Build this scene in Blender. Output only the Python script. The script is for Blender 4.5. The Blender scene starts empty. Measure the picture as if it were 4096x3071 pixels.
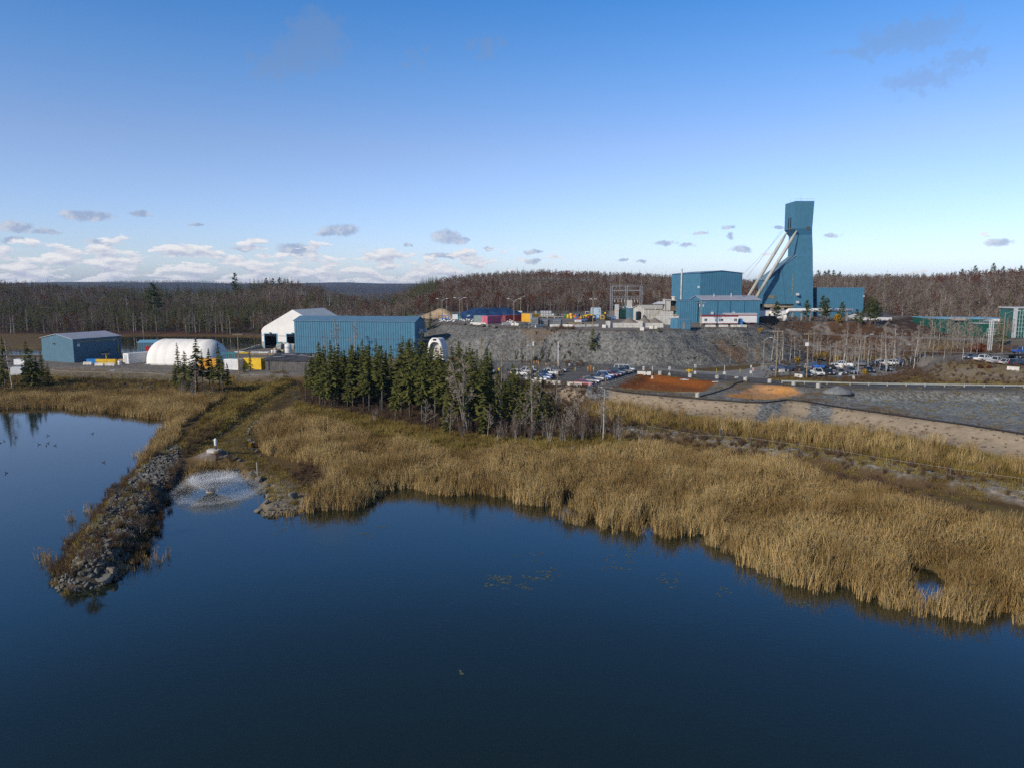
import bpy, math, random
import numpy as np
from mathutils import Vector, Matrix
random.seed(7); rng = np.random.default_rng(7)
SC = bpy.context.scene; COL = SC.collection
PI = math.pi; R = math.radians
# ------------------------------------------------------------------ camera geometry (4096 x 3071 photograph)
F = 2900.0; CU, CV = 2048.0, 1535.5; H = 26.0; PITCH = R(7.5)
cp, sp = math.cos(PITCH), math.sin(PITCH)
def P(u, v, z=0.0):
    """world x, y of the place seen at photo pixel u, v lying at height z"""
    a, b = (u-CU)/F, (CV-v)/F
    dz = -sp + cp*b
    t = (H-z)/(-dz)
    return (a*t, (cp+sp*b)*t)
def PY(u, v, y):
    """world x, z of the place at photo pixel u, v at distance y"""
    a, b = (u-CU)/F, (CV-v)/F
    t = y/(cp+sp*b)
    return (a*t, H+(-sp+cp*b)*t)
def PP(pts, z=0.0): return [P(u, v, z) for u, v in pts]
def lin(c):
    return tuple(((x/255)/12.92 if x/255 <= .04045 else ((x/255+.055)/1.055)**2.4) for x in c)
# ------------------------------------------------------------------ mesh helper
class MB:
    def __init__(s): s.v = []; s.f = []; s.m = []; s.cur = 0
    def add(s, vs, fs):
        o = len(s.v); s.v += [tuple(p) for p in vs]
        for f in fs: s.f.append(tuple(i+o for i in f)); s.m.append(s.cur)
        return s
    def box(s, x0, x1, y0, y1, z0, z1, top=None, M=None):
        tx, ty = top or (0, 0)
        vs = [(x0,y0,z0),(x1,y0,z0),(x1,y1,z0),(x0,y1,z0),(x0+tx,y0+ty,z1),(x1-tx,y0+ty,z1),(x1-tx,y1-ty,z1),(x0+tx,y1-ty,z1)]
        if M is not None: vs = [M @ Vector(p) for p in vs]
        return s.add(vs, [(0,3,2,1),(4,5,6,7),(0,1,5,4),(1,2,6,5),(2,3,7,6),(3,0,4,7)])
    def cbox(s, cx, cy, z0, sx, sy, sz, rz=0, top=None):
        M = Matrix.Translation((cx, cy, z0)) @ Matrix.Rotation(rz, 4, 'Z')
        return s.box(-sx/2, sx/2, -sy/2, sy/2, 0, sz, top, M)
    def loft(s, rings, close=True, caps=True):
        n = len(rings[0]); vs = [p for r in rings for p in r]; fs = []
        for i in range(len(rings)-1):
            for j in range(n if close else n-1):
                k = (j+1) % n
                fs.append((i*n+j, i*n+k, (i+1)*n+k, (i+1)*n+j))
        if caps and close: fs += [tuple(range(n-1, -1, -1)), tuple((len(rings)-1)*n+j for j in range(n))]
        return s.add(vs, fs)
    def tube(s, pts, r, n=6, caps=True):
        pts = [Vector(p) for p in pts]
        rs = r if isinstance(r, (list, tuple)) else [r]*len(pts)
        rings = []
        for i, p in enumerate(pts):
            d = (pts[min(i+1, len(pts)-1)] - pts[max(i-1, 0)])
            d = d.normalized() if d.length > 1e-9 else Vector((0,0,1))
            a = d.cross(Vector((0,0,1))) if abs(d.z) < .95 else d.cross(Vector((1,0,0)))
            a.normalize(); b = d.cross(a)
            rings.append([p + (a*math.cos(2*PI*k/n) + b*math.sin(2*PI*k/n))*rs[i] for k in range(n)])
        return s.loft(rings, True, caps)
    def cyl(s, x, y, z0, z1, r, n=12, r2=None):
        return s.tube([(x,y,z0),(x,y,z1)], [r, r if r2 is None else r2], n)
    def lathe(s, x, y, prof, n=14):
        return s.loft([[(x+r*math.cos(2*PI*k/n), y+r*math.sin(2*PI*k/n), z) for k in range(n)] for r, z in prof])
    def poly(s, pts): return s.add(pts, [tuple(range(len(pts)))])
    def prism(s, prof, a, b, axis='y'):
        if axis == 'y': A = [(p, a, q) for p, q in prof]; B = [(p, b, q) for p, q in prof]
        else: A = [(a, p, q) for p, q in prof]; B = [(b, p, q) for p, q in prof]
        return s.loft([A, B])
    def mesh(s, name, mats, smooth=False):
        me = bpy.data.meshes.new(name); me.from_pydata(s.v, [], s.f)
        for m in (mats if isinstance(mats, (list, tuple)) else [mats]): me.materials.append(m)
        if any(s.m): me.polygons.foreach_set('material_index', s.m)
        if smooth: me.polygons.foreach_set('use_smooth', [True]*len(me.polygons))
        me.update(); return me
    def build(s, name, mats, parent=None, smooth=False, loc=None, rz=0):
        return link(name, s.mesh(name, mats, smooth), parent, loc, rz)
def link(name, me, parent=None, loc=None, rz=0):
    o = bpy.data.objects.new(name, me); COL.objects.link(o)
    if parent is not None: o.parent = parent
    if loc is not None: o.location = loc
    if rz: o.rotation_euler = (0, 0, rz)
    return o
def tag(o, label=None, cat=None, group=None, kind=None):
    if label: o['label'] = label
    if cat: o['category'] = cat
    if group: o['group'] = group
    if kind: o['kind'] = kind
    return o
def thing(name, label, cat, loc=(0,0,0), rz=0, group=None):
    o = bpy.data.objects.new(name, None); COL.objects.link(o)
    o.location = loc; o.rotation_euler = (0, 0, rz); o.empty_display_size = .2
    return tag(o, label, cat, group)
KIDS = {}
def dup(root, loc, rz=0, label=None, group=None, scale=None):
    r = root.copy(); COL.objects.link(r); r.location = loc; r.rotation_euler = (0, 0, rz)
    if scale: r.scale = (scale,)*3 if not isinstance(scale, tuple) else scale
    if label: r['label'] = label
    if group: r['group'] = group
    for ch in KIDS.setdefault(root.name, list(root.children)):
        c = ch.copy(); COL.objects.link(c); c.parent = r
        for g in KIDS.setdefault(ch.name, list(ch.children)):
            d = g.copy(); COL.objects.link(d); d.parent = c
    return r
def np_mesh(name, V, faces, mats):
    """V (n,3); faces list of (k,m) int arrays of equal polygon size m"""
    me = bpy.data.meshes.new(name)
    V = np.asarray(V, np.float32); me.vertices.add(len(V)); me.vertices.foreach_set('co', V.ravel())
    faces = [np.asarray(f, np.int32) for f in faces if len(f)]
    loops = np.concatenate([f.ravel() for f in faces]); tot = np.concatenate([np.full(len(f), f.shape[1], np.int32) for f in faces])
    start = np.concatenate([[0], np.cumsum(tot)[:-1]]).astype(np.int32)
    me.loops.add(len(loops)); me.loops.foreach_set('vertex_index', loops)
    me.polygons.add(len(tot)); me.polygons.foreach_set('loop_start', start)
    try: me.polygons.foreach_set('loop_total', tot)
    except Exception: pass
    for m in (mats if isinstance(mats, (list, tuple)) else [mats]): me.materials.append(m)
    me.update(calc_edges=True); me.validate(); return me
# ------------------------------------------------------------------ materials
class NT:
    def __init__(s, tree): s.t = tree; s.n = tree.nodes; s.l = tree.links; s.n.clear()
    def node(s, typ, **kw):
        n = s.n.new(typ)
        for k, v in kw.items():
            if k[0] == 'i' and k[1:].isdigit(): s.put(n, int(k[1:]), v)
            else: setattr(n, k, v)
        return n
    def put(s, n, i, v):
        if hasattr(v, 'is_linked') or hasattr(v, 'links'): s.l.new(v, n.inputs[i])
        else: n.inputs[i].default_value = v
    def math(s, op, a, b=0.0, c=None, clamp=False):
        n = s.node('ShaderNodeMath', operation=op, use_clamp=clamp); s.put(n, 0, a); s.put(n, 1, b)
        if c is not None: s.put(n, 2, c)
        return n.outputs[0]
    def vmath(s, op, a, b=None):
        n = s.node('ShaderNodeVectorMath', operation=op); s.put(n, 0, a)
        if b is not None: s.put(n, 1, b)
        return n.outputs['Value'] if op in ('DOT_PRODUCT', 'LENGTH') else n.outputs[0]
    def mix(s, f, a, b, typ='MIX'):
        n = s.node('ShaderNodeMix', data_type='RGBA', blend_type=typ); s.put(n, 0, f); s.put(n, 6, a); s.put(n, 7, b)
        return n.outputs[2]
    def ramp(s, f, lo, hi):
        n = s.node('ShaderNodeMapRange', clamp=True); n.interpolation_type = 'SMOOTHSTEP'
        s.put(n, 0, f); s.put(n, 1, lo); s.put(n, 2, hi); return n.outputs[0]
    def noise(s, vec, scale, detail=3, rough=.55):
        n = s.node('ShaderNodeTexNoise'); s.put(n, 'Vector' if False else 0, vec); n.inputs['Scale'].default_value = scale
        n.inputs['Detail'].default_value = detail; n.inputs['Roughness'].default_value = rough
        return n
def c4(c): return (c[0], c[1], c[2], 1.0)
def newmat(name):
    m = bpy.data.materials.new(name); m.use_nodes = True; return m, NT(m.node_tree)
def surf(t, col, rough=.8, bump=None, bs=.3, metal=0.0, spec=.3, bd=.1, alpha=None):
    b = t.node('ShaderNodeBsdfPrincipled'); t.put(b, 'Base Color', col); t.put(b, 'Roughness', rough); t.put(b, 'Metallic', metal)
    t.put(b, 'Specular IOR Level', spec)
    if alpha is not None: t.put(b, 'Alpha', alpha)
    if bump is not None:
        n = t.node('ShaderNodeBump'); n.inputs['Strength'].default_value = bs; n.inputs['Distance'].default_value = bd
        t.l.new(bump, n.inputs['Height']); t.l.new(n.outputs[0], b.inputs['Normal'])
    o = t.node('ShaderNodeOutputMaterial'); t.l.new(b.outputs[0], o.inputs[0]); return b
MATS = {}
def pm(name, col, rough=.7, var=.18, scale=1.2, metal=0.0, spec=.3, rnd=0.0, bump=0.0, streak=0.0, dirt=None):
    """plain weathered procedural surface; col in linear albedo"""
    if name in MATS: return MATS[name]
    m, t = newmat(name); tc = t.node('ShaderNodeTexCoord')
    g = t.node('ShaderNodeNewGeometry')
    n = t.noise(g.outputs['Position'], scale, 4, .6)
    f = t.ramp(n.outputs[0], .3, .7)
    lo = c4([x*(1-var) for x in col]); hi = c4([min(1, x*(1+var)) for x in col])
    c = t.mix(f, lo, hi)
    if streak:
        mp = t.node('ShaderNodeMapping'); t.l.new(g.outputs['Position'], mp.inputs[0]); mp.inputs['Scale'].default_value = (1.6, 1.6, .12)
        n2 = t.noise(mp.outputs[0], 1.0, 4, .6)
        c = t.mix(t.math('MULTIPLY', t.ramp(n2.outputs[0], .52, .75), streak), c, c4(dirt or [x*.45 for x in col]))
    if rnd:
        oi = t.node('ShaderNodeObjectInfo')
        k = t.math('ADD', t.math('MULTIPLY', oi.outputs['Random'], 2*rnd), 1-rnd)
        c = t.vmath('SCALE', c); sc = c.node; t.l.new(k, sc.inputs['Scale'])
    surf(t, c, rough, n.outputs[0] if bump else None, bump, metal, spec)
    MATS[name] = m; return m
def foliage(name, cols, rough=.85, trans=.0, island=True, patch=0):
    """leaves, blades, twigs: colour varies by loose leaf and by plant"""
    m, t = newmat(name); g = t.node('ShaderNodeNewGeometry'); oi = t.node('ShaderNodeObjectInfo')
    r = g.outputs['Random Per Island'] if island else oi.outputs['Random']
    k = t.math('FRACT', t.math('ADD', t.math('MULTIPLY', r, .62), t.math('MULTIPLY', oi.outputs['Random'], .37 if island else .9)))
    cr = t.node('ShaderNodeValToRGB'); t.l.new(k, cr.inputs[0])
    el = cr.color_ramp.elements
    while len(el) < len(cols): el.new(.5)
    for i, c in enumerate(cols): el[i].position = i/(len(cols)-1); el[i].color = c4(c)
    cc = cr.outputs[0]
    if patch:      # stands differ in colour from place to place
        nz = t.noise(oi.outputs['Location'], patch, 3, .6); f = t.ramp(nz.outputs[0], .36, .64)
        cc = t.mix(f, t.mix(1.0, cc, (.62, .58, .53, 1), 'MULTIPLY'), t.mix(1.0, cc, (1.12, 1.14, 1.16, 1), 'MULTIPLY'))
    b = t.node('ShaderNodeBsdfDiffuse'); t.l.new(cc, b.inputs[0]); out = b.outputs[0]
    if trans:
        tr = t.node('ShaderNodeBsdfTranslucent'); t.l.new(cc, tr.inputs[0])
        mx = t.node('ShaderNodeMixShader'); mx.inputs[0].default_value = trans
        t.l.new(out, mx.inputs[1]); t.l.new(tr.outputs[0], mx.inputs[2]); out = mx.outputs[0]
    o = t.node('ShaderNodeOutputMaterial'); t.l.new(out, o.inputs[0]); MATS[name] = m; return m
# ------------------------------------------------------------------ numpy noise and distance helpers
def vnoise(x, y, seed=0):
    x = np.asarray(x, float); y = np.asarray(y, float)
    xi = np.floor(x).astype(np.int64); yi = np.floor(y).astype(np.int64); fx = x-xi; fy = y-yi
    fx = fx*fx*(3-2*fx); fy = fy*fy*(3-2*fy)
    def h(a, b):
        n = (a*374761393 + b*668265263 + seed*974634777) & 0x7fffffff
        n = ((n ^ (n >> 13))*1274126177) & 0x7fffffff
        n = n ^ (n >> 16)
        return (n & 0xffff)/65535.0
    return (h(xi,yi)*(1-fx)+h(xi+1,yi)*fx)*(1-fy)+(h(xi,yi+1)*(1-fx)+h(xi+1,yi+1)*fx)*fy
def fbm(x, y, s=1.0, o=4, seed=0):
    r = 0; a = .5; k = 1/s
    for i in range(o): r = r + a*(vnoise(x*k, y*k, seed+i)-.5); a *= .5; k *= 2.1
    return r*2
def sd(x, y, poly):
    """signed distance to polygon, positive inside"""
    x = np.asarray(x, float); y = np.asarray(y, float); d2 = np.full(x.shape, 1e18); ins = np.zeros(x.shape, bool)
    n = len(poly)
    for i in range(n):
        ax, ay = poly[i]; bx, by = poly[(i+1) % n]
        ex, ey = bx-ax, by-ay; L = ex*ex+ey*ey+1e-12
        t = np.clip(((x-ax)*ex+(y-ay)*ey)/L, 0, 1)
        d2 = np.minimum(d2, (x-ax-t*ex)**2+(y-ay-t*ey)**2)
        if ey != 0:
            c = ((ay > y) != (by > y)); ins ^= c & (x < ex*(y-ay)/ey+ax)
    return np.where(ins, 1, -1)*np.sqrt(d2)
def sdl(x, y, line):
    """distance to a polyline"""
    x = np.asarray(x, float); d2 = np.full(x.shape, 1e18)
    for (ax, ay), (bx, by) in zip(line, line[1:]):
        ex, ey = bx-ax, by-ay; L = ex*ex+ey*ey+1e-12
        t = np.clip(((x-ax)*ex+(y-ay)*ey)/L, 0, 1)
        d2 = np.minimum(d2, (x-ax-t*ex)**2+(y-ay-t*ey)**2)
    return np.sqrt(d2)
def ss(x, a=0., b=1.):
    t = np.clip((x-a)/(b-a), 0, 1); return t*t*(3-2*t)
# ------------------------------------------------------------------ the lie of the land
POND = PP([(-300,1617),(0,1622),(150,1619),(230,1618),(330,1630),(460,1640),(520,1650),(640,1665),(690,1680),(672,1720),(645,1770),(612,1830),(570,1890),
 (620,1960),(700,1985),(728,1945),(760,1915),(800,1885),(850,1878),(915,1880),(935,1900),(975,1930),(1012,1950),(1040,1960),(1042,1990),(1030,2030),(1045,2062),(1100,2062),
 (1170,2052),(1260,2040),(1330,2040),(1420,2030),(1490,2005),(1560,1960),(1640,1955),(1700,1968),(1780,1975),(1900,1975),(2030,1985),(2060,2008),(2200,2028),(2240,1990),(2290,2000),(2330,2075),
 (2440,2080),(2560,2108),(2605,2066),(2720,2056),(2800,2092),(2800,2150),(2870,2200),(2950,2230),(3080,2258),(3180,2308),(3260,2325),(3400,2350),(3500,2390),
 (3600,2420),(3750,2452),(3900,2470),(4000,2440),(4050,2410),(4090,2470),(4500,2590),(5400,2780)], 0) + [(200, 20), (200, -400), (-400, -400), (-400, 90)]
INLET = PP([(3660,2275),(3730,2280),(3800,2365),(3755,2425),(3640,2395)], 0)
INLET2 = PP([(2235,1985),(2300,1988),(2320,2012),(2260,2020)], 0)
JETTY = PP([(215,2362),(205,2330),(235,2262),(300,2175),(365,2080),(440,1990),(500,1925),(575,1865),(625,1790),(680,1770),(720,1830),(712,1900),(700,1960),(655,2030),(618,2110),(575,2195),(520,2258),(480,2312),(400,2345),(300,2366)], 0)
FARPOND = PP([(-300,1398),(60,1398),(180,1402),(300,1385),(420,1348),(560,1345),(800,1346),(1040,1350),(1200,1356),(1200,1395),(1000,1398),(900,1402),(480,1416),(300,1425),(-300,1425)], 0)
YARD = PP([(-300,1475),(200,1462),(340,1464),(560,1474),(800,1481),(1000,1487),(1250,1490),(1500,1495),(1750,1505),(2000,1515),(2080,1400),(1800,1360),(1500,1350),(1300,1380),(1150,1388),(1000,1397),(700,1412),(500,1424),(170,1430),(-300,1436)], 3)
LOT = PP([(1700,1530),(2000,1536),(2100,1540),(2250,1546),(2352,1556),(2540,1502),(2610,1490),(2640,1502),(2800,1523),(3000,1538),(3150,1546),(3400,1556),(3700,1559),(4096,1562),(4500,1566),
 (4500,1532),(3700,1530),(3680,1470),(3500,1452),(3050,1452),(2900,1466),(2600,1464),(2300,1455),(1950,1440),(1700,1430)], 3)
KNOLL = PP([(3640,1425),(3720,1440),(3850,1452),(4096,1470),(4500,1480),(4500,1395),(4100,1385),(3800,1405)], 6)
SHELF = PP([(3560,1345),(4500,1395),(4500,1300),(3560,1290)], 7.5)
PAD = PP([(1718,1293),(1800,1297),(1900,1304),(2000,1309),(2050,1313),(2150,1319),(2300,1319),(2450,1323),(2600,1321),(2680,1319),(2800,1313),(2950,1311),(3020,1306),(3060,1290),(3150,1287),(3300,1287),(3480,1290),(3560,1285)], 13) + [(190, 345), (60, 380), (-45, 370)]
MID = PP([(2250,1548),(2440,1562),(2520,1571),(2700,1589),(2800,1597),(2900,1604),(3050,1612),(3150,1600),(3350,1629),(3600,1664),(3850,1699),(4096,1738),(4500,1800),(4500,1560),(3400,1545),(2900,1520),(2600,1480),(2350,1545)], 2.4)
BASIN = PP([(3290,1610),(3380,1592),(3700,1590),(4500,1615),(4500,1770),(4096,1722),(3700,1668),(3420,1630)], 1.2)
POOL1 = PP([(2455,1566),(2510,1543),(2550,1514),(2640,1512),(2760,1522),(2860,1540),(2875,1550),(2800,1580),(2690,1580),(2560,1570)], 1.5)
POOL2 = PP([(2900,1598),(2965,1578),(3020,1562),(3080,1558),(3170,1572),(3210,1592),(3140,1602),(3070,1613),(2960,1606)], 1.5)
SANDY = PP([(2250,1552),(2440,1566),(2520,1573),(2700,1591),(2900,1606),(3060,1613),(3150,1602),(3350,1631),(3600,1666),(3850,1701),(4096,1740),(4500,1802),(4500,1925),(4096,1845),(3900,1800),(3700,1760),(3500,1725),(3300,1700),(3000,1690),(2800,1665),(2600,1635),(2400,1610),(2250,1600)], 1.6)
BERMLINE = PP([(2300,1700),(2450,1708),(2600,1722),(2750,1740),(3000,1782),(3300,1828),(3600,1885),(3900,1940),(4096,1972),(4500,2040)], 1.4)
DYKELINE = PP([(690,1800),(760,1770),(830,1725),(900,1682),(1000,1612),(1080,1565),(1150,1528)], 1.5)
PATH = PP([(870,1830),(905,1770),(960,1710),(1010,1650),(1080,1590),(1160,1540)], 1)
GROVE = PP([(1190,1540),(1230,1625),(1400,1650),(1600,1690),(1800,1725),(2000,1745),(2250,1745),(2450,1735),(2400,1590),(2200,1560),(1700,1540)], 1)
SPIT = PP([(930,1880),(1010,1935),(1045,1960),(1048,1990),(1035,2030),(1050,2058),(1120,2060),(1200,2045),(1260,2010),(1200,1960),(1080,1900),(1000,1840)], .5)
MOUND = P(858, 1830, .8)
U_ = [-800, 0, 300, 600, 900, 1000, 1150, 1250, 1400, 1550, 1620, 1700, 1800, 1900, 2000, 2200, 2400, 2600, 2750, 3000, 3250, 3500, 3800, 4000, 4200, 5000]
VSKY = [1120,1122,1135,1140,1142,1128,1118,1140,1188,1192,1160,1125,1105,1096,1086,1078,1080,1088,1100,1112,1092,1092,1086,1076,1075,1080]
YB = [400,405,400,400,398,395,385,370,360,360,365,370,372,372,372,372,375,375,378,380,380,375,340,320,315,310]
ZB = [.8,.8,.8,.8,.8,1,2,3,4,6,9,12,13,13,13,13,13,13,13,13,13,12,8.5,8,8,8]
DR = [640]*6 + [620, 560, 520, 560] + [760]*4 + [800]*6 + [760, 720, 700, 640, 620, 620]
TREEH = 11.0
def uaz(x, y): return CU + F*np.asarray(x)/np.maximum(np.asarray(y), 1.0)/1.0
def hills(x, y, z):
    u = uaz(x, y); yb = np.interp(u, U_, YB); zb = np.interp(u, U_, ZB); dr = np.interp(u, U_, DR)
    zr = H + dr*np.tan(np.arctan((CV-np.interp(u, U_, VSKY))/F) - PITCH) - TREEH
    t = np.clip((y-yb)/(dr-yb), 0, 1)
    hz = zb + (zr-zb)*(.55*t + .45*t*t*(3-2*t)) + fbm(x, y, 70, 3, 3)*3.0*ss(t, .05, .35)*(1-.5*ss(t, .75, 1)) + fbm(x, y, 150, 2, 4)*5*ss(t, .4, 1)
    back = np.clip(y-dr, 0, None)
    hz = hz - np.minimum(back*.03, 24)
    far = H + y*np.tan(np.arctan((CV-1131)/F)-PITCH) - 8 + fbm(x, y, 900, 3, 11)*34
    hz = np.where(y > 1500, hz*(1-ss(y, 1500, 4200)) + far*ss(y, 1500, 4200), hz)
    w = ss(y, yb-25, yb+4)
    return z*(1-w) + hz*w
def ground_z(x, y, full=False):
    x = np.asarray(x, float); y = np.asarray(y, float)
    z = .75 + fbm(x, y, 14, 3, 1)*.35
    z = hills(x, y, z); M = {}
    jit = fbm(x, y, 3.0, 3, 5)
    def lay(name, poly, L, w, p=1.0, amp=0.0):
        nonlocal z
        d = sd(x, y, poly) + amp*jit; M[name] = d
        k = ss(d, -w, 0) if p == 1 else np.clip(1+d/w, 0, 1)**p
        z = z*(1-k) + L*k; return k
    lay('yard', YARD, 3.0, 9, 1, .4)
    lay('shelf', SHELF, 7.5, 22)
    kp = lay('pad', PAD, 13.0, 24, 1.25, 1.6); M['kpad'] = kp
    lay('knoll', KNOLL, 6.0, 16)
    lay('mid', MID, 2.4, 7, 1, .3)
    lay('lot', LOT, 3.0, 6, 1, .15)
    for nm, p, L, w in (('basin', BASIN, 1.2, 5), ('pool1', POOL1, 1.5, 4), ('pool2', POOL2, 1.5, 4)):
        d = sd(x, y, p) + .9*jit; M[nm] = d; k = ss(d, -1, w); z = z*(1-k) + np.minimum(z, L)*k
    k = ss(M['lot'], -3, .2); z = z*(1-k) + 3.0*k
    d = sdl(x, y, BERMLINE); M['berm'] = d; z = np.maximum(z, 1.7*ss(5.5-d+.5*jit, 0, 4) + .3)*ss(6-d, 0, 1.5) + z*(1-ss(6-d, 0, 1.5))
    M['dyke'] = d = sdl(x, y, DYKELINE); z = z + .95*ss(3.4-d, 0, 2.8)
    M['path'] = d = sdl(x, y, PATH); z = z + .5*ss(6-d, 0, 4)
    d = np.hypot(x-MOUND[0], y-MOUND[1]); M['mound'] = 3.2-d; z = z + 1.0*ss(3.2-d, 0, 3)
    for p, w in ((POND, 2.2), (INLET, .6), (INLET2, .6), (FARPOND, 5)):
        d = sd(x, y, p) + jit*(1.1 if p is not FARPOND else 1.5); M['w'] = d if 'w' not in M else np.maximum(M['w'], d)
        k = ss(d, -w, w); z = z*(1-k) - 1.4*k
    d = sd(x, y, JETTY) + .5*jit; M['jet'] = d
    k = ss(d, -1.0, 2.2); z = z*(1-k) + (1.35 + .5*jit)*k
    # stony unevenness of the rock slope and jetty
    slope = kp*(1-kp)*4; M['slope'] = slope
    z = z + (fbm(x, y, 2.2, 3, 21)*.38 + fbm(x, y, 9, 2, 22)*.9)*np.clip(slope, 0, 1)
    return (z, M, jit) if full else z
def gz(x, y): return float(ground_z(np.array([x]), np.array([y]))[0])
def hit(u, v, y0=38., y1=520.):
    """place where the sight line of photo pixel u, v first meets the ground"""
    ys_ = np.linspace(y0, y1, 1600); a, b = (u-CU)/F, (CV-v)/F; tt = ys_/(cp+sp*b); xs_ = a*tt; zs_ = H+(-sp+cp*b)*tt
    g = ground_z(xs_, ys_); i = np.nonzero(g >= zs_)[0]
    if len(i) == 0: return None
    i = i[0]; return float(xs_[i]), float(ys_[i]), float(g[i])
def axis(pts):
    out = []
    for (a, b, st) in pts: out += list(np.arange(a, b, st))
    return np.array(out)
def grow(a, b, s0, k):
    r = [a]; s = s0
    while r[-1] < b: r.append(r[-1]+s); s *= k
    return r
xs = np.concatenate([-np.array(grow(175, 5200, 1.2, 1.07))[::-1], np.arange(-174, 190, .85), np.array(grow(190, 5200, 1.2, 1.07))])
ys = np.concatenate([-np.array(grow(-34, 3000, 4, 1.25))[::-1], np.arange(35, 300, .75), np.arange(300, 440, 1.5), np.array(grow(440, 5600, 2, 1.025))])
GX, GY = np.meshgrid(xs, ys); gx = GX.ravel(); gy = GY.ravel()
zz, MK, jit = ground_z(gx, gy, True)
# ---- base colour of the ground by what lies there
def blend(c, col, k): return c*(1-k[:, None]) + np.array(col)[None, :]*k[:, None]
n1 = fbm(gx, gy, 6, 3, 31); n2 = fbm(gx, gy, 25, 3, 32); n3 = fbm(gx, gy, 1.7, 2, 33)
col = np.tile(np.array([[.115, .075, .03]]), (len(gx), 1)); peb = np.zeros(len(gx))
col = blend(col, (.13, .105, .035), ss(n2, -.1, .5))                          # yellow-green grass
col = blend(col, (.075, .042, .022), ss(n1+n2, .1, .8)*.7)                    # brown weeds
ybv = np.interp(uaz(gx, gy), U_, YB)
forest = ss(gy, ybv-8, ybv+6)
fc = np.array([[.062, .034, .024]])*(1+.5*n1[:, None]) + np.array([[.035, .004, .0]])*ss(n2, 0, .6)[:, None]
col = col*(1-forest[:, None]) + fc*forest[:, None]
farf = ss(gy, 1100, 2500); col = blend(col, (.045, .036, .03), farf)
gro = ss(sd(gx, gy, GROVE)+n1*2, -2, 2); col = blend(col, (.055, .035, .02), gro*.85)
yk = ss(MK['yard']+n3*1.2, -5, -2); col = blend(col, (.15, .135, .12), yk); peb = np.maximum(peb, yk*.5)
sh = ss(MK['shelf'], -4, 2); col = blend(col, (.11, .095, .075), sh*.8)
kp = MK['kpad']; slo = np.clip(ss(kp, .02, .12), 0, 1)
right = ss(gx, 88, 112)
rockc = np.array([[.118, .118, .112]])*(1+.28*n1[:, None]+.3*n3[:, None])
bankc = np.array([[.07, .04, .024]])*(1+.4*n1[:, None]); bare = ss(n1+.8*n3, .12, .5)[:, None]
bankc = bankc*(1-bare) + np.array([[.17, .155, .14]])*bare
sc_ = rockc*(1-right[:, None]) + bankc*right[:, None]
# brown weathered soil and yellow weeds part way along the stone slope
ub = uaz(gx, gy)
brown = ss(n2+.6*n1, .0, .45)*ss(right, 1, .4)*ss(kp, .95, .5)*(ss(ub, 2060, 2180)*ss(ub, 2480, 2330) + ss(ub, 2740, 2850)*ss(ub, 3020, 2960))
sc_ = blend(sc_, (.105, .07, .045), np.clip(brown, 0, 1))
col = col*(1-slo[:, None]) + sc_*slo[:, None]; peb = np.maximum(peb, slo*(1-.75*right))
top = ss(kp, .975, 1.0); tc_ = np.array([[.17, .155, .14]])*(1+.22*n1[:, None]+.12*n3[:, None])
tc_ = blend(tc_, (.10, .072, .045), ss(MK['pad']+n1*2, 4.5, 1)*.8)
col = col*(1-top[:, None]) + tc_*top[:, None]; peb = peb*(1-top*.6)
kk = ss(MK['knoll']+n1*2, -3, 2); col = blend(col, (.16, .15, .14), kk*.85)
kb = ss(MK['knoll'], -15, -6)*(1-kk); col = blend(col, (.15, .13, .105), kb*.8); peb = np.maximum(peb, kb*.5)
mk = ss(MK['mid']+n3, -1.5, 1); col = blend(col, (.14, .10, .06), mk)
grv = ss(MK['mid']+n1*2-1, 0, 2)*ss(n1+.5*n3, -.25, .1); col = blend(col, (.155, .157, .152), grv); peb = np.maximum(peb, grv*.8)
bk = ss(MK['basin']+n1*1.5, -2.5, .5); col = blend(col, (.172, .182, .174), bk); peb = np.maximum(peb, bk)
emb = ss(MK['lot'], -5, -1.5)*ss(gx, 45, 60)*ss(gy, 190, 175)*ss(sd(gx, gy, MID), -4, 0); col = blend(col, (.125, .115, .10), emb*.9)
RIPR = [PP(p, 1.6) for p in ([(3065,1614),(3150,1604),(3130,1640),(3080,1680),(3000,1680),(3010,1650)], [(3245,1618),(3345,1633),(3320,1665),(3270,1702),(3200,1702),(3220,1660)], [(2330,1560),(2440,1568),(2430,1590),(2340,1600)])]
sa = ss(MK['mid'], 1.5, -.2)*ss(sd(gx, gy, SANDY)+n3, -2.2, .5); sand = np.array([[.335, .265, .185]])*(1+.10*n1[:, None]+.12*n3[:, None])
sand = blend(sand, (.15, .10, .06), ss(fbm(gx, gy, 1.1, 2, 77), .25, .5)*.75)
col = col*(1-sa[:, None]) + sand*sa[:, None]; peb = peb*(1-sa)
for rp in RIPR:
    k = ss(sd(gx, gy, rp)+n3*1.2+n1, -.8, .6); col = blend(col, (.155, .16, .155), k); peb = np.maximum(peb, k)
d1 = MK['pool1']; k = ss(d1+n3*1.4, -.5, .8); col = blend(col, (.20, .064, .015), k); peb = peb*(1-k*.75)
YS = PP([(2500,1563),(2570,1560),(2690,1570),(2790,1576),(2790,1584),(2690,1580),(2560,1570)], 1.6)
k = ss(sd(gx, gy, YS)+n3, -.8, .5); col = blend(col, (.42, .265, .08), k); peb = peb*(1-k)
k = ss(MK['pool2']+n3*.8, -.4, .6); pc = np.array([[.43, .24, .12]])*(1+.12*n1[:, None]); pc = blend(pc, (.45, .21, .055), ss(n2+n1*.4, -.1, .35)); pc = blend(pc, (.26, .09, .02), ss(n1, .35, .6)*ss(gy, 158, 166))
col = col*(1-k[:, None]) + pc*k[:, None]; peb = peb*(1-k)
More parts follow.
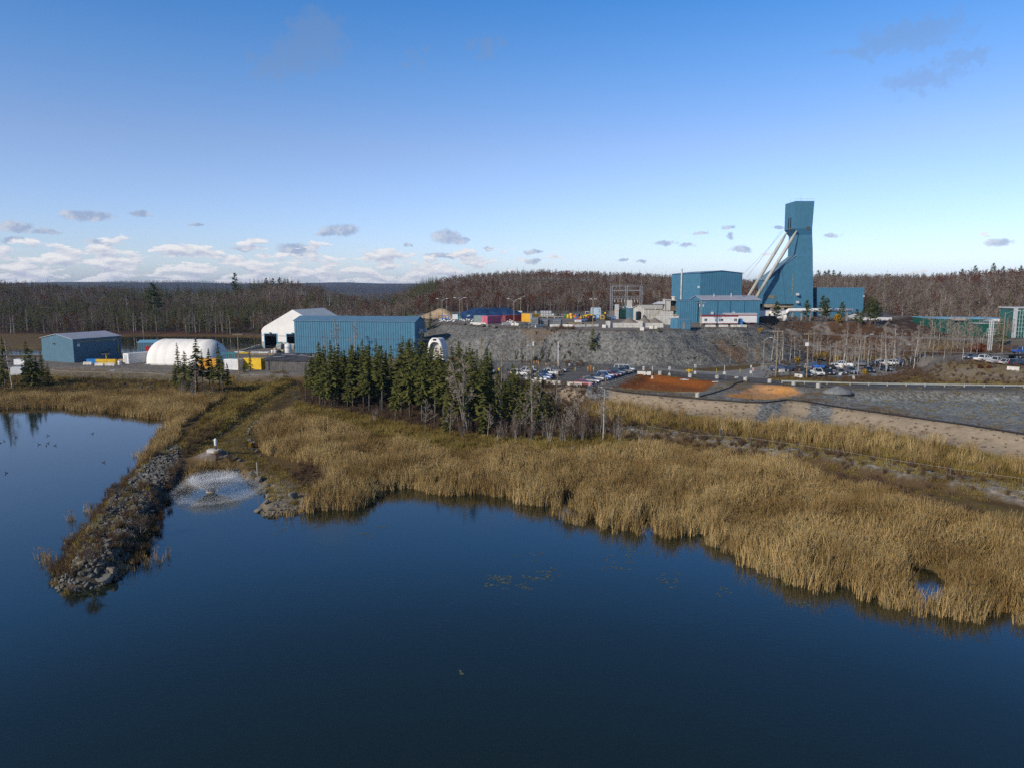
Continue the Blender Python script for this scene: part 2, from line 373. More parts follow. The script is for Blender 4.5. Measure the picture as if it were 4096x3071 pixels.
b = MK['berm']; k = ss(3.2-b+n3*1.1+n1*1.2, -.4, 1.2); col = blend(col, (.185, .172, .155), k); peb = np.maximum(peb, k)
k2 = ss(5.2-b, -.5, 1.5)*(1-k); col = blend(col, (.085, .055, .03), k2*.7)
k = ss(3.2-MK['dyke'], -.5, 1.5); col = blend(col, (.105, .095, .035), k*.9)
k = ss(2.6-MK['path']+n3*.8, -.8, 1.2)*(1-ss(MK['w'], -1, 1)); col = blend(col, (.135, .10, .05), k*.9); kt = ss(.7-np.abs(MK['path']-.9)+.3*n3, 0, .7)*k; col = blend(col, (.14, .115, .08), kt*.5)
k = ss(MK['mound']+n3*.5, .1, 1.0); col = blend(col, (.185, .155, .14), k); peb = np.maximum(peb, k*.6)
k = ss(sd(gx, gy, SPIT)+n3, -.8, .8)*ss(n1+.4*n3, -.3, .25); col = blend(col, (.19, .165, .13), k*.8); peb = np.maximum(peb, k*.6)
k = ss(MK['jet'], -1.2, .2); col = blend(col, (.085, .075, .06), k); peb = np.maximum(peb, k)
bed = ss(zz, .05, -.25); col = blend(col, (.03, .028, .018), bed)
V = np.stack([gx, gy, zz], 1); nx, ny = len(xs), len(ys)
idx = np.arange(nx*ny).reshape(ny, nx)
Q = np.stack([idx[:-1,:-1].ravel(), idx[:-1,1:].ravel(), idx[1:,1:].ravel(), idx[1:,:-1].ravel()], 1)
gm, t = newmat('ground_cover')
at = t.node('ShaderNodeAttribute', attribute_name='cover'); ap = t.node('ShaderNodeAttribute', attribute_name='stones')
geo = t.node('ShaderNodeNewGeometry'); pos = geo.outputs['Position']
v1 = t.node('ShaderNodeTexVoronoi'); t.l.new(pos, v1.inputs['Vector']); v1.inputs['Scale'].default_value = 1.5
v2 = t.node('ShaderNodeTexVoronoi'); t.l.new(pos, v2.inputs['Vector']); v2.inputs['Scale'].default_value = 3.6
sx1 = t.node('ShaderNodeSeparateColor'); t.l.new(v1.outputs['Color'], sx1.inputs[0]); sx2 = t.node('ShaderNodeSeparateColor'); t.l.new(v2.outputs['Color'], sx2.inputs[0])
pv = t.math('MULTIPLY_ADD', sx1.outputs[0], .75, t.math('MULTIPLY_ADD', sx2.outputs[0], .65, -.62))
nz = t.noise(pos, 1.3, 5, .65); nl = t.noise(pos, .12, 3, .6)
k = t.math('MULTIPLY_ADD', nz.outputs[0], .9, .55); k = t.math('MULTIPLY', k, t.math('MULTIPLY_ADD', nl.outputs[0], .5, .75))
k = t.math('ADD', k, t.math('MULTIPLY', ap.outputs['Fac'], pv)); k = t.math('MAXIMUM', k, .28)
sc = t.node('ShaderNodeVectorMath', operation='SCALE'); t.l.new(at.outputs['Color'], sc.inputs[0]); t.l.new(k, sc.inputs['Scale'])
hgt = t.math('MULTIPLY_ADD', t.math('MULTIPLY', ap.outputs['Fac'], t.math('SUBTRACT', 1.0, v1.outputs['Distance'])), .6, t.math('MULTIPLY', nz.outputs[0], .25))
surf(t, sc.outputs[0], .95, hgt, .8, spec=.12, bd=.35)
me = np_mesh('ground', V, [Q], gm)
a = me.attributes.new('cover', 'FLOAT_COLOR', 'POINT'); a.data.foreach_set('color', np.concatenate([np.clip(col, .004, 1), np.ones((len(col), 1))], 1).astype(np.float32).ravel())
a = me.attributes.new('stones', 'FLOAT', 'POINT'); a.data.foreach_set('value', peb.astype(np.float32))
me.polygons.foreach_set('use_smooth', np.ones(len(me.polygons), bool))
tag(link('ground', me), 'brown marsh, stony yard and wooded hills round the ponds', kind='structure')
# ---- water
wm, t = newmat('pond_water'); geo = t.node('ShaderNodeNewGeometry')
mp = t.node('ShaderNodeMapping'); t.l.new(geo.outputs['Position'], mp.inputs[0]); mp.inputs['Rotation'].default_value = (0, 0, .5); mp.inputs['Scale'].default_value = (.8, 2.2, 1)
w1 = t.noise(mp.outputs[0], 1.6, 3, .6); w2 = t.noise(geo.outputs['Position'], .08, 2, .5)
big = t.ramp(w2.outputs[0], .35, .7)
hh = t.math('MULTIPLY', w1.outputs[0], t.math('MULTIPLY_ADD', big, .75, .25))
bsdf = surf(t, (.0095, .0155, .0085, 1), (.045), hh, .06, spec=.5, bd=.12); bsdf.inputs['IOR'].default_value = 1.78
wv = [(-400,-400,0),(420,-400,0),(420,470,0),(-400,470,0)]
mb = MB(); mb.poly(wv); tag(mb.build('water', wm), 'still dark blue pond reflecting the sky', kind='structure')
# ---- sealed road and parking sheets, draped 3 cm over the level ground
def sheet(name, poly, z, mat, label, st=2.0, inset=0):
    x0, x1 = min(p[0] for p in poly), max(p[0] for p in poly); y0, y1 = min(p[1] for p in poly), max(p[1] for p in poly)
    from mathutils.geometry import tessellate_polygon
    tri = tessellate_polygon([[Vector((p[0], p[1], 0)) for p in poly]])
    me = bpy.data.meshes.new(name); me.from_pydata([(p[0], p[1], z) for p in poly], [], [tuple(q) for q in tri]); me.materials.append(mat); me.update()
    if me.polygons and me.polygons[0].normal.z < 0: me.flip_normals()
    return tag(link(name, me), label, kind='structure')
am = pm('old_asphalt', (.082, .08, .078), .9, .22, .35); lm = pm('gravelled_lot', (.10, .097, .092), .95, .25, .5)
sm = pm('pale_gravel', (.20, .195, .185), .95, .2, .6)
sheet('parking_lot', PP([(1980,1528),(2100,1534),(2250,1543),(2350,1551),(2535,1500),(2590,1488),(2590,1470),(2300,1461),(1950,1452)], 3), 3.03, lm, 'dark grey gravelled parking lot below the stone slope')
sheet('road', PP([(2590,1488),(2640,1500),(2800,1519),(3000,1534),(3150,1542),(3400,1552),(3700,1556),(4096,1558),(4500,1561),(4500,1541),(4096,1541),(3700,1540),(3400,1535),(3100,1518),(2900,1502),(2700,1487),(2590,1478)], 3), 3.034, am, 'dark asphalt access road curving along the guardrail')
sheet('gravel_road', PP([(2590,1478),(2700,1487),(2900,1502),(3060,1515),(3090,1506),(3180,1500),(3240,1508),(3560,1505),(3660,1488),(3500,1462),(3060,1462),(2980,1478),(2850,1487),(2590,1470)], 3), 3.038, sm, 'pale gravel turn-off and car park beside the road')
# ------------------------------------------------------------------ camera, sun, sky
cam = bpy.data.cameras.new('camera'); co = bpy.data.objects.new('camera', cam); COL.objects.link(co); SC.camera = co
co.location = (0, 0, H); co.rotation_euler = (PI/2 - PITCH, 0, 0); cam.sensor_width = 36; cam.lens = 36*F/4096; cam.clip_end = 30000; cam.clip_start = .5
SUN_EL, SUN_AZ = R(27), math.atan2(-.74, -.67)       # direction to the sun, measured from +y towards +x
sd_ = Vector((math.sin(SUN_AZ)*math.cos(SUN_EL), math.cos(SUN_AZ)*math.cos(SUN_EL), math.sin(SUN_EL)))
sl = bpy.data.lights.new('sun', 'SUN'); sl.energy = SUNE if 'SUNE' in globals() else 4.3; sl.angle = R(.6); sl.color = (1, .89, .74)
so = bpy.data.objects.new('sun', sl); COL.objects.link(so); so.rotation_euler = (-sd_).to_track_quat('-Z', 'Y').to_euler(); so.location = (-120, -60, 90)
W = bpy.data.worlds.new('World'); SC.world = W; W.use_nodes = True; t = NT(W.node_tree)
sky = t.node('ShaderNodeTexSky'); sky.sky_type = 'NISHITA'; sky.sun_disc = False; sky.sun_elevation = SUN_EL; sky.sun_rotation = SUN_AZ
sky.altitude = 300; sky.air_density = 1.0; sky.dust_density = .6; sky.ozone_density = 2.2
tc = t.node('ShaderNodeTexCoord'); d = tc.outputs['Generated']
sp3 = t.node('ShaderNodeSeparateXYZ'); t.l.new(d, sp3.inputs[0])
az = t.math('ARCTAN2', sp3.outputs[0], sp3.outputs[1]); el = t.math('ARCSINE', sp3.outputs[2])
comb = t.node('ShaderNodeCombineXYZ'); t.l.new(az, comb.inputs[0]); t.l.new(el, comb.inputs[1]); ae = comb.outputs[0]
def dirpx(u, v):
    a, b = (u-CU)/F, (CV-v)/F; q = Vector((a, cp+sp*b, -sp+cp*b)).normalized(); return math.atan2(q.x, q.y), math.asin(q.z)
# cumulus near the horizon: a layered field, thick low down to the west, thinning upwards and eastwards
mp = t.node('ShaderNodeMapping'); t.l.new(ae, mp.inputs[0]); mp.inputs['Scale'].default_value = (25, 74, 1)
mp2 = t.node('ShaderNodeMapping'); t.l.new(ae, mp2.inputs[0]); mp2.inputs['Scale'].default_value = (25, 74, 1); mp2.inputs['Location'].default_value = (-.08, .36, 0)
n1w = t.noise(mp.outputs[0], 1.0, 6, .58); n2w = t.noise(mp2.outputs[0], 1.0, 3, .58)
band = t.math('MULTIPLY', t.ramp(el, R(4.3), R(2.2)), t.ramp(el, R(-1), R(.3)))
azm = t.math('MULTIPLY_ADD', t.ramp(az, R(12), R(-8)), .20, .0)
thr = t.math('SUBTRACT', .665, t.math('MULTIPLY', band, azm))
thr = t.math('ADD', thr, t.math('MULTIPLY', t.ramp(el, R(4.2), R(7)), .5))
cum = t.ramp(t.math('SUBTRACT', n1w.outputs[0], thr), -.008, .040)
lit = t.math('MULTIPLY_ADD', t.math('SUBTRACT', n1w.outputs[0], n2w.outputs[0]), 4.0, .55, clamp=True)
# single clouds (photo u, v, width, height, density)
nd = t.node('ShaderNodeTexNoise'); t.l.new(ae, nd.inputs['Vector']); nd.inputs['Scale'].default_value = 62; nd.inputs['Detail'].default_value = 5; nd.inputs['Roughness'].default_value = .62
off = t.vmath('MULTIPLY', t.vmath('SUBTRACT', nd.outputs['Color'], (.5, .5, .5)), (.030, .013, 0))
aew = t.vmath('ADD', ae, off)
def blobs(lst, vec):
    m = None
    for (u, v, w, h) in lst:
        a, e = dirpx(u, v)
        q = t.vmath('MULTIPLY', t.vmath('SUBTRACT', vec, (a, e, 0)), (F/(w*.5), F/(h*.5), 0))
        s_ = t.vmath('DOT_PRODUCT', q, q); m = s_ if m is None else t.math('MINIMUM', m, s_)
    return m
SMALL = [(352,865,170,44),(300,858,90,30),(560,856,90,22),(62,906,100,42),(180,928,95,24),(1363,922,150,50),(1310,935,90,26),(1787,948,130,56),(1840,962,70,30),(1772,1022,160,22),
 (1955,992,50,16),(2128,1008,80,18),(1185,1000,150,60),(1630,982,46,18),(2966,1000,74,26),(2912,907,50,18),(3105,910,44,15),(2920,944,34,26),(2660,973,90,24),(2745,983,70,16),(2128,1045,60,26),(3326,943,66,20),(4000,968,80,30),(960,998,60,20),(2490,1040,46,16),(2560,1046,44,14),(780,900,52,14),(700,1001,50,16),(40,960,70,24),(390,968,70,16),(2805,934,70,16)]
mS = blobs(SMALL, aew); small = t.math('MULTIPLY', t.ramp(mS, 1.25, .25), .75)
aew2 = t.vmath('ADD', ae, t.vmath('MULTIPLY', t.vmath('SUBTRACT', nd.outputs['Color'], (.5, .5, .5)), (.09, .06, 0)))
WISP = [(1270,150,210,190),(1180,230,170,130),(1070,270,150,70),(1680,235,70,60),(1950,185,120,70),(3650,140,330,90),(3480,200,260,50),(3690,320,250,80),(3880,230,140,60)]
mW = blobs(WISP, aew2); wisp = t.math('MULTIPLY', t.ramp(mW, 1.7, .0), .30)
white = (6.1, 6.0, 6.05, 1); grey = (3.4, 3.65, 4.6, 1)
cr = t.node('ShaderNodeValToRGB'); t.l.new(t.math('DIVIDE', el, R(40), clamp=True), cr.inputs[0]); els = cr.color_ramp.elements
STOPS = [(0, (.74,.84,1.30)), (.05, (.84,.90,1.22)), (.26, (.80,.83,1.04)), (.39, (.55,.80,1.10)), (.51, (.33,.73,1.13)), (.66, (.18,.46,.72)), (1, (.11,.29,.42))]
while len(els) < len(STOPS): els.new(.5)
for e_, (p_, c_) in zip(els, STOPS): e_.position = p_; e_.color = c4([x*.5 for x in c_])
skyc = t.mix(1.0, sky.outputs[0], cr.outputs[0], 'MULTIPLY'); skyc = t.vmath('SCALE', skyc); skyc.node.inputs['Scale'].default_value = 2.0
ccol = t.mix(lit, grey, white)
c = t.mix(wisp, skyc, (1.55, 2.0, 2.9, 1))
c = t.mix(small, c, t.mix(t.ramp(nd.outputs[0], .4, .65), (2.1, 2.6, 3.8, 1), (4.2, 4.3, 4.8, 1)))
c = t.mix(t.math('MULTIPLY', cum, .9), c, ccol)
bg = t.node('ShaderNodeBackground'); t.l.new(c, bg.inputs[0]); bg.inputs[1].default_value = .15
o = t.node('ShaderNodeOutputWorld'); t.l.new(bg.outputs[0], o.inputs[0])
SC.view_settings.view_transform = 'Standard'; SC.view_settings.look = 'None'; SC.view_settings.exposure = 0; SC.view_settings.gamma = 1
SC.cycles.use_denoising = False; SC.cycles.max_bounces = 5; SC.cycles.diffuse_bounces = 2; SC.cycles.glossy_bounces = 2; SC.cycles.transparent_max_bounces = 12
SC.cycles.sample_clamp_indirect = 3; SC.cycles.sample_clamp_direct = 4
# ------------------------------------------------------------------ plant and stone makers
PROTO = bpy.data.collections.new('prototypes')      # never linked to the scene: only the scatters read it
fo = foliage
M_SPR = fo('spruce_needles', [(.036,.044,.013), (.062,.070,.019), (.095,.095,.028), (.052,.060,.018)])
M_PIN = fo('pine_needles', [(.032,.052,.014), (.055,.075,.020), (.075,.090,.026)])
M_TRK = pm('spruce_bark', (.15, .13, .115), .9, .4, 3, rnd=.25); M_BIR = pm('birch_bark', (.38, .36, .325), .85, .35, 2.2, rnd=.2)
M_GRT = pm('grey_bark', (.20, .18, .155), .9, .3, 2.5, rnd=.25)
M_TWG = fo('bare_twigs', [(.19,.15,.12), (.27,.22,.18), (.36,.30,.25)]); M_TWF = fo('far_twigs', [(.14,.11,.088), (.195,.155,.125), (.255,.21,.17)]); M_TWR = fo('brown_twigs', [(.075,.045,.035), (.11,.065,.045), (.15,.10,.07)])
M_RUS = fo('russet_leaves', [(.10,.032,.017), (.15,.045,.02), (.085,.034,.022), (.13,.06,.025)]); M_LAR = fo('larch_needles', [(.30,.14,.025), (.36,.19,.03), (.24,.10,.02)])
M_YEL = fo('yellow_leaves', [(.26,.17,.025), (.32,.20,.03), (.16,.12,.03)])
M_REED = fo('reed_blades', [(.225,.15,.06), (.385,.262,.105), (.50,.36,.165), (.315,.20,.07), (.43,.325,.18), (.185,.158,.042), (.54,.41,.22)], trans=.12, patch=.11)
M_GRS = fo('dry_grass', [(.20,.145,.045), (.31,.215,.065), (.17,.155,.05), (.37,.26,.095)], trans=.12, patch=.13)
M_WEED = fo('dead_weeds', [(.07,.042,.026), (.11,.068,.042), (.15,.10,.065), (.05,.03,.022), (.22,.17,.13)])
class TB:
    """triangle/quad soup collector"""
    def __init__(s): s.v = []; s.t = []; s.q = []
    def tri(s, a, b, c): i = len(s.v); s.v += [a, b, c]; s.t.append((i, i+1, i+2))
    def quad(s, a, b, c, d): i = len(s.v); s.v += [a, b, c, d]; s.q.append((i, i+1, i+2, i+3))
    def stick(s, a, b, ra, rb, n=3):
        d = b-a
        if d.length < 1e-6: return
        d = d.normalized(); e = d.cross(Vector((.31, .77, .55))).normalized(); f = d.cross(e)
        i = len(s.v)
        for k in range(n): s.v.append(a+(e*math.cos(2*PI*k/n)+f*math.sin(2*PI*k/n))*ra)
        for k in range(n): s.v.append(b+(e*math.cos(2*PI*k/n)+f*math.sin(2*PI*k/n))*rb)
        for k in range(n): s.q.append((i+k, i+(k+1) % n, i+n+(k+1) % n, i+n+k))
    def blade(s, a, b, w):
        d = b-a; e = d.cross(Vector((random.uniform(-1,1), random.uniform(-1,1), random.uniform(-.4,.4)))); e = e.normalized()*w
        s.tri(a-e, a+e, b)
    def mesh(s, name, mats): return np_mesh(name, [tuple(p) for p in s.v], [np.array(s.t).reshape(-1, 3), np.array(s.q).reshape(-1, 4)], mats)
U = random.uniform
def rdir(zmin=-1., zmax=1.):
    a = U(0, 2*PI); z = U(zmin, zmax); r = math.sqrt(1-z*z); return Vector((r*math.cos(a), r*math.sin(a), z))
def spruce(h, start=.15, R0=1.9, dens=1.0, seed=0, low=False):
    random.seed(seed); tk = MB(); lean = (U(-.02,.02), U(-.02,.02))
    c = lambda z: Vector((lean[0]*z, lean[1]*z, z))
    tk.tube([c(0), c(h*.5), c(h*.98)], [.011*h+.03, .007*h+.02, .012], 5 if low else 6)
    cr = TB(); nw = int(h*(1.5 if low else 2.6)*dens)
    for i in range(nw):
        f = start+(1-start)*((i+U(-.3,.3))/nw); f = min(max(f, start), .985); z = f*h
        prof = (1-f)**.85*(1 if f > start+.12 else .55+.45*(f-start)/.12)
        L0 = R0*prof*U(.75, 1.2)+.12
        for b in range(4 if low else random.randint(4, 7)):
            if random.random() > .9: continue
            L = L0*U(.55, 1.2); a = U(0, 2*PI); droop = U(.18, .5); up = U(-.05, .25)
            d = Vector((math.cos(a), math.sin(a), 0)); s_ = Vector((-d.y, d.x, 0)); p0 = c(z); n = 2 if low else max(2, int(L/.42))
            for k in range(n):
                t0, t1 = k/n, (k+1)/n
                q0 = p0+d*(L*t0)+Vector((0, 0, up*L*t0-droop*L*t0*t0)); q1 = p0+d*(L*t1*1.06)+Vector((0, 0, up*L*t1-droop*L*t1*t1))
                w = (.24+.24*L*(1-t1*.65)/1.0)*U(.5, 1.1)*(1.3 if low else .85); hang = U(.08, .30)*(.5+L*.35)
                cr.quad(q0, q0+s_*w+Vector((0,0,-hang)), q1+s_*w*.5+Vector((0,0,-hang*.6)), q1)
                cr.quad(q0, q1, q1-s_*w*.5+Vector((0,0,-hang*U(.3,.9))), q0-s_*w+Vector((0,0,-hang)))
                if not low and random.random() < .5: cr.tri(q0, q1, (q0+q1)/2+Vector((U(-.1,.1), U(-.1,.1), -hang*1.7)))
    tp = c(h)
    for k in range(5): a = U(0, 2*PI); cr.tri(c(h*.93)+Vector((.1*math.cos(a), .1*math.sin(a), 0)), c(h*.93)-Vector((.1*math.cos(a), .1*math.sin(a), 0)), tp)
    if start > .22 and not low:
        for k in range(int(h*3)):
            z = U(.06, start+.08)*h; a = U(0, 2*PI); L = U(.4, 1.5); p = c(z)
            cr.blade(p, p+Vector((math.cos(a)*L, math.sin(a)*L, U(-.4, .1)*L)), .014)
    return tk.mesh('trunk', M_TRK, True), cr.mesh('crown', M_SPR)
def bare(h, seed=0, spread=.26, limbs=12, sub=4, twigs=5, bark=None, tw=None, trunks=1, start=.4, wt=.018, leaves=0, lm=None, kink=.05):
    random.seed(seed); tk = MB(); cr = TB()
    for tr in range(trunks):
        base = Vector((U(-.25,.25), U(-.25,.25), 0)) if trunks > 1 else Vector((0, 0, 0)); tilt = Vector((U(-.2,.2), U(-.2,.2), 1)) if trunks > 1 else Vector((U(-.07,.07), U(-.07,.07), 1))
        hh = h*U(.8, 1) if trunks > 1 else h; pts = [base]; p = base.copy(); dr = tilt.normalized()
        for k in range(7): dr = (dr+Vector((U(-kink,kink), U(-kink,kink), .04))).normalized(); p = p+dr*hh/7; pts.append(p.copy())
        r0 = .0085*hh+.035; rs = [r0*(1-.9*k/7)+.012 for k in range(8)]; tk.tube(pts, rs, 6)
        def at(f): x = f*7; i = min(int(x), 6); return pts[i].lerp(pts[i+1], x-i)
        for i in range(limbs):
            f = start+(1-start)*(i+U(0,1))/limbs; f = min(f, .97); p0 = at(f); L = spread*hh*(1.08-f)*U(.7, 1.35)+.3; a = U(0, 2*PI); e = U(.5, 1.5)
            d = Vector((math.cos(a), math.sin(a), e)).normalized(); p1 = p0+d*L*.55; p2 = p1+(d+Vector((U(-.3,.3), U(-.3,.3), U(-.1,.45)))).normalized()*L*.5
            rr = rs[min(int(f*7), 7)]*.5; cr.stick(p0, p1, rr, rr*.6); cr.stick(p1, p2, rr*.6, .010)
            for j in range(sub):
                g = U(.25, 1); q0 = p0.lerp(p1, g*2) if g < .5 else p1.lerp(p2, g*2-1); M_ = L*U(.3, .6)*(1.15-g*.5)
                q1 = q0+(d+rdir()*.85+Vector((0,0,.25))).normalized()*M_; cr.stick(q0, q1, .016, .008)
                for w in range(twigs):
                    s0 = q0.lerp(q1, U(.2, 1)); dd = (d*.6+rdir()*.9+Vector((0,0,.3))).normalized(); cr.blade(s0, s0+dd*U(.3, .95)*(.4+M_*.4), wt*U(.6, 1.3))
                for w in range(leaves):
                    s0 = q0.lerp(q1, U(.2, 1.1))+rdir()*.35; e1 = rdir()*.20; e2 = rdir()*.16; cr.quad(s0-e1, s0-e2, s0+e1, s0+e2)
    me = cr.mesh('crown', [lm if leaves else (tw or M_TWG), M_GRT if bark in (None, M_BIR) else bark])
    if not leaves: me.polygons.foreach_set('material_index', [0]*len(cr.t)+[1]*len(cr.q))
    return tk.mesh('trunk', bark or M_GRT, True), me
def pine(h, seed=0):
    random.seed(seed); tk = MB(); cr = TB(); tk.tube([(0,0,0), (U(-.2,.2), U(-.2,.2), h*.5), (U(-.3,.3), 0, h*.96)], [.17, .11, .03], 6)
    n = int(h*2.0)
    for i in range(n):
        f = .22+.78*(i+U(0,1))/n; z = h*min(f, .98); L0 = h*.27*(1-f)**.7*(.55+.45*min(1, (f-.2)/.2))+.25
        for b in range(random.randint(3, 5)):
            a = U(0, 2*PI); L = L0*U(.6, 1.25); d = Vector((math.cos(a), math.sin(a), U(.0, .45))); p0 = Vector((0,0,z)); p1 = p0+d*L; cr.stick(p0, p1, .03, .012)
            for k in range(4+int(L*4)):
                s0 = p0.lerp(p1, U(.3, 1.05))+rdir()*.18
                for m in range(4): dd = (rdir(-.2, 1)+d*.4).normalized()*U(.25, .5); cr.blade(s0-dd*.2, s0+dd, .07)
    return tk.mesh('trunk', M_TRK, True), cr.mesh('crown', M_PIN)
def larch(h, seed=0):
    random.seed(seed); tk = MB(); cr = TB(); tk.tube([(0,0,0), (0,0,h*.97)], [.12, .02], 6)
    for i in range(int(h*7)):
        f = U(.1, .98); L = h*.19*(1-f)**.8*U(.7,1.2)+.15; a = U(0, 2*PI); p0 = Vector((0,0,f*h)); p1 = p0+Vector((math.cos(a), math.sin(a), U(-.1,.3)))*L
        for k in range(7):
            s0 = p0.lerp(p1, U(.2, 1)); dd = rdir()*U(.15, .32); cr.blade(s0-dd*.4, s0+dd, .05)
    return tk.mesh('trunk', M_TRK, True), cr.mesh('crown', M_LAR)
def reed_clump(seed, hgt=(1.1, 2.2), n=46, r=.62, flop=.15, mat=None, w=(.014, .028), heads=4, lean=.22):
    random.seed(seed); tb = TB()
    for i in range(n):
        a = U(0, 2*PI); q = r*math.sqrt(U(0,1)); b = Vector((q*math.cos(a), q*math.sin(a), -.1)); h = U(*hgt); ld = Vector((U(-1,1), U(-1,1), 0))*lean
        wd = U(*w); e = Vector((math.cos(a*3), math.sin(a*3), 0))*wd
        m = b+ld*h*.45+Vector((0,0,h*.58)); tp = b+ld*h*U(1,1.7)+Vector((0,0,h))
        if random.random() < flop: tp = m+Vector((U(-1,1)*.9, U(-1,1)*.9, U(-.5,.15)))*h*.5
        tb.quad(b-e, b+e, m+e*.8, m-e*.8); i0 = len(tb.v); tb.t.append((i0-1, i0-2, i0)); tb.v.append(tp)
    for i in range(heads):
        a = U(0, 2*PI); q = r*U(0,1); b = Vector((q*math.cos(a), q*math.sin(a), U(.8, 1)*hgt[1]*.8)); tb.stick(b, b+Vector((U(-.05,.05), U(-.05,.05), .22)), .02, .018)
    return tb.mesh('clump', mat or M_REED)
def shrub(seed, h=1.3, r=.7, n=60, mat=None, w=.014, leaf=0, lm=None):
    random.seed(seed); tb = TB()
    for i in range(n):
        a = U(0, 2*PI); b = Vector((U(-.2,.2)*r, U(-.2,.2)*r, -.05)); d = Vector((math.cos(a)*U(0,1)*r/h, math.sin(a)*U(0,1)*r/h, 1)); L = h*U(.55, 1.1); p = b+d*L
        tb.blade(b, p, w)
        for k in range(3):
            s0 = b.lerp(p, U(.35, .95)); tb.blade(s0, s0+(d+rdir()*.9).normalized()*U(.2,.5)*h*.6, w*.7)
        for k in range(leaf):
            s0 = b.lerp(p, U(.3, 1.1))+rdir()*.12; e1 = rdir()*.08; e2 = rdir()*.07; tb.quad(s0-e1, s0-e2, s0+e1, s0+e2)
    return tb.mesh('twigs', mat or M_WEED)
def boulder(seed, n=2, flat=.75, rough=.22):
    import bmesh
    random.seed(seed); bm = bmesh.new(); bmesh.ops.create_icosphere(bm, subdivisions=n, radius=.5)
    cuts = [(rdir(), U(.22, .42)) for _ in range(11)]
    sx, sy = U(.85, 1.25), U(.75, 1.1)
    for v in bm.verts:
        p = v.co.copy()
        for d, lim in cuts:
            q = p.dot(d)
            if q > lim: p -= d*(q-lim)
        p += rdir()*.015; v.co = Vector((p.x*sx, p.y*sy, p.z*flat))
    me = bpy.data.meshes.new('boulder'); bm.to_mesh(me); bm.free(); return me
def proto(name, me):
    o = bpy.data.objects.new(name, me); PROTO.objects.link(o); return o
def scatter(name, label, protos, pts, sc=(.8, 1.2), tilt=.0, kind='stuff', cat=None, zoff=0.0, hvar=0.0):
    pts = np.asarray(pts, float)
    if len(pts) == 0: return
    col = bpy.data.collections.new('proto_'+name)
    for i, me in enumerate(protos): o = bpy.data.objects.new('%03d_%s' % (i, name), me); col.objects.link(o)
    z = np.maximum(ground_z(pts[:, 0], pts[:, 1]), -.12)+zoff
    me = bpy.data.meshes.new(name); me.vertices.add(len(pts)); me.vertices.foreach_set('co', np.column_stack([pts[:, 0], pts[:, 1], z]).astype(np.float32).ravel())
    def attr(nm, typ, val, key='value'):
        a = me.attributes.new(nm, typ, 'POINT'); a.data.foreach_set(key, np.asarray(val).ravel())
    n = len(pts); rr = np.random.default_rng(abs(hash(name)) % 9999 if False else len(name)*31+n)
    rot = np.column_stack([rr.normal(0, tilt, n) if tilt else np.zeros(n), rr.normal(0, tilt, n) if tilt else np.zeros(n), rr.uniform(0, 2*PI, n)])
    attr('rot', 'FLOAT_VECTOR', rot.astype(np.float32), 'vector'); s_ = rr.uniform(sc[0], sc[1], n)*(1+hvar*np.clip(fbm(pts[:, 0], pts[:, 1], 7, 3, 61)*2, -1, 1)); attr('size', 'FLOAT', s_.astype(np.float32)); attr('pick', 'INT', rr.integers(0, len(protos), n).astype(np.int32))
    ob = link(name, me); g = bpy.data.node_groups.new(name, 'GeometryNodeTree')
    g.interface.new_socket('Geometry', in_out='INPUT', socket_type='NodeSocketGeometry'); g.interface.new_socket('Geometry', in_out='OUTPUT', socket_type='NodeSocketGeometry')
    N = g.nodes; L = g.links; gi = N.new('NodeGroupInput'); go = N.new('NodeGroupOutput'); ip = N.new('GeometryNodeInstanceOnPoints'); ci = N.new('GeometryNodeCollectionInfo')
    ci.inputs['Collection'].default_value = col; ci.inputs['Separate Children'].default_value = True; ci.inputs['Reset Children'].default_value = True
    def na(nm, dt): a = N.new('GeometryNodeInputNamedAttribute'); a.data_type = dt; a.inputs['Name'].default_value = nm; return a.outputs['Attribute']
    e = N.new('FunctionNodeEulerToRotation'); L.new(na('rot', 'FLOAT_VECTOR'), e.inputs[0])
    L.new(gi.outputs[0], ip.inputs['Points']); L.new(ci.outputs[0], ip.inputs['Instance']); ip.inputs['Pick Instance'].default_value = True
    L.new(na('pick', 'INT'), ip.inputs['Instance Index']); L.new(e.outputs[0], ip.inputs['Rotation']); L.new(na('size', 'FLOAT'), ip.inputs['Scale']); L.new(ip.outputs[0], go.inputs[0])
    md = ob.modifiers.new('scatter', 'NODES'); md.node_group = g
    return tag(ob, label, cat, kind=kind)
def fill(poly, n, seed=0):
    """n random points inside a polygon"""
    r = np.random.default_rng(seed); a = np.array(poly); lo, hi = a.min(0), a.max(0); out = np.zeros((0, 2))
    while len(out) < n:
        p = r.uniform(lo, hi, (n*3, 2)); p = p[sd(p[:, 0], p[:, 1], poly) > 0]; out = np.concatenate([out, p])
        if len(p) == 0: break
    return out[:n]
def area(poly): a = np.array(poly); x, y = a[:, 0], a[:, 1]; return abs(np.dot(x, np.roll(y, -1))-np.dot(y, np.roll(x, -1)))/2
def dens(poly, per_m2, seed=0): return fill(poly, int(area(poly)*per_m2), seed)
def along(line, step, spread, seed=0):
    r = np.random.default_rng(seed); out = []
    for (ax, ay), (bx, by) in zip(line, line[1:]):
        L = math.hypot(bx-ax, by-ay)
        for k in range(int(L/step)):
            f = r.uniform(); out.append((ax+(bx-ax)*f+r.normal(0, spread), ay+(by-ay)*f+r.normal(0, spread)))
    return np.array(out).reshape(-1, 2)
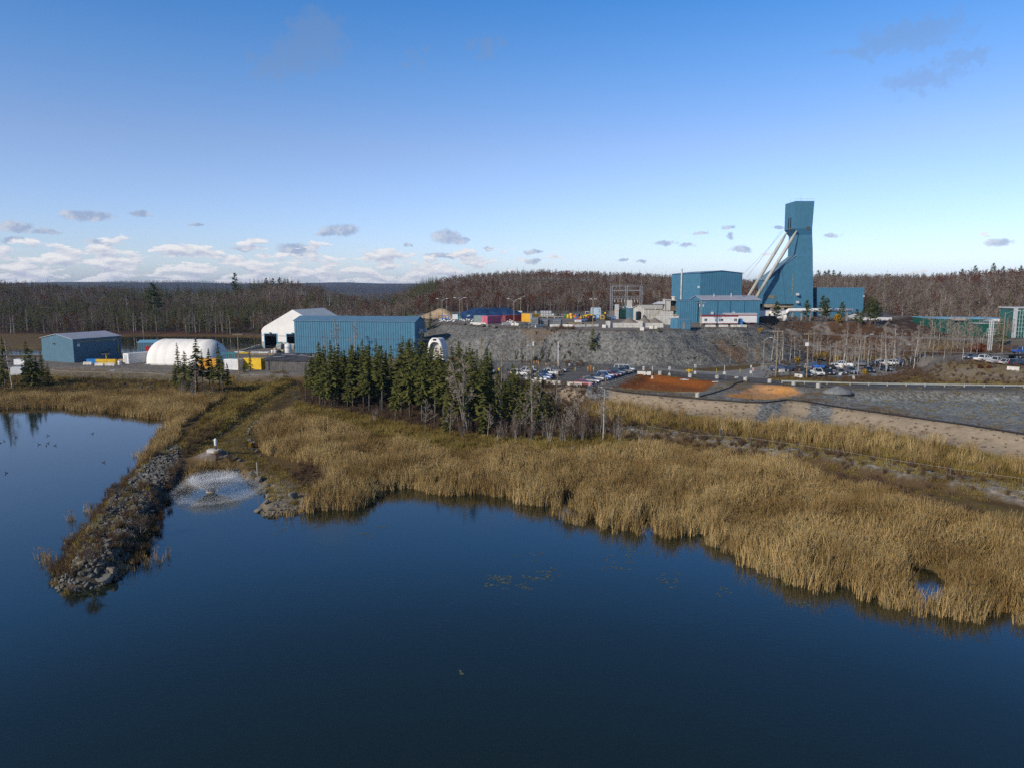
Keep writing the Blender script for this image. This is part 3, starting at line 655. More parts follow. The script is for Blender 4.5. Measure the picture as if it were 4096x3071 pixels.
# ------------------------------------------------------------------ reeds, grass, weeds
REEDS = PP([(1150,2062),(1260,2048),(1330,2050),(1420,2036),(1490,2012),(1560,1968),(1640,1962),(1700,1974),(1780,1982),(1900,1982),(2030,1992),(2060,2016),(2200,2038),(2290,2070),(2330,2080),(2440,2092),(2560,2120),(2620,2090),(2700,2085),
 (2790,2110),(2810,2158),(2870,2208),(2950,2240),(3080,2268),(3180,2318),(3260,2338),(3400,2362),(3500,2402),(3600,2432),(3750,2466),(3900,2484),(3990,2455),(4060,2425),(4100,2485),(4500,2600),(5400,2790),(5400,2480),(4500,2260),(4200,2190),(4000,2140),(3850,2090),(3700,2050),(3600,2020),(3450,1960),(3300,1930),
 (3100,1890),(2900,1860),(2700,1830),(2620,1815),(2400,1845),(2250,1845),(2100,1830),(1950,1822),(1800,1830),(1650,1800),(1500,1770),(1400,1745),(1250,1700),(1150,1680),(1080,1690),(1040,1720),(1030,1760),(1050,1820),(1140,1850),(1300,1880),(1320,1950),(1260,2000)], .3)
LREED = PP([(-300,1630),(0,1630),(150,1627),(230,1626),(330,1638),(460,1648),(520,1658),(640,1673),(690,1690),(720,1725),(800,1668),(900,1600),(850,1585),(700,1578),(500,1582),(300,1590),(100,1590),(-300,1600)], .3)
BREED = [PP(p, .3) for p in ([(680,1725),(720,1735),(700,1800),(650,1830),(600,1850),(560,1895),(600,1840),(640,1775)], [(755,1905),(800,1872),(860,1865),(910,1868),(930,1890),(850,1888),(800,1895),(775,1930),(730,1960),(745,1930)])]
rp = dens(REEDS, 2.3, 3); uu = uaz(rp[:, 0], rp[:, 1]); nn = fbm(rp[:, 0], rp[:, 1], 9, 3, 41)
wet_ = sd(rp[:, 0], rp[:, 1], POND)+1.1*fbm(rp[:, 0], rp[:, 1], 3.0, 3, 5); rp = rp[(wet_ < .4) & (sd(rp[:, 0], rp[:, 1], INLET) < -.2) & (sd(rp[:, 0], rp[:, 1], INLET2) < -.2)]
rp = np.concatenate([rp, dens(PP([(2625,2112),(2700,2104),(2760,2106),(2768,2138),(2690,2152),(2625,2142)], 0), 2.6, 4), dens(PP([(2200,2040),(2330,2085),(2440,2095),(2560,2122),(2560,2132),(2420,2108),(2300,2098),(2190,2052)], 0), 1.3, 4), dens(PP([(2950,2240),(3180,2320),(3400,2364),(3600,2434),(3900,2486),(3900,2496),(3600,2448),(3380,2378),(3160,2332),(2940,2252)], 0), 1.3, 4)])
edge = sd(rp[:, 0], rp[:, 1], POND) > -2.5
lie = fbm(rp[:, 0], rp[:, 1], 5.5, 2, 43) > .08
tall = [reed_clump(100+i) for i in range(6)]; flat = [reed_clump(120+i, (.8, 1.6), 44, .75, .55, lean=.5) for i in range(4)]
scatter('cattail_reeds', 'tall tan cattail reeds standing thick along the pond shore', tall, rp[~lie | edge], (.7, 1.2), .08, hvar=.32)
scatter('flattened_reeds', 'pale bent and flattened cattail reeds among the standing ones', flat, rp[lie & ~edge], (.8, 1.15), .15, hvar=.3)
lp = np.concatenate([dens(LREED, 1.8, 5)]+[dens(b, 3, 6) for b in BREED]+[along(PP([(700,1700),(660,1740),(640,1780),(600,1850),(560,1900)], 0), .4, .8, 8)])
scatter('shore_reeds', 'brown reeds fringing the west pond and the fountain bay', [reed_clump(140+i, (1.1, 1.9), 40) for i in range(4)], lp, (.75, 1.1), .08)
# small separate tufts standing in the water
TUFTS = [(2690,2125,5),(2745,2120,6),(2640,2118,4),(2560,2140,2),(2440,2125,2),(640,2225,2),(590,2240,3),(625,2250,2),(520,2290,3),(575,2265,2),(205,2250,3),(185,2235,2),(215,2230,2),(300,2080,3),(340,2050,3),(635,1745,1),(3060,2300,2),(3290,2365,3),(3905,2480,5),(4085,2490,4),(1215,2050,4),(1130,2062,3),(1180,2068,3),(560,2190,2),(700,1905,2)]
tp = [(x+U(-.8,.8), y+U(-.6,.6)) for (u, v, n) in TUFTS for (x, y) in [P(u, v, 0)] for k in range(n)]
scatter('water_reeds', 'thin reed tufts standing in shallow water off the shore', [reed_clump(150+i, (.7, 1.5), 16, .45) for i in range(3)], tp, (.8, 1.1), .1, zoff=0)
DITCH = PP([(2280,1655),(2350,1625),(2450,1620),(2600,1650),(2800,1680),(3000,1702),(3300,1712),(3500,1738),(3700,1775),(3900,1815),(4096,1858),(4500,1935),(4500,1995),(4096,1935),(3850,1895),(3600,1850),(3300,1800),(3000,1757),(2750,1720),(2600,1700),(2400,1690)], .6)
MEADOW = PP([(1190,1612),(1250,1626),(1400,1652),(1600,1692),(1800,1730),(2000,1750),(2250,1750),(2450,1750),(2600,1800),(2400,1850),(2200,1850),(2000,1830),(1800,1835),(1650,1805),(1500,1775),(1400,1750),(1250,1710),(1100,1690)], .7)
grass = [reed_clump(160+i, (.55, 1.05), 46, .6, .2, M_GRS, (.014, .026), 0, .35) for i in range(5)]
scatter('ditch_grass', 'olive and golden tall grass filling the ditch below the sand bank', grass+tall[:1], dens(DITCH, 1.6, 9), (.9, 1.5), .08)
mp_ = np.concatenate([dens(MEADOW, 2.2, 10), dens(PP([(560,1585),(850,1570),(1000,1530),(1150,1515),(1150,1545),(1000,1640),(880,1720),(760,1790),(700,1760),(800,1680),(900,1600)], 1), .9, 11), dens(PP([(-200,1500),(300,1500),(600,1512),(1000,1520),(1000,1570),(600,1585),(-200,1595)], 1), .55, 12)])
mp_ = mp_[sdl(mp_[:, 0], mp_[:, 1], PATH) > 2]
scatter('meadow_grass', 'golden dry grass between the reeds and the spruce grove', grass, mp_, (.6, 1.15), .08)
sg = np.concatenate([along(PATH, .09, 2.2, 13), along(DYKELINE, .09, 1.6, 14), dens(PP([(960,1800),(1060,1840),(1180,1890),(1290,1960),(1230,2010),(1100,2010),(1050,1950),(980,1870)], .7), 1.6, 15), dens(MID, .10, 16), along(BERMLINE, .06, 3.2, 17), dens(PP([(3560,1500),(3900,1480),(4400,1490),(4400,1532),(3560,1532)], 3.5), .8, 18), dens(PP([(3090,1508),(3240,1512),(3400,1520),(3400,1545),(3080,1522)], 3), .9, 19)])
scatter('short_grass', 'short olive grass on the dyke, path sides and banks', [reed_clump(170+i, (.16, .42), 60, .6, .3, M_GRS, (.012, .022), 0, .5) for i in range(4)], sg, (.7, 1.3), .1)
wd = [shrub(180+i, 1.0, .7, 55) for i in range(4)]
wp = np.concatenate([dens(PP([(1190,1850),(1300,1855),(1330,1900),(1310,1960),(1230,1960),(1170,1910)], .8), 1.0, 20), along(PP([(3350,1905),(3500,1940),(3650,1990),(3800,2050),(4000,2110),(4300,2180)], .8), .16, 1.3, 21), along(PP([(2560,1760),(2750,1775),(2900,1800),(3100,1835)], .9), .35, 1.2, 22),
 along(PP([(700,1880),(690,1930),(650,2010),(600,2110)], .8), .5, .5, 23), dens(PP([(-200,1505),(400,1510),(800,1525),(1050,1530),(950,1570),(500,1570),(-200,1570)], 1.5), .35, 24), dens(GROVE, .8, 25), dens(PP([(720,1790),(800,1735),(900,1700),(880,1740),(800,1800),(740,1850)], 1), .8, 26), dens(PP([(3040,1330),(3300,1300),(3560,1310),(3640,1400),(3560,1440),(3060,1445)], 8), .10, 27), dens(PP([(3300,1515),(3600,1490),(3640,1465),(3700,1480),(3600,1525),(3400,1530)], 3.5), .7, 28), dens(PP([(3640,1470),(3900,1478),(4300,1492),(4300,1520),(3700,1515)], 4), .35, 31), dens(PP([(3560,1380),(4200,1390),(4300,1400),(3900,1420),(3640,1430)], 6), .3, 29), dens(PP([(2080,1425),(2200,1405),(2330,1415),(2350,1440),(2200,1450),(2080,1450)], 5), .3, 33), dens(PP([(840,1870),(870,1830),(930,1850),(900,1880)], .6), 1.2, 34)])
wp = np.concatenate([wp, along(BERMLINE, .35, 2.6, 38)]); scatter('sand_weeds', 'sparse dark tufts of weeds dotting the sand bank', [shrub(195+i, .35, .45, 26) for i in range(3)], dens(SANDY, .32, 39), (.6, 1.3), .1)
scatter('dead_weeds', 'dark brown dead weeds and leafless brush on banks and under trees', wd, wp, (.6, 1.2), .1)
jw = np.concatenate([along(PP([(250,2290),(330,2150),(430,2010),(520,1920),(600,1840)], .4), .13, .7, 35), along(PP([(600,2080),(560,2180),(500,2250)], .4), .2, .6, 36), along(PP([(300,2300),(420,2200),(520,2050),(600,1950)], 1), .22, 1.1, 37)])
scatter('jetty_weeds', 'russet and tan weeds growing between the jetty rocks', wd[:2]+[reed_clump(190+i, (.5, 1.0), 34, .45, .2, M_GRS, (.012, .022), 0, .4) for i in range(2)], jw, (.5, 1.1), .1, zoff=.1)
# ------------------------------------------------------------------ stones
def stone_mat(name, cols):
    m, t = newmat(name); oi = t.node('ShaderNodeObjectInfo'); g = t.node('ShaderNodeNewGeometry'); cr = t.node('ShaderNodeValToRGB'); t.l.new(oi.outputs['Random'], cr.inputs[0]); el = cr.color_ramp.elements
    while len(el) < len(cols): el.new(.5)
    for i, c in enumerate(cols): el[i].position = i/(len(cols)-1); el[i].color = c4(c)
    n = t.noise(g.outputs['Position'], 3.5, 4, .6); k = t.math('MULTIPLY_ADD', n.outputs[0], .8, .6); s_ = t.node('ShaderNodeVectorMath', operation='SCALE'); t.l.new(cr.outputs[0], s_.inputs[0]); t.l.new(k, s_.inputs['Scale'])
    surf(t, s_.outputs[0], .92, n.outputs[0], .5, spec=.15, bd=.08); return m
M_ROCK = stone_mat('grey_rock', [(.085,.083,.078), (.14,.138,.128), (.11,.108,.095), (.20,.195,.178), (.155,.13,.10)])
M_SLOPE = stone_mat('slope_rock', [(.085,.088,.087), (.13,.133,.13), (.10,.103,.10), (.20,.20,.19), (.15,.128,.10)])
B = [boulder(300+i, 2, U(.55, .85)) for i in range(8)]; Bs = [boulder(330+i, 1, U(.5, .8)) for i in range(6)]
for b in B+Bs: b.materials.append(M_ROCK)
Bp = [boulder(350+i, 1, U(.5, .8)) for i in range(6)]
for b in Bp: b.materials.append(M_SLOPE)
jp = fill(JETTY, 4200, 41); scatter('jetty_rubble', 'broken grey rock rubble heaped along the jetty', Bs, jp, (.22, .72), .6, zoff=.06)
sp_ = np.concatenate([dens(PP([(940,1882),(1010,1932),(1045,1962),(1045,1985),(1000,1935),(935,1890)], .3), 6, 42), dens(PP([(1038,2030),(1050,2058),(1130,2058),(1200,2045),(1180,2020),(1080,2005)], .3), 3.5, 43), along(PP([(925,1880),(985,1925),(1040,1965)], .2), .12, .4, 44)])
scatter('shore_rubble', 'small pale rubble on the shore beside the fountain bay', Bs, sp_, (.12, .5), .5, zoff=.02)
u_ = rng.uniform(-70, 120, 30000); v_ = rng.uniform(195, 285, 30000); kp_ = np.clip(1+sd(u_, v_, PAD)/24, 0, 1)**1.25
ok = (kp_ > .04) & (kp_ < .97) & (rng.uniform(0, 1, 30000) < .25+.6*(fbm(u_, v_, 12, 3, 51) > 0)); scatter('slope_stones', 'loose grey stones covering the waste rock slope', Bp, np.column_stack([u_[ok], v_[ok]]), (.15, .62), .5)
bp_ = np.concatenate([along(BERMLINE, .22, 1.4, 52), dens(BASIN, .35, 53), dens(MID, .12, 54)]); scatter('gravel_stones', 'loose stones lying on the berm and gravel beds', Bp, bp_, (.1, .42), .5)
# ------------------------------------------------------------------ trees
M_DRK = pm('dark_bark', (.13, .11, .092), .9, .3, 2.5, rnd=.3)
SPR = [spruce(U(11, 14), U(.2, .38), U(2.1, 2.8), 1.0, 400+i) for i in range(6)]
SPRL = [spruce(U(8, 11), U(.05, .15), U(1.9, 2.5), 1.0, 420+i) for i in range(4)]
THIN = [spruce(12, U(.25, .4), U(1.5, 1.8), .9, 440+i) for i in range(3)]
BIRCH = [bare(12, 500+i, .26, 15, 5, 8, M_BIR, M_TWG, 1, .34, wt=.034) for i in range(6)]
BIRCH2 = [bare(11, 520+i, .24, 10, 5, 7, M_GRT, M_TWG, 4, .35, wt=.026, kink=.09) for i in range(2)]
GREY = [bare(10, 540+i, .28, 16, 5, 8, M_GRT, M_TWG, 1, .25, wt=.028) for i in range(4)]
CLUMP = [bare(6, 560+i, .3, 9, 4, 6, M_GRT, M_TWR, 4, .2, kink=.12) for i in range(3)]
PINES = [pine(9, 580+i) for i in range(3)]
LARCH = larch(8, 600)
RUSS = [bare(8, 610+i, .5, 12, 4, 2, M_GRT, M_TWR, 1, .3, leaves=9, lm=M_RUS) for i in range(2)]
BUSHY = [bare(2.2, 620, .5, 12, 4, 3, M_GRT, M_TWR, 3, .1, leaves=6, lm=M_YEL), bare(2.0, 621, .5, 12, 4, 3, M_GRT, M_TWR, 3, .1, leaves=6, lm=M_RUS)]
BUSHB = [bare(1.9, 630+i, .5, 14, 4, 5, M_GRT, M_TWR, 4, .1, wt=.010) for i in range(2)]
HT = {}
for lst, h in ((SPR, None), (SPRL, None), (THIN, 12), (BIRCH, 12), (BIRCH2, 11), (GREY, 10), (CLUMP, 6), (PINES, 9), ([LARCH], 8), (RUSS, 8), (BUSHY, 2.1), (BUSHB, 1.9)):
    for tk, cr in lst: HT[cr.name] = max(max(v.co.z for v in cr.vertices), max(v.co.z for v in tk.vertices))
def tree(name, kind, x, y, h, label, cat='tree', group=None, z=None, crown='crown', rz=None, lean=0):
    tk, cr = kind; zz_ = gz(x, y) if z is None else z
    r = thing(name, label, cat, (x, y, zz_-.05), U(0, 2*PI) if rz is None else rz, group); s_ = h/HT[cr.name]; wd_ = U(.8, 1.35) if 'spruce' in name else U(.92, 1.08); r.scale = (s_*wd_, s_*wd_*U(.9, 1.1), s_)
    if lean: r.rotation_euler[0] = lean
    link('trunk', tk, r); link(crown, cr, r); return r
def tree_px(name, kind, u, v, vtop, label, z=1.0, **kw):
    q = hit(u, v); x, y, zg = q if q else (*P(u, v, z), z); h = PY(u, vtop, y)[1]-zg
    return tree(name, kind, x, y, max(h, .5), label, z=zg, **kw)
# the grove in front of the long blue hall (u, base v, top v)
random.seed(11)
FRONT = [(1225,1606,1448,3),(1252,1612,1408,2),(1282,1628,1362,0),(1302,1634,1420,1),(1330,1632,1384,3),(1352,1622,1404,2),(1390,1645,1500,5),(1412,1632,1390,1),(1455,1640,1352,0),(1478,1648,1372,4),(1530,1650,1378,2),(1582,1700,1480,5),(1608,1660,1366,0),(1640,1668,1364,1),
 (1688,1694,1424,2),(1740,1702,1386,3),(1776,1700,1440,4),(1832,1702,1470,0),(1840,1690,1420,5),(1892,1726,1388,1),(1964,1712,1404,2),(1988,1722,1500,3),(2084,1740,1530,4),(2034,1716,1492,0),(2110,1730,1560,5),(2060,1748,1620,1)]
for i, (u, v, vt, k) in enumerate(FRONT):
    nm = ('tallest dark spruce, ' if vt < 1365 else 'slim spruce, ' if vt > 1480 else 'dark spruce, ') + ['edge of the grove by the grassy track', 'front row of the grove by the grassy track', 'against the blue hall front', 'in the middle of the grove front', 'beside the bare birch at the grove end', 'below the parked silver truck'][min(5, int((u-1220)/150))]
    tree_px('spruce_tree', (SPR if i % 5 else THIN)[k % 3 if i % 5 == 0 else k], u, v, vt, nm, group='spruces in the front row of the grove')
gp = fill(PP([(1230,1590),(1300,1612),(1500,1630),(1700,1665),(1900,1690),(2100,1710),(2200,1715),(2150,1600),(1950,1570),(1700,1545),(1500,1535),(1300,1550)], 1), 112, 61)
for i, (x, y) in enumerate(gp):
    u = float(uaz(x, y)); tree('spruce_tree', random.choice(SPR+SPRL[:1]), x, y, U(9.5, 13.5) if u < 1950 else U(5, 10), 'dark green spruce standing inside the grove behind its front row', group='spruces inside the grove')
for (u, v, vt, k, lab) in [(1870,1735,1400,0,'many-forked pale bare birch leaning over the spruces of the grove'),(2002,1700,1395,1,'leafless grey tree between the grove and the parked cars')]:
    tree_px('bare_tree', (BIRCH2[0], GREY[0])[k], u, v, vt, lab)
for i, (u, v, vt, k) in enumerate([(2130,1745,1460,0),(2150,1700,1530,1),(2222,1705,1440,2),(2290,1748,1570,3),(2320,1742,1550,0),(2350,1730,1590,1),(2260,1760,1620,2),(2180,1762,1640,3),(2100,1760,1600,0),(2400,1745,1610,1),(2470,1740,1640,2),(2050,1760,1650,3),(1800,1745,1600,0),(1950,1752,1610,1),(1700,1735,1590,2)]):
    tree_px('bare_tree', GREY[k], u, v, vt, 'thin leafless grey sapling at the foot of the grove', group='bare saplings at the foot of the grove')
tree_px('dead_birch', BIRCH[2], 2412, 1768, 1490, 'tall lone dead birch with a forked white top in front of the sand bank')
for i, (u, v, vt) in enumerate([(2060,1765,1660),(2130,1770,1650),(2200,1775,1655),(2260,1775,1650),(2330,1775,1670),(2560,1775,1690),(2480,1770,1670),(1850,1760,1670),(1500,1690,1620),(1990,1770,1690)]):
    tree_px('bare_shrub', CLUMP[i % 3], u, v, vt, 'many-stemmed leafless brown shrub at the edge of the marsh', cat='shrub', group='bare shrubs along the marsh edge')
for i, (u, v, vt, k) in enumerate([(2130,1712,1540,0),(2175,1722,1570,1),(2215,1718,1590,2),(2065,1700,1500,3),(2250,1728,1610,0),(1935,1742,1560,1),(1790,1735,1540,2)]):
    tree_px('spruce_tree', SPRL[k], u, v, vt, 'short bushy spruce at the thinning east end of the grove', group='short spruces at the east end of the grove')
random.seed(19)
for i, (x, y) in enumerate(fill(PP([(1950,1715),(2250,1700),(2440,1730),(2480,1768),(2250,1772),(1950,1755)], 1), 34, 66)): tree('bare_shrub', CLUMP[i % 3], x, y, U(2, 4.5), 'many-stemmed brown brush filling the thinning end of the grove', 'shrub', 'brush at the east end of the grove')
# clumps by the west pond
for i, (u, v, vt, k) in enumerate([(22,1560,1345,0),(8,1555,1400,1),(112,1545,1362,2),(135,1552,1395,3),(172,1535,1405,0),(196,1540,1450,1),(150,1550,1420,4)]):
    tree_px('spruce_tree', SPRL[k % 4] if i % 2 else SPR[k], u, v, vt, 'dark spruce in the small clump between the west pond and the gable hall', group='spruces of the west clump', z=1.5)
tree_px('bare_birch', BIRCH[0], 50, 1560, 1352, 'thin bare birch among the spruces of the west clump', z=1.5)
for i, (u, v, vt, k) in enumerate([(722,1578,1368,0),(745,1580,1400,1),(790,1572,1350,2),(812,1575,1395,3),(840,1568,1390,4),(880,1575,1370,5),(893,1580,1420,0),(765,1585,1440,1),(705,1575,1440,2),(855,1580,1440,3),(915,1578,1450,4)]):
    tree_px('spruce_tree', THIN[k % 3] if i % 3 == 0 else SPR[k], u, v, vt, 'sparse half-bare spruce in the clump before the white fabric dome', group='spruces before the white dome', z=1.5)
tree_px('bare_birch', BIRCH[3], 782, 1590, 1440, 'leaning bare birch in the clump before the white dome', z=1.5)
for i, (u, v, vt) in enumerate([(730,1590,1500),(770,1598,1510),(820,1592,1520),(860,1590,1530),(560,1572,1520),(600,1560,1525)]):
    tree_px('bare_shrub', CLUMP[i % 3], u, v, vt, 'grey leafless brush below the clump before the dome', cat='shrub', group='bare shrubs below the dome clump', z=1.5)
tree_px('spruce_tree', SPRL[0], 1002, 1484, 1405, 'small spruce standing right in front of the yellow container', z=3)
tree_px('spruce_sapling', SPRL[1], 975, 1490, 1450, 'stubby spruce sapling beside the power pole by the yellow container', z=3)
for (u, v, vt, k) in [(1350,1440,1272,0),(1420,1445,1285,1),(1300,1450,1330,2)]:
    tree_px('bare_birch', BIRCH[k], u, v, vt, 'tall pale bare birch rising in front of the long blue hall', group='birches before the blue hall', z=3)
# slope and road side
for (u, v, vt, lab) in [(2370,1405,1310,'lone young spruce growing on the waste rock slope'),(1722,1320,1240,'small dark spruce at the west shoulder of the pad'),(1698,1330,1260,'dark spruce beside the end of the blue hall at the pad shoulder')]:
    tree_px('spruce_tree', SPRL[2], u, v, vt, lab, z=8)
for i, (u, v, vt) in enumerate([(2842,1400,1378),(2928,1385,1355),(2780,1340,1318),(2637,1332,1308),(2258,1438,1410),(2280,1430,1405),(2775,1440,1415),(2750,1440,1425)]):
    tree_px('spruce_sapling', SPRL[i % 4], u, v, vt, 'small green spruce sapling rooted on the waste rock slope', group='saplings on the rock slope', z=6)
for i, (u, v, vt, k) in enumerate([(2080,1435,1330,0),(2098,1448,1335,1),(2108,1452,1345,2),(2160,1430,1340,3),(2260,1405,1350,4),(2295,1405,1360,5),(2345,1402,1350,0),(2190,1440,1385,1),(2802,1455,1410,1),(2920,1460,1385,2),(2990,1390,1340,3)]):
    tree_px('birch_tree', BIRCH[k], u, v, vt, 'slender white-stemmed bare birch at the foot of the rock slope', group='birches at the foot of the rock slope', z=4)
for i, (u, v, vt) in enumerate([(2062,1440,1395),(2170,1438,1400),(2090,1440,1410),(2140,1445,1415)]):
    tree_px('spruce_tree', SPRL[i], u, v, vt, 'low dark spruce under the birches at the slope foot', group='low spruces at the slope foot', z=4)
tree_px('larch_tree', LARCH, 3025, 1462, 1368, 'golden orange larch at the corner of the road turn-off', z=3)
for i, (u, v, vt, k) in enumerate([(3085,1448,1300,0),(3110,1440,1310,1),(3128,1452,1330,2),(3160,1450,1325,3),(3178,1440,1310,4),(3200,1445,1340,5),(3255,1432,1310,0),(3282,1420,1330,1),(3100,1430,1345,2),(3300,1440,1330,3)]):
    tree_px('birch_tree', BIRCH[k], u, v, vt, 'bare birch on the brown bank behind the row of parked trucks', group='birches behind the parked trucks', z=4)
for i, (u, v, vt, k) in enumerate([(3370,1490,1290,0),(3382,1485,1330,1),(3410,1495,1340,3),(3430,1500,1350,4),(3538,1482,1300,5),(3545,1490,1282,0),(3520,1480,1330,1),(3570,1475,1310,2),(3582,1470,1295,3),(3595,1472,1315,4),(3640,1465,1320,5),(3655,1468,1300,0),(3668,1460,1282,1),(3500,1470,1345,2),(3470,1480,1350,3),(3610,1470,1330,4)]):
    tree_px('birch_tree', BIRCH[k], u, v, vt, 'white-barked bare birch standing in front of the parked trucks', group='birches before the parked trucks', z=3)
for i, (u, v, vt, k) in enumerate([(3715,1400,1285,0),(3735,1400,1290,1),(3755,1380,1280,2),(3792,1390,1278,3),(3808,1400,1290,4),(3925,1425,1330,5),(3700,1440,1330,0),(3775,1440,1340,1),(3850,1440,1330,2),(3880,1430,1350,3),(3830,1400,1300,4),(3905,1430,1360,5),(3680,1450,1360,0),(3730,1440,1370,1),(3950,1420,1340,2)]):
    tree_px('birch_tree', BIRCH[k], u, v, vt, 'crooked bare birch between the car park and the green building', group='birches before the green building', z=5)
random.seed(22)
for i, (x, y) in enumerate(fill(PP([(3100,1452),(3300,1440),(3560,1445),(3680,1440),(3640,1400),(3560,1360),(3300,1380),(3120,1400)], 6), 46, 64)):
    tree('birch_tree', BIRCH[i % 6], x, y, U(5, 8.5), 'slim bare birch scattered over the brown rocky bank', group='birches on the rocky bank')
for i, (x, y) in enumerate(fill(PP([(3690,1395),(3900,1390),(4090,1375),(4090,1345),(3900,1340),(3690,1340)], 7), 40, 65)):
    tree('bare_tree', GREY[i % 4], x, y, U(6, 9.5), 'grey leafless tree screening the green building', group='bare trees screening the green building')
random.seed(21)
for i, (x, y) in enumerate(fill(PP([(3560,1440),(3700,1440),(3880,1425),(4000,1405),(3950,1375),(3700,1370),(3560,1390)], 6), 22, 63)):
    tree('bare_tree', GREY[i % 4], x, y, U(5, 8.5), 'thin grey leafless tree in the thicket beside the knoll', group='bare trees of the thicket by the knoll')
for i, (u, v, vt, k) in enumerate([(3105,1290,1203,0),(3226,1288,1198,1),(3288,1292,1180,2),(3305,1290,1190,0),(3366,1288,1205,1),(3425,1300,1235,2),(3480,1305,1182,0),(3500,1308,1200,1),(3445,1310,1240,2)]):
    tree_px('pine_tree', PINES[k], u, v, vt, 'bushy green pine on the rocky brow before the blue tower', group='pines on the rocky brow', z=13)
tree_px('spruce_tree', SPRL[3], 4000, 1380, 1285, 'dark spruce in front of the green building beside the light pole', z=7)
for (u, v, vt, k, lab) in [(3350,1295,1255,0,'orange-leaved bush among the pines on the brow'),(3040,1335,1310,0,'orange bush at the corner of the rocky brow'),(3190,1452,1425,0,'yellow-leaved bush behind the parked trucks'),(3268,1440,1410,0,'tall yellow bush behind the white truck'),(3300,1430,1405,0,'small yellow bush up the brown bank'),(3345,1448,1420,0,'green-yellow bush near the tall birch'),(3910,1425,1370,1,'rust-coloured bush behind the white pickup on the knoll'),(3920,1478,1455,1,'low rust-red bush on the gravel below the knoll'),(3955,1478,1458,1,'second low rust bush on the gravel below the knoll cars'),(3460,1505,1475,0,'orange bush between the birches by the road'),(1005,1790,1765,0,'low yellow bush beside the track')]:
    tree_px('leafy_bush', BUSHY[k], u, v, vt, lab, cat='bush', z=4 if v < 1500 and v > 1400 else (12 if v < 1400 else 1))
tree_px('russet_tree', RUSS[0], 952, 1332, 1268, 'round rust-red tree at the foot of the wooded hill across the far pond', z=1)
for i, (u, v, vt, k, lab) in enumerate([(830,1975,1940,0,'bare purple-brown bush where the jetty meets the bay'),(310,2130,2085,1,'russet bush halfway along the jetty side'),(372,2270,2180,0,'bare bush on the broad end of the jetty'),(465,1990,1930,1,'pale tan bush on the pond side of the jetty'),(560,2150,2060,0,'dark brown bush on the bay side of the jetty'),(600,2010,1965,1,'low brown bush on the upper jetty'),(640,2085,2040,0,'small dark bush at the bay edge of the jetty'),(265,2240,2180,1,'rusty bush near the jetty tip'),(720,1880,1830,0,'dark bare bush at the landward end of the jetty')]):
    tree_px('jetty_bush', BUSHB[k], u, v, vt-12, lab, cat='bush', z=1)
# ---- the woods: front rows as single trees, the mass behind as one scatter
random.seed(31)
FRW = [bare(13, 640+i, .24, 14, 5, 7, M_BIR if i < 2 else M_DRK, M_TWF, 1, .36, wt=.065) for i in range(6)]
for tk, cr in FRW: HT[cr.name] = 13.2
FSP = [spruce(12, .1, 1.9, .8, 660+i, True) for i in range(3)]
for tk, cr in FSP: HT[cr.name] = 12
def wood_row(us, yoff, n, label, group, sp=.3, hh=(11, 15), spl=None, spg=None):
    for i in range(n):
        u = U(*us); y = float(np.interp(u, U_, YB))+U(*yoff); x = (u-CU)/F*y; s_ = random.random() < sp
        tree('spruce_tree' if s_ else 'bare_tree', random.choice(FSP) if s_ else random.choice(FRW), x, y, U(*hh)*(.85 if s_ else 1), spl if s_ else label, group=spg if s_ else group)
wood_row((-40, 1050), (-2, 16), 120, 'tall pale bare tree in the front row of the wood across the far pond', 'bare trees fronting the wood across the far pond', .33, (8, 13), 'dark spruce in the front row of the wood across the far pond', 'spruces fronting the wood across the far pond')
wood_row((1300, 1760), (-2, 22), 34, 'grey bare tree on the lower slope between the fabric hall and the sand heap', 'bare trees behind the fabric hall', .5, (8, 12), 'dark spruce on the slope between the fabric hall and the sand heap', 'spruces behind the fabric hall')
wood_row((1760, 2700), (0, 22), 60, 'pale bare tree at the back edge of the upper yard', 'bare trees behind the upper yard', .12, (6, 10), 'green spruce at the back edge of the upper yard', 'spruces behind the upper yard')
wood_row((3440, 4150), (0, 22), 60, 'slender bare tree in the front row of the hillside behind the green building', 'bare trees behind the green building', .2, (9, 13), 'dark spruce on the hillside behind the green building', 'spruces behind the green building')
for (u, vt, lab) in [(950,1090,'tall ragged pine sticking up alone from the hilltop ridge'),(1075,1110,'broad dark pine on the hilltop ridge'),(1100,1112,'narrow dark pine on the hilltop ridge beside the broad one'),(1128,1108,'pine at the bare end of the hilltop ridge'),(1160,1116,'last small pine on the hilltop ridge'),(622,1128,'round-topped pine rising over the bare wood')]:
    y = float(np.interp(u, U_, DR))-6 if u > 700 else 470; x = (u-CU)/F*y; zg = gz(x, y); tree('ridge_pine', PINES[int(u) % 3], x, y, PY(u, vt, y)[1]-zg, lab, z=zg)
for (u, vt) in [(3880,1060),(3952,1050),(3990,1063),(3830,1075),(3260,1080),(3285,1082),(3300,1078),(3320,1080),(3345,1085),(4060,1060)]:
    y = float(np.interp(u, U_, DR))-6; x = (u-CU)/F*y; zg = gz(x, y); tree('ridge_pine', PINES[int(u) % 3], x, y, max(6, PY(u, vt, y)[1]-zg), 'dark pine standing along the skyline east of the tower', group='pines on the east skyline', z=zg)
def joined(pair):
    tk, cr = pair; me = bpy.data.meshes.new('wood_tree'); va = [tuple(v.co) for v in tk.vertices]; vb = [tuple(v.co) for v in cr.vertices]; n = len(va)
    fa = [tuple(p.vertices) for p in tk.polygons]; fb = [tuple(i+n for i in p.vertices) for p in cr.polygons]
    me.from_pydata(va+vb, [], fa+fb); me.materials.append(tk.materials[0]); me.materials.append(cr.materials[0]); me.polygons.foreach_set('material_index', [0]*len(fa)+[1-p.material_index for p in cr.polygons]); me.update(); return me
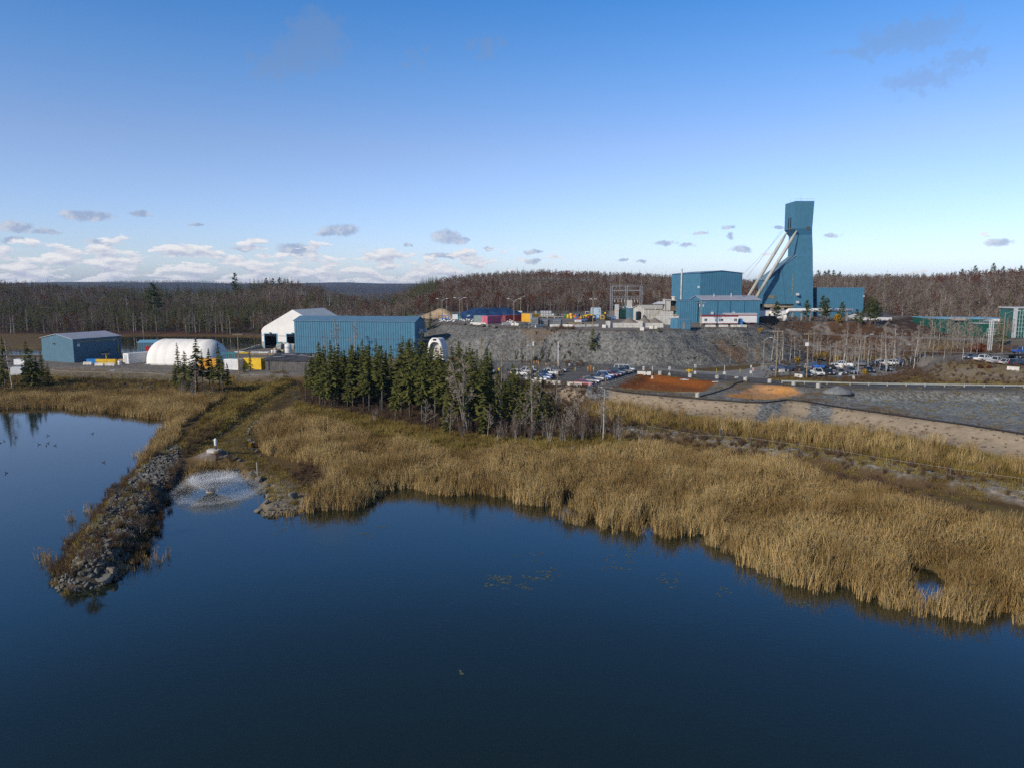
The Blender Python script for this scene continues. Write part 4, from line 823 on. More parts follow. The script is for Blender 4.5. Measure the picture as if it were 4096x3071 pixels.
def low_bare(seed, bark, tw, leaves=0, lm=None): return joined(bare(12, seed, .42, 14, 4, 6 if not leaves else 1, bark, tw, 1, .2, wt=.10, leaves=leaves, lm=lm))
WB = [low_bare(700+i, M_BIR if i == 0 else M_DRK, M_TWF if i < 4 else M_TWR) for i in range(6)]; WS = [joined(f) for f in FSP]; WR = [joined(bare(11, 720+i, .48, 12, 4, 1, M_DRK, M_TWR, 1, .25, wt=.1, leaves=7, lm=M_RUS)) for i in range(2)]
wx = rng.uniform(-900, 1000, 60000); wy = rng.uniform(300, 1000, 60000); wu = uaz(wx, wy)
yb_ = np.interp(wu, U_, YB); dr_ = np.interp(wu, U_, DR)
keep = (wy > yb_+14) & (wy < dr_+60) & (wu > -500) & (wu < 4600); keep &= rng.uniform(0, 1, 60000) < np.clip(1.15-(wy-yb_)/700, .3, 1)
wx, wy, wu = wx[keep], wy[keep], wu[keep]; nn = fbm(wx, wy, 60, 3, 71); n3_ = fbm(wx, wy, 25, 2, 72)
con = (nn > .02) & (wu < 1750) | (rng.uniform(0, 1, len(wx)) < .06); red = ~con & ((n3_ > .05) & (wu > 1700) & (wu < 3200) | (n3_ > .3) | (wu > 3700) & (wy > 540) & (n3_ > -.1)) & (rng.uniform(0, 1, len(wx)) < .55)
scatter('bare_wood', 'grey-brown leafless woods covering the hills', WB, np.column_stack([wx, wy])[~con & ~red], (.5, .9), .03)
scatter('conifer_wood', 'scattered dark conifers among the leafless woods', WS, np.column_stack([wx, wy])[con], (.65, 1.2), .02)
scatter('russet_wood', 'rust-red leafed oaks and maples among the bare hill woods', WR, np.column_stack([wx, wy])[red], (.5, .95), .03)
fx = rng.uniform(-3200, 3600, 30000); fy = rng.uniform(900, 4600, 30000); fu = uaz(fx, fy); k = (fu > -300) & (fu < 4400) & (np.abs(fy) > np.interp(fu, U_, DR)+80); fx, fy = fx[k], fy[k]
scatter('far_forest', 'bluish forest over the farthest hills', WB[1:4]+WS[:2]+WR[:1], np.column_stack([fx, fy]), (.75, 1.05), 0)
UNB = [shrub(740+i, 2.2, 1.6, 30, M_WEED, .05) for i in range(3)]
k = rng.uniform(0, 1, len(wx)) < .5; scatter('forest_undergrowth', 'dark brown and reddish undergrowth on the forest floor', UNB+[WR[0]], np.column_stack([wx+3, wy-4])[k & (wy < yb_[keep]+160)], (.25, .6), .05)
# ------------------------------------------------------------------ buildings
BLUE = pm('blue_cladding', (.052, .165, .255), .6, .07, .5, spec=.35, streak=.18, dirt=(.05, .12, .175)); BLUR = pm('blue_roof_metal', (.10, .195, .29), .5, .08, .5, spec=.4)
TEAL = pm('grey_blue_cladding', (.072, .15, .205), .6, .07, .5, spec=.3); DARKB = pm('dark_blue_trim', (.03, .12, .2), .5, .1); LBLU = pm('pale_blue_trim', (.16, .36, .50), .5, .1)
GREYR = pm('pale_grey_roof', (.34, .35, .40), .5, .1, .4, spec=.4); WHITE = pm('white_paint', (.66, .66, .66), .5, .06, 1.0, streak=.25, dirt=(.42, .40, .36)); FABW = pm('white_fabric', (.74, .72, .68), .7, .05, .3, streak=.22, dirt=(.5, .46, .38))
CONC = pm('weathered_concrete', (.40, .385, .35), .9, .2, .8, streak=.5, dirt=(.22, .19, .15)); CONCL = pm('pale_concrete', (.52, .50, .46), .9, .16, 1.0, streak=.4, dirt=(.30, .26, .2)); RUSTC = pm('rusty_concrete', (.30, .26, .19), .9, .3, .4, streak=.8, dirt=(.16, .08, .035))
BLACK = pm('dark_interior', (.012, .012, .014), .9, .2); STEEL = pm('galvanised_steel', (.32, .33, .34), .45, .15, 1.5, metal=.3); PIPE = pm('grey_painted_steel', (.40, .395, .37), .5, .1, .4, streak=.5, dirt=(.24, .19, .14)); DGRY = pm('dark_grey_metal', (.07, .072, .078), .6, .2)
YELL = pm('yellow_paint', (.62, .40, .02), .5, .12, 1.0, streak=.3); RED = pm('red_paint', (.40, .03, .03), .5, .12); ORNG = pm('orange_paint', (.62, .17, .02), .5, .15); MARO = pm('maroon_paint', (.22, .03, .035), .5, .15); PINK = pm('pink_paint', (.52, .12, .19), .55, .12, 1.0, streak=.3); GRNB = pm('dark_green_panel', (.012, .085, .062), .45, .1, spec=.4); TEALP = pm('teal_paint', (.04, .20, .22), .5, .15); BRTB = pm('bright_blue_paint', (.02, .17, .45), .45, .15); RUST = pm('rusty_steel', (.17, .07, .035), .9, .35, 1.5); WOOD = pm('weathered_timber', (.24, .19, .12), .9, .25, 1.5); TYRE = pm('black_rubber', (.018, .018, .019), .8, .2)
GLASS = pm('dark_glass', (.018, .024, .028), .08, .2, 1.0, spec=.7); GREENG = pm('green_tinted_glass', (.03, .10, .09), .1, .25, .6, spec=.7); GREYW = pm('light_grey_panel', (.45, .46, .48), .5, .08)
DTARP = pm('dark_blue_tarpaulin', (.018, .048, .125), .55, .35, .5, spec=.35, bump=.6); TSAND = pm('heaped_sand', (.36, .27, .17), .95, .15, .5, bump=.5)
def lamp_mat(name, c, s): m, t = newmat(name); e = t.node('ShaderNodeEmission'); e.inputs[0].default_value = c4(c); e.inputs[1].default_value = s; o = t.node('ShaderNodeOutputMaterial'); t.l.new(e.outputs[0], o.inputs[0]); return m
LIT = lamp_mat('lit_amber_lamp', (1, .55, .12), 5.0)
class Hall:
    """clad hall on four ground corners A (front near), B, C, D anticlockwise; ridge runs parallel to AB ('AB') or AD ('AD'); 'flat' or 'shed' roofs too"""
    def __init__(s, name, label, pts, z0, eave, ridge, axis='AB', wall=None, roof=None, per=1.0, dep=.07, over=.35, cat='building', wname='wall', low=None, group=None):
        s.cx = sum(p[0] for p in pts)/4; s.cy = sum(p[1] for p in pts)/4; s.z0 = z0
        s.t = thing(name, label, cat, (s.cx, s.cy, z0), 0, group)
        s.p = [Vector((p[0]-s.cx, p[1]-s.cy, 0)) for p in pts]; s.he = eave-z0; s.hr = ridge-z0; s.axis = axis
        mb = MB()
        for e in range(4):
            a, b = s.p[e], s.p[(e+1) % 4]; L = (b-a).length; d = (b-a)/L; nrm = Vector((d.y, -d.x, 0)); n = max(1, int(L/per)); pr = L/n; prof = []
            for k in range(n): prof += [(k*pr, 0), (k*pr+pr*.30, 0), (k*pr+pr*.42, dep), (k*pr+pr*.88, dep)]
            prof.append((L, 0)); base = [a+d*x+nrm*y for x, y in prof]
            rings = [[(q.x, q.y, -.3) for q in base], [(q.x, q.y, s.top(e, x/L)) for q, (x, y) in zip(base, prof)]]
            mb.loft(rings, False, False)
        s.wall = mb.build(wname, wall or BLUE, s.t)
        r = MB(); A, B, C, D = s.p; o = over
        if axis in ('AB', 'AD'):
            if axis == 'AD': A, B, C, D = B, C, D, A
            m1, m2 = (A+D)/2, (B+C)/2; dx = (B-A).normalized()*o; up = Vector((0, 0, s.hr+.06))
            for (E1, E2) in ((A, B), (D, C)):
                out = (E1-m1).normalized(); k = 1+o/(E1-m1).length; ev = s.hr-(s.hr-s.he)*k+.06
                q = [E1+out*o-dx, E2+out*o+dx]; q = [Vector((v.x, v.y, ev)) for v in q]; t1, t2 = m1-dx+up, m2+dx+up; th = Vector((0, 0, .16))
                r.loft([[q[0], q[1], t2, t1], [q[0]+th, q[1]+th, t2+th, t1+th]])
        else:
            up = [Vector((0, 0, h+.02)) for h in ((s.he,)*4 if axis == 'flat' else (s.he, s.he, s.hr, s.hr))]; c = [p*(1+o/p.length)+u for p, u in zip(s.p, up)]
            r.loft([c, [p+Vector((0, 0, .2)) for p in c]])
        s.roof = r.build('roof', roof or BLUR, s.t)
    def top(s, e, f):
        if s.axis == 'flat': return s.he
        if s.axis == 'shed': return [s.he, s.he+(s.hr-s.he)*f, s.hr, s.hr+(s.he-s.hr)*f][e]
        g = e in (1, 3) if s.axis == 'AB' else e in (0, 2)
        return s.he+(s.hr-s.he)*(1-abs(2*f-1)) if g else s.he
    def on(s, e, f, z, w, h, d, name, mat, dz=.04, parent=None, top=None):
        """box part of width w, height h standing d proud of wall e at fraction f along it"""
        a, b = s.p[e], s.p[(e+1) % 4]; q = a.lerp(b, f); dr = (b-a).normalized(); rz = math.atan2(dr.y, dr.x); mb = MB()
        mb.box(-w/2, w/2, -d-.08, .05, 0, h, top); o = mb.build(name, mat, s.t, False, (q.x, q.y, z), rz)
        if parent is not None: o.parent = parent
        return o
def sq(A, B, depth):
    """rectangle from front edge A-B going back"""
    d = Vector((B[0]-A[0], B[1]-A[1])).normalized(); n = Vector((-d.y, d.x))*depth
    return [A, B, (B[0]+n.x, B[1]+n.y), (A[0]+n.x, A[1]+n.y)]
def zat(v, y): return PY(CU, v, y)[1]
# gable hall by the west pond: A near corner, B along the shaded long wall, D along the gable
N_ = P(298, 1452, 3); R_ = P(487, 1432, 3); L_ = P(172, 1443, 3)
h = Hall('gable_hall', 'low blue metal hall with a pale ridged roof beside the west pond', [N_, R_, (R_[0]+L_[0]-N_[0], R_[1]+L_[1]-N_[1]), L_], 3, 10.2, 11.6, 'AB', TEAL, GREYR, .9, .05)
# long wall is edge 0, gable is edge 3
h.on(0, .5, 6.3, 14.5, .12, .12, 'gas_pipe', YELL); h.on(0, .93, 1.6, .12, 4.8, .12, 'gas_pipe', YELL)
h.on(0, .10, 4.9, .9, .9, .05, 'sign', WHITE); h.on(0, .62, 2.0, 1.6, .5, 1.0, 'vent_hood', DGRY); h.on(0, .72, 2.9, .5, .3, .5, 'vent_hood', DGRY)
h.on(0, .84, 6.0, .35, .3, .3, 'wall_lamp', WHITE); h.on(3, .42, 5.5, .6, .3, .4, 'vent_hood', DGRY)
# long blue hall behind the grove
A_ = P(1182, 1426, 3); B_ = (A_[0]+41.8, A_[1]-6.5)
h = Hall('long_hall', 'long tall ribbed blue hall standing behind the spruce grove', sq(A_, B_, 10.5), 3, 15.0, 16.4, 'AB', BLUE, BLUR, .82, .10)
for f in (.35, .85):
    o = h.on(1, f, 8.0, 1.3, 1.5, 1.6, 'vent_hood', GREYW, top=(.1, .5))
h.on(0, .985, .0, .22, 11.8, .16, 'downpipe', LBLU); h.on(1, .25, 4.5, .5, .3, .3, 'wall_lamp', WHITE)
# white fabric hall with two dark drive-in doors
def fabric_hall():
    Y0 = 277.0; x0 = PY(1037, 1395, Y0)[0]; xp = PY(1170, 1240, Y0)[0]; z0 = gz(xp, Y0); W_ = xp-x0; t = thing('fabric_hall', 'white fabric hall with a steep gable and two dark drive-in doors', 'building', (xp, Y0, z0)); t.rotation_euler = (0, 0, R(-11))
    zt = zat(1240, Y0)-z0; zs = zat(1324, Y0)-z0; zb = zat(1308, Y0)-z0
    prof = [(-W_, 0), (-W_, zs), (-W_+.5, zs+.8), (-W_+1.3, zb), (0, zt), (W_-1.3, zb), (W_-.5, zs+.8), (W_, zs), (W_, 0)]; L = 27
    m = MB(); dz = zat(1338, Y0)-z0; d1 = (PY(1050, 1390, Y0)[0]-xp, PY(1103, 1390, Y0)[0]-xp); d2 = (PY(1147, 1390, Y0)[0]-xp, PY(1200, 1390, Y0)[0]-xp)
    cz = zat(1369, Y0)-z0
    # front sheet with door openings, made of strips
    def topz(x):
        for (xa, za), (xb, zb_) in zip(prof, prof[1:]):
            if xa <= x <= xb and xb > xa: return za+(zb_-za)*(x-xa)/(xb-xa)
        return zs
    cuts = sorted([-W_+.01, -W_+.5, -W_+1.3, d1[0], d1[1], d2[0], d2[1], 0, W_-1.3, W_-.5, W_-.01])
    for a, b in zip(cuts, cuts[1:]):
        mid = (a+b)/2; lo = dz if d1[0] < mid < d1[1] or d2[0] < mid < d2[1] else cz
        m.poly([(a, 0, lo), (b, 0, lo), (b, 0, topz(b)), (a, 0, topz(a))])
    n = len(prof); rings = [[(p[0], y, p[1]) for p in prof] for y in np.linspace(0, L, 10)]; m.loft(rings, False, False); m.poly([(p[0], L, p[1]) for p in prof])
    m.build('fabric_cover', FABW, t)
    c = MB()
    for a, b in zip(cuts, cuts[1:]):
        mid = (a+b)/2
        if not (d1[0] < mid < d1[1] or d2[0] < mid < d2[1]): c.box(a, b, -.1, .25, -.2, cz)
    c.build('concrete_wall', CONC, t)
    for d in (d1, d2):
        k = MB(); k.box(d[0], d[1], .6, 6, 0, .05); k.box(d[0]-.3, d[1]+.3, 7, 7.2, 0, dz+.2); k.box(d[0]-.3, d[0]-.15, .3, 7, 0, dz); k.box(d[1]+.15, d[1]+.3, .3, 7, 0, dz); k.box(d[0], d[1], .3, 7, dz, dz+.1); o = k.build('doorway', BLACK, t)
        f = MB(); f.box(d[0]-.25, d[0], -.16, .2, 0, dz); f.box(d[1], d[1]+.25, -.16, .2, 0, dz); f.box(d[0]-.25, d[1]+.25, -.16, .2, dz, dz+.25); f.build('door_frame', LBLU, o)
        mid = (d[0]+d[1])/2; f = MB(); f.box(mid-.3, mid+.3, -.7, 0, dz+.3, dz+.6); f.build('wall_lamp', DGRY, t)
    for u in (1115, 1171):
        x = PY(u, 1312, Y0)[0]-xp; z = zat(1323, Y0)-z0; v = MB(); v.prism([(-1.8, 0), (0, 0), (0, 2.0), (-1.0, 2.0), (-1.8, 1.2)], x-1.0, x+1.0, 'x'); v.build('vent_hood', pm('grey_hood', (.27, .285, .28), .6), t)
    x = PY(1115, 1376, Y0)[0]-xp; a = MB(); a.prism([(-1.0, 0), (0, 0), (0, .8)], x-.9, x+.9, 'x'); a.build('awning', TEALP, t, False, (0, -.12, cz-.9))
    k = MB(); k.prism([(-16, 0), (0, 0), (0, 1.5)], -W_-1.2, -W_-.7, 'x'); k.build('ramp_wall', CONC, t)
fabric_hall()
# white fabric dome: a scalloped half-round capsule
def dome():
    A = P(575, 1457, 3); B = P(872, 1463, 3); r = 6.6; L = math.hypot(B[0]-A[0], B[1]-A[1]); rz = math.atan2(B[1]-A[1], B[0]-A[0]); t = thing('fabric_dome', 'white rounded fabric dome shelter with scalloped ribs along its top', 'shelter', (A[0], A[1]+5.5, 3.0), rz)
    m = MB(); rings = []; n = 60; e = 5.5
    for i in range(n+1):
        x = L*i/n; k = 1.0
        if x < e: k = math.sqrt(max(0, 1-((e-x)/e)**2.4))
        if L-x < e: k = math.sqrt(max(0, 1-((e-L+x)/e)**2.4))
        k = max(k, .05)*(1+.018*abs(math.sin(PI*x/3.1))**.6)
        rings.append([(x, -math.cos(a)*r*k, math.sin(a)**.92*7.3*k) for a in np.linspace(0, PI, 25)])
    m.loft(rings, False, False); m.build('fabric_cover', FABW, t, True)
    b = MB(); b.tube([(2.5, -r-.05, .25), (L-2.5, -r-.05, .25)], .12); b.build('anchor_pipe', STEEL, t)
dome()
A_ = P(552, 1409, 2); h = Hall('red_door_shed', 'small blue shed with red double doors beyond the fabric dome', sq(A_, (A_[0]+6.2, A_[1]+1.2), 4), A_[0]*0+1.6, 5.4, 6.1, 'shed', TEAL, LBLU, .8, .04, .25, 'shed')
d_ = h.on(0, .62, 0, 2.6, 2.6, .05, 'door', RED); h.on(0, .62, .1, .06, 2.5, .09, 'door_seam', DGRY)
# dark shed and containers in front of the long hall
A_ = P(1062, 1481, 3); B_ = P(1240, 1484, 3); h = Hall('dark_shed', 'grey timber shed with a patched black roof below the long hall', sq(A_, B_, 8.5), 3, 5.7, 6.9, 'shed', pm('dark_grey_boards', (.10, .095, .09), .9, .3, .8, streak=.4, dirt=(.05, .045, .04)), pm('black_roof_felt', (.05, .05, .055), .85, .4, .4), .5, .03, .7, 'shed')
random.seed(5); m = MB(); m.v = []
for k in range(13):
    f = U(.02, .85); g = U(.05, .85); w = U(1, 3.5); q = h.p[0].lerp(h.p[1], f); d2 = h.p[3]-h.p[0]; m.cbox(0, 0, 0, .01, .01, .01) if False else None
    dr = (h.p[1]-h.p[0]).normalized(); s_ = d2.normalized(); zf = lambda gg: h.he+(h.hr-h.he)*gg+.245
    a = q+d2*g; b = a+dr*min(w, (1-f)*13); gg = g+.045; m.poly([(a.x, a.y, zf(g)), (b.x, b.y, zf(g)), (b.x+d2.x*.05, b.y+d2.y*.05, zf(gg)), (a.x+d2.x*.05, a.y+d2.y*.05, zf(gg))])
m.build('roof_patch', GREYW, h.roof)
def container(label, A, B, w, hgt, mat, doors='end', z=None, group=None, name='shipping_container', ribs=True):
    """corrugated steel box; A-B is the foot of its long near side"""
    z0 = gz(*A) if z is None else z; h = Hall(name, label, sq(A, B, w), z0, z0+hgt, z0+hgt, 'flat', mat, mat, .34 if ribs else 3, .05, .04, 'container', 'corrugated_wall', group=group)
    f = MB(); L = (h.p[1]-h.p[0]).length; rz = math.atan2((h.p[1]-h.p[0]).y, (h.p[1]-h.p[0]).x)
    for sx in (-1, 1):
        for sy in (-1, 1): f.box(sx*L/2-.09, sx*L/2+.09, sy*w/2-.09, sy*w/2+.09, 0, hgt+.04)
    for sy in (-1, 1): f.box(-L/2, L/2, sy*w/2-.08, sy*w/2+.08, 0, .16); f.box(-L/2, L/2, sy*w/2-.08, sy*w/2+.08, hgt-.12, hgt+.05)
    f.build('corner_frame', mat, h.t, False, (0, 0, 0), rz)
    if doors: dd = h.on(3, .5, .15, w*.9, hgt-.3, .05, 'door', mat); b = MB(); [b.tube([(x, -.2, .1), (x, -.2, hgt-.4)], .03) for x in (-.5, -.2, .2, .5)]; b.build('locking_bar', STEEL, dd)
    return h
def on_pad(u, v, z=13.0): return P(u, v, z)
container('bright yellow steel container with a small spruce in front of it', P(976, 1476, 3), P(1045, 1479, 3), 2.5, 2.9, YELL, ribs=False)
container('ribbed white container beside the power pole and yellow container', P(898, 1478, 3), P(952, 1480, 3), 2.5, 2.7, WHITE)
container('orange-yellow container half hidden by the spruces before the dome', P(796, 1478, 3), P(865, 1479, 3), 2.5, 2.8, pm('orange_yellow_paint', (.62, .30, .03), .5, .15))
A_ = P(516, 1456, 3); container('off-white reefer container between the yellow beams and the dome', A_, (A_[0]+5.2, A_[1]+9.0), 2.6, 2.9, WHITE)
# ---- headframe
def headframe():
    Y = 330.0; X = lambda u, y=Y: (u-CU)/F*y/1.0; Zv = lambda v, y=Y: zat(v, y); xo, yo = X(3215), Y+6; zg = 13.0
    t = thing('headframe_tower', 'tall blue mine headframe tower with an overhanging head and two raking pipe legs', 'tower', (xo, yo, zg))
    def px_(u, v, y): x, z = PY(u, v, y); return (x-xo, y-yo, z-zg)
    xl, xr = px_(3179, 860, Y)[0], px_(3255, 860, Y)[0]; zb, zt = Zv(915)-zg, Zv(805)-zg; yb = 12.0; y0 = Y-yo
    sl, sr = px_(3196, 941, Y)[0], px_(3249, 941, Y)[0]; zs = Zv(941)-zg
    m = MB(); m.loft([[(xl+.15, y0, zb), (xr-.35, y0, zb), (xr-.35, y0+yb, zb), (xl+.15, y0+yb, zb)], [(xl, y0, zt), (xr, y0, zt), (xr, y0+yb, zt), (xl, y0+yb, zt)]])
    m.build('head', BLUE, t)
    m = MB(); m.loft([[(xl+.15, y0+.02, zb), (xr-.35, y0+.02, zb), (xr-.35, y0+yb, zb), (xl+.15, y0+yb, zb)], [(sl, y0+.02, zs), (sr, y0+.02, zs), (sr, y0+yb-1, zs), (sl-.4, y0+yb-1, zs)]], True, False); m.build('soffit', DARKB, t)
    m = MB(); R1 = [(sl, y0, zs), (sr, y0, zs), (sr, y0+yb-1, zs), (sl-.4, y0+yb-1, zs)]; z2 = Zv(1002)-zg; bl, br = px_(3204, 1230, Y-3)[0], px_(3258, 1230, Y-3)[0]
    R2 = [(sl-.05, y0-.15, z2), (sr+.55, y0-.15, z2), (sr+.55, y0+yb-1, z2), (sl-.45, y0+yb-1, z2)]; R3 = [(sl-.1, y0-1.2, 0), (br+.4, y0-1.2, 0), (br+.4, y0+yb-1, 0), (sl-.6, y0+yb-1, 0)]
    m.loft([R3, R2, R1]); m.build('shaft', BLUE, t)
    m = MB(); a = px_(3232, 922, Y); m.box(a[0]-.75, a[0]+.75, y0-.06, y0+.1, a[2]-.1, a[2]+1.6); m.build('louvre', DGRY, t)
    m = MB(); m.box(xl-.06, xl+.1, y0+4.2, y0+4.8, zb+.5, zb+5.2); m.build('slot_opening', BLACK, t); m = MB(); m.box(xl-.06, xl+.1, y0+6.6, y0+7.2, zb+.5, zb+5.2); m.build('slot_opening', BLACK, t)
    m = MB()
    for y in (4.5, 6.9): m.box(xl-.03, xl+.1, y0+y-.5, y0+y+.5, zb, zb+.5)
    m.build('rust_stain', RUST, t)
    for u, v in ((3172, 788), (3214, 776)): m = MB(); a = px_(u, 805, Y+3); m.tube([(a[0], 0, zt-.1), (a[0], 0, zt+(805-v)*.11)], [.09, .03], 5); m.build('antenna', STEEL, t)
    m = MB(); [m.tube([(xl+i*1.1, y0+.2, zt), (xl+i*1.1, y0+.2, zt+1)], .03, 4) for i in range(9)]; m.tube([(xl, y0+.2, zt+1), (xr, y0+.2, zt+1)], .03, 4); m.build('railing', STEEL, t)
    # bin house with its steep sloping roof
    yf = 331.3; Xb = lambda u: (u-CU)/F*yf/1.0-xo; Zb = lambda v: zat(v, yf)-zg; fy = yf-yo; dp = 8.5
    x1, x2, x3 = Xb(3052)-.3, Xb(3108), Xb(3192); zl = Zb(1217)
    prof = [(x2, zl), (x3, zl), (x3, Zb(1005)), (x2, Zb(1074))]; m = MB(); m.prism(prof, fy, fy+dp); prof2 = [(x1, zl), (x2, zl), (x2, Zb(1076)), (x1, Zb(1119))]; m.prism(prof2, fy+1.0, fy+dp); m.build('bin_house', BLUE, t)
    r = MB(); e = .3
    r.prism([(x1-e, Zb(1120)-.15), (x3, Zb(1005)+.05), (x3, Zb(1005)+.35), (x1-e, Zb(1120)+.15)], fy-.25, fy+dp+.2); bin_roof = r.build('bin_roof', pm('stained_blue_roof', (.13, .22, .29), .6, .3, .3, streak=.6, dirt=(.12, .075, .05)), t)
    m = MB(); m.prism([(x1+1.2, Zb(1195)), (x1+6.0, Zb(1195)), (x1+5.6, Zb(1182)), (x1+1.0, Zb(1182))], fy+.9, fy+1.5); m.build('chute_hood', pm('rusty_blue_panel', (.16, .17, .14), .8, .35, .6, streak=.7, dirt=(.2, .09, .03)), t)
    m = MB(); a = Xb(3080); m.box(a-.5, a+.5, fy+1.3, fy+1.5, Zb(1135), Zb(1120)); m.build('hatch', DARKB, t)
    m = MB(); a = Xb(3160); m.box(a-.25, a+.25, fy-.04, fy+.1, zl+4, zl+14); m.build('rust_streak', pm('olive_stain', (.14, .19, .17), .8, .3), t)
    m = MB()
    for x, w in ((x1+.3, 1.2), (x1+4.5, 1.6), (x2+2.5, 1.4), (x3-1.2, 1.2)): m.box(x-w/2, x+w/2, fy+1.5, fy+dp-.5, -.3, zl)
    m.box(x1-.3, x3, fy+1.2, fy+dp, zl-1.6, zl); m.box(x1, x3, fy+dp-1, fy+dp-.2, -.3, zl); m.build('concrete_pier', RUSTC, t)
    for v, f in ((1183, .3), (1214, .2)): m = MB(); a = px_(3190, v, Y-2); m.prism([(-1.0, 0), (0, 0), (0, 1.0), (-.5, 1.0)], a[0]-.6, a[0]+.6, 'x'); m.build('vent_hood', GREYW, t, False, (0, y0-1.6, a[2]))
    for (u0, v0, u1, v1, y) in ((3187, 924, 3024, 1193, 329), (3147, 931, 2996, 1183, 340)):
        a = Vector(px_(u0, v0, y)); b = Vector(px_(u1, v1, y)); k = (a.z-0)/(a.z-b.z); c = a+(b-a)*k
        m = MB(); m.tube([a, a.lerp(c, .10), c], [.28, .72, .78], 14); m.build('raking_leg', PIPE, t, True)
        m = MB(); m.cbox(c.x, c.y, -.3, 3, 3, 1.0); m.build('footing', CONC, t)
    return t, (xo, yo, zg), px_
HF, HO, hpx = headframe()
def rope(name, label, pts, r=.04, mat=None, sag=0, cat='cable', group=None, parent=None, n=14):
    m = MB()
    for a, b in zip(pts, pts[1:]):
        a, b = Vector(a), Vector(b); m.tube([a.lerp(b, k/n)-Vector((0, 0, sag*4*(k/n)*(1-k/n))) for k in range(n+1)], r, 4)
    o = m.build(name, mat or DGRY, parent)
    if parent is None: tag(o, label, cat, group)
    return o
CAB = pm('dull_wire', (.22, .23, .25), .6, .1)
# annex east of the tower
A_ = ((3258-CU)/F*332, 332.); B_ = ((3446-CU)/F*332, 332.); h = Hall('tower_annex', 'plain long blue annex adjoining the headframe tower on its east side', sq(A_, B_, 14), 13, zat(1153, 332), zat(1153, 332), 'flat', BLUE, BLUR, 1.0, .022, .15)
h.on(0, .84, 0, 3.6, 1.9+.0, .06, 'doorway', BLACK); h.on(0, .87, 3.0, .6, .5, .5, 'wall_lamp', DGRY); h.on(0, .99, 9.2, .5, .4, .6, 'wall_lamp', WHITE); h.on(0, .5, 0, .4, .3, .2, 'wall_lamp', WHITE) if False else None
# hoist house
A_ = (77.2, 300.); d_ = Vector((-.19, .98)).normalized(); r_ = Vector((.98, .19)).normalized(); w = 18.6; dp = 29.
pts = [A_, (A_[0]+r_.x*w, A_[1]+r_.y*w), (A_[0]+r_.x*w+d_.x*dp, A_[1]+r_.y*w+d_.y*dp), (A_[0]+d_.x*dp, A_[1]+d_.y*dp)]
h = Hall('hoist_house', 'big plain blue hoist house with a low gable and a white flue on its side', pts, 13, zat(1093.5, 300), zat(1085, 303), 'AD', BLUE, BLUR, 1.0, .022)
q = h.p[3].lerp(h.p[0], .40); n_ = Vector((-r_.x, -r_.y, 0)); m = MB(); m.tube([q+n_*.5+Vector((0, 0, 4)), q+n_*.5+Vector((0, 0, h.he+2.2))], .34, 8); m.build('flue', pm('white_flue', (.5, .47, .43), .5, .2, .5, streak=.6, dirt=(.2, .1, .06)), h.t); h.on(3, .97, 13.0, .5, .8, .5, 'wall_lamp', WHITE)
# service building with pale roof
xa = (2803-CU)/F*273; xb = (3035-CU)/F*273; h = Hall('service_building', 'blue workshop with a pale grey ridged roof behind the white office trailers', [(xa, 273.), (xb, 273.), (xb, 290.), (xa, 290.)], 13, zat(1202, 273), zat(1185, 281.5), 'AB', BLUE, GREYR, .8, .022)
for f in (.18, .55):
    q = h.on(0, f, 3.2, .1, .1, .3, 'fan_bracket', DGRY); m = MB(); m.tube([(0, -.5, .5), (0, -.05, .5)], .55, 12); m.build('exhaust_fan', GREYW, q)
po = h.on(0, .87, -.2, 3.6, 2.9, 2.2, 'porch', BLUE); h.on(0, .81, 2.75, .3, .25, 2.5, 'porch_lamp', WHITE)
for f, hh in ((.28, 1.2), (.58, 1.6), (.80, 2.0)): m = MB(); q = h.p[0].lerp(h.p[1], f); m.cyl(q.x, -2.5, h.he+.3, h.hr+hh*.7, .18, 8); m.build('roof_vent', GREYW if f < .7 else DGRY, h.roof)
for f in (.27, .49, .73): h.on(0, f, 0, .14, h.he-.1, .10, 'wall_seam', DARKB)
xa2 = (2712-CU)/F*277; h = Hall('service_annex', 'lower blue annex against the west gable of the workshop', [(xa2, 277.), (xa-.4, 277.), (xa-.4, 288.), (xa2, 288.)], 13, zat(1206, 277), zat(1201, 288), 'shed', BLUE, BLUR, .8, .05, .2)
# green building and its glazed stair tower
yg = 285.; X = lambda u: (u-CU)/F*yg; zg0 = 7.0
pts = [(X(3765), yg+5), (X(4048), yg), (X(4048)+2, yg+20), (X(3765)+2, yg+25)]
h = Hall('green_building', 'long low dark green building half hidden behind bare birches', pts, zg0, zat(1279, yg), zat(1279, yg), 'flat', GRNB, LBLU, 6, .04, .3)
zl = zat(1290, yg)-zg0
Hall('low_grey_building', 'low dark grey roofed building beyond the pines, west of the green one', [(X(3522), 300.), (X(3622), 296.), (X(3624), 310.), (X(3524), 314.)], 9, zat(1268, 298), zat(1254, 305), 'AB', GREYW, pm('dark_grey_roof', (.085, .08, .088), .7, .1), 2, .03, .4)
h2 = MB(); h2.box(X(3870)-h.cx, X(4046)-h.cx, yg-6-h.cy, yg+1-h.cy, -.2, zat(1296, yg-6)-zg0); h2.build('front_wing', GRNB, h.t); yw = yg-6.1-h.cy
h2 = MB(); h2.box(X(3870)-h.cx-.2, X(4046)-h.cx, yw-.1, yg-.5-h.cy, zat(1296, yg-6)-zg0, zat(1294, yg-6)-zg0); h2.build('wing_roof', GREYW, h.t)
w_ = MB(); za, zb_ = zat(1352, yg-6)-zg0, zat(1316, yg-6)-zg0; w_.box(X(3905)-h.cx, X(4040)-h.cx, yw-.12, yw+.05, za, zb_); wo = w_.build('window', GREENG, h.t)
f = MB()
for i in range(10): x = X(3905+i*15)-h.cx; f.box(x-.07, x+.07, yw-.2, yw-.1, za, zb_)
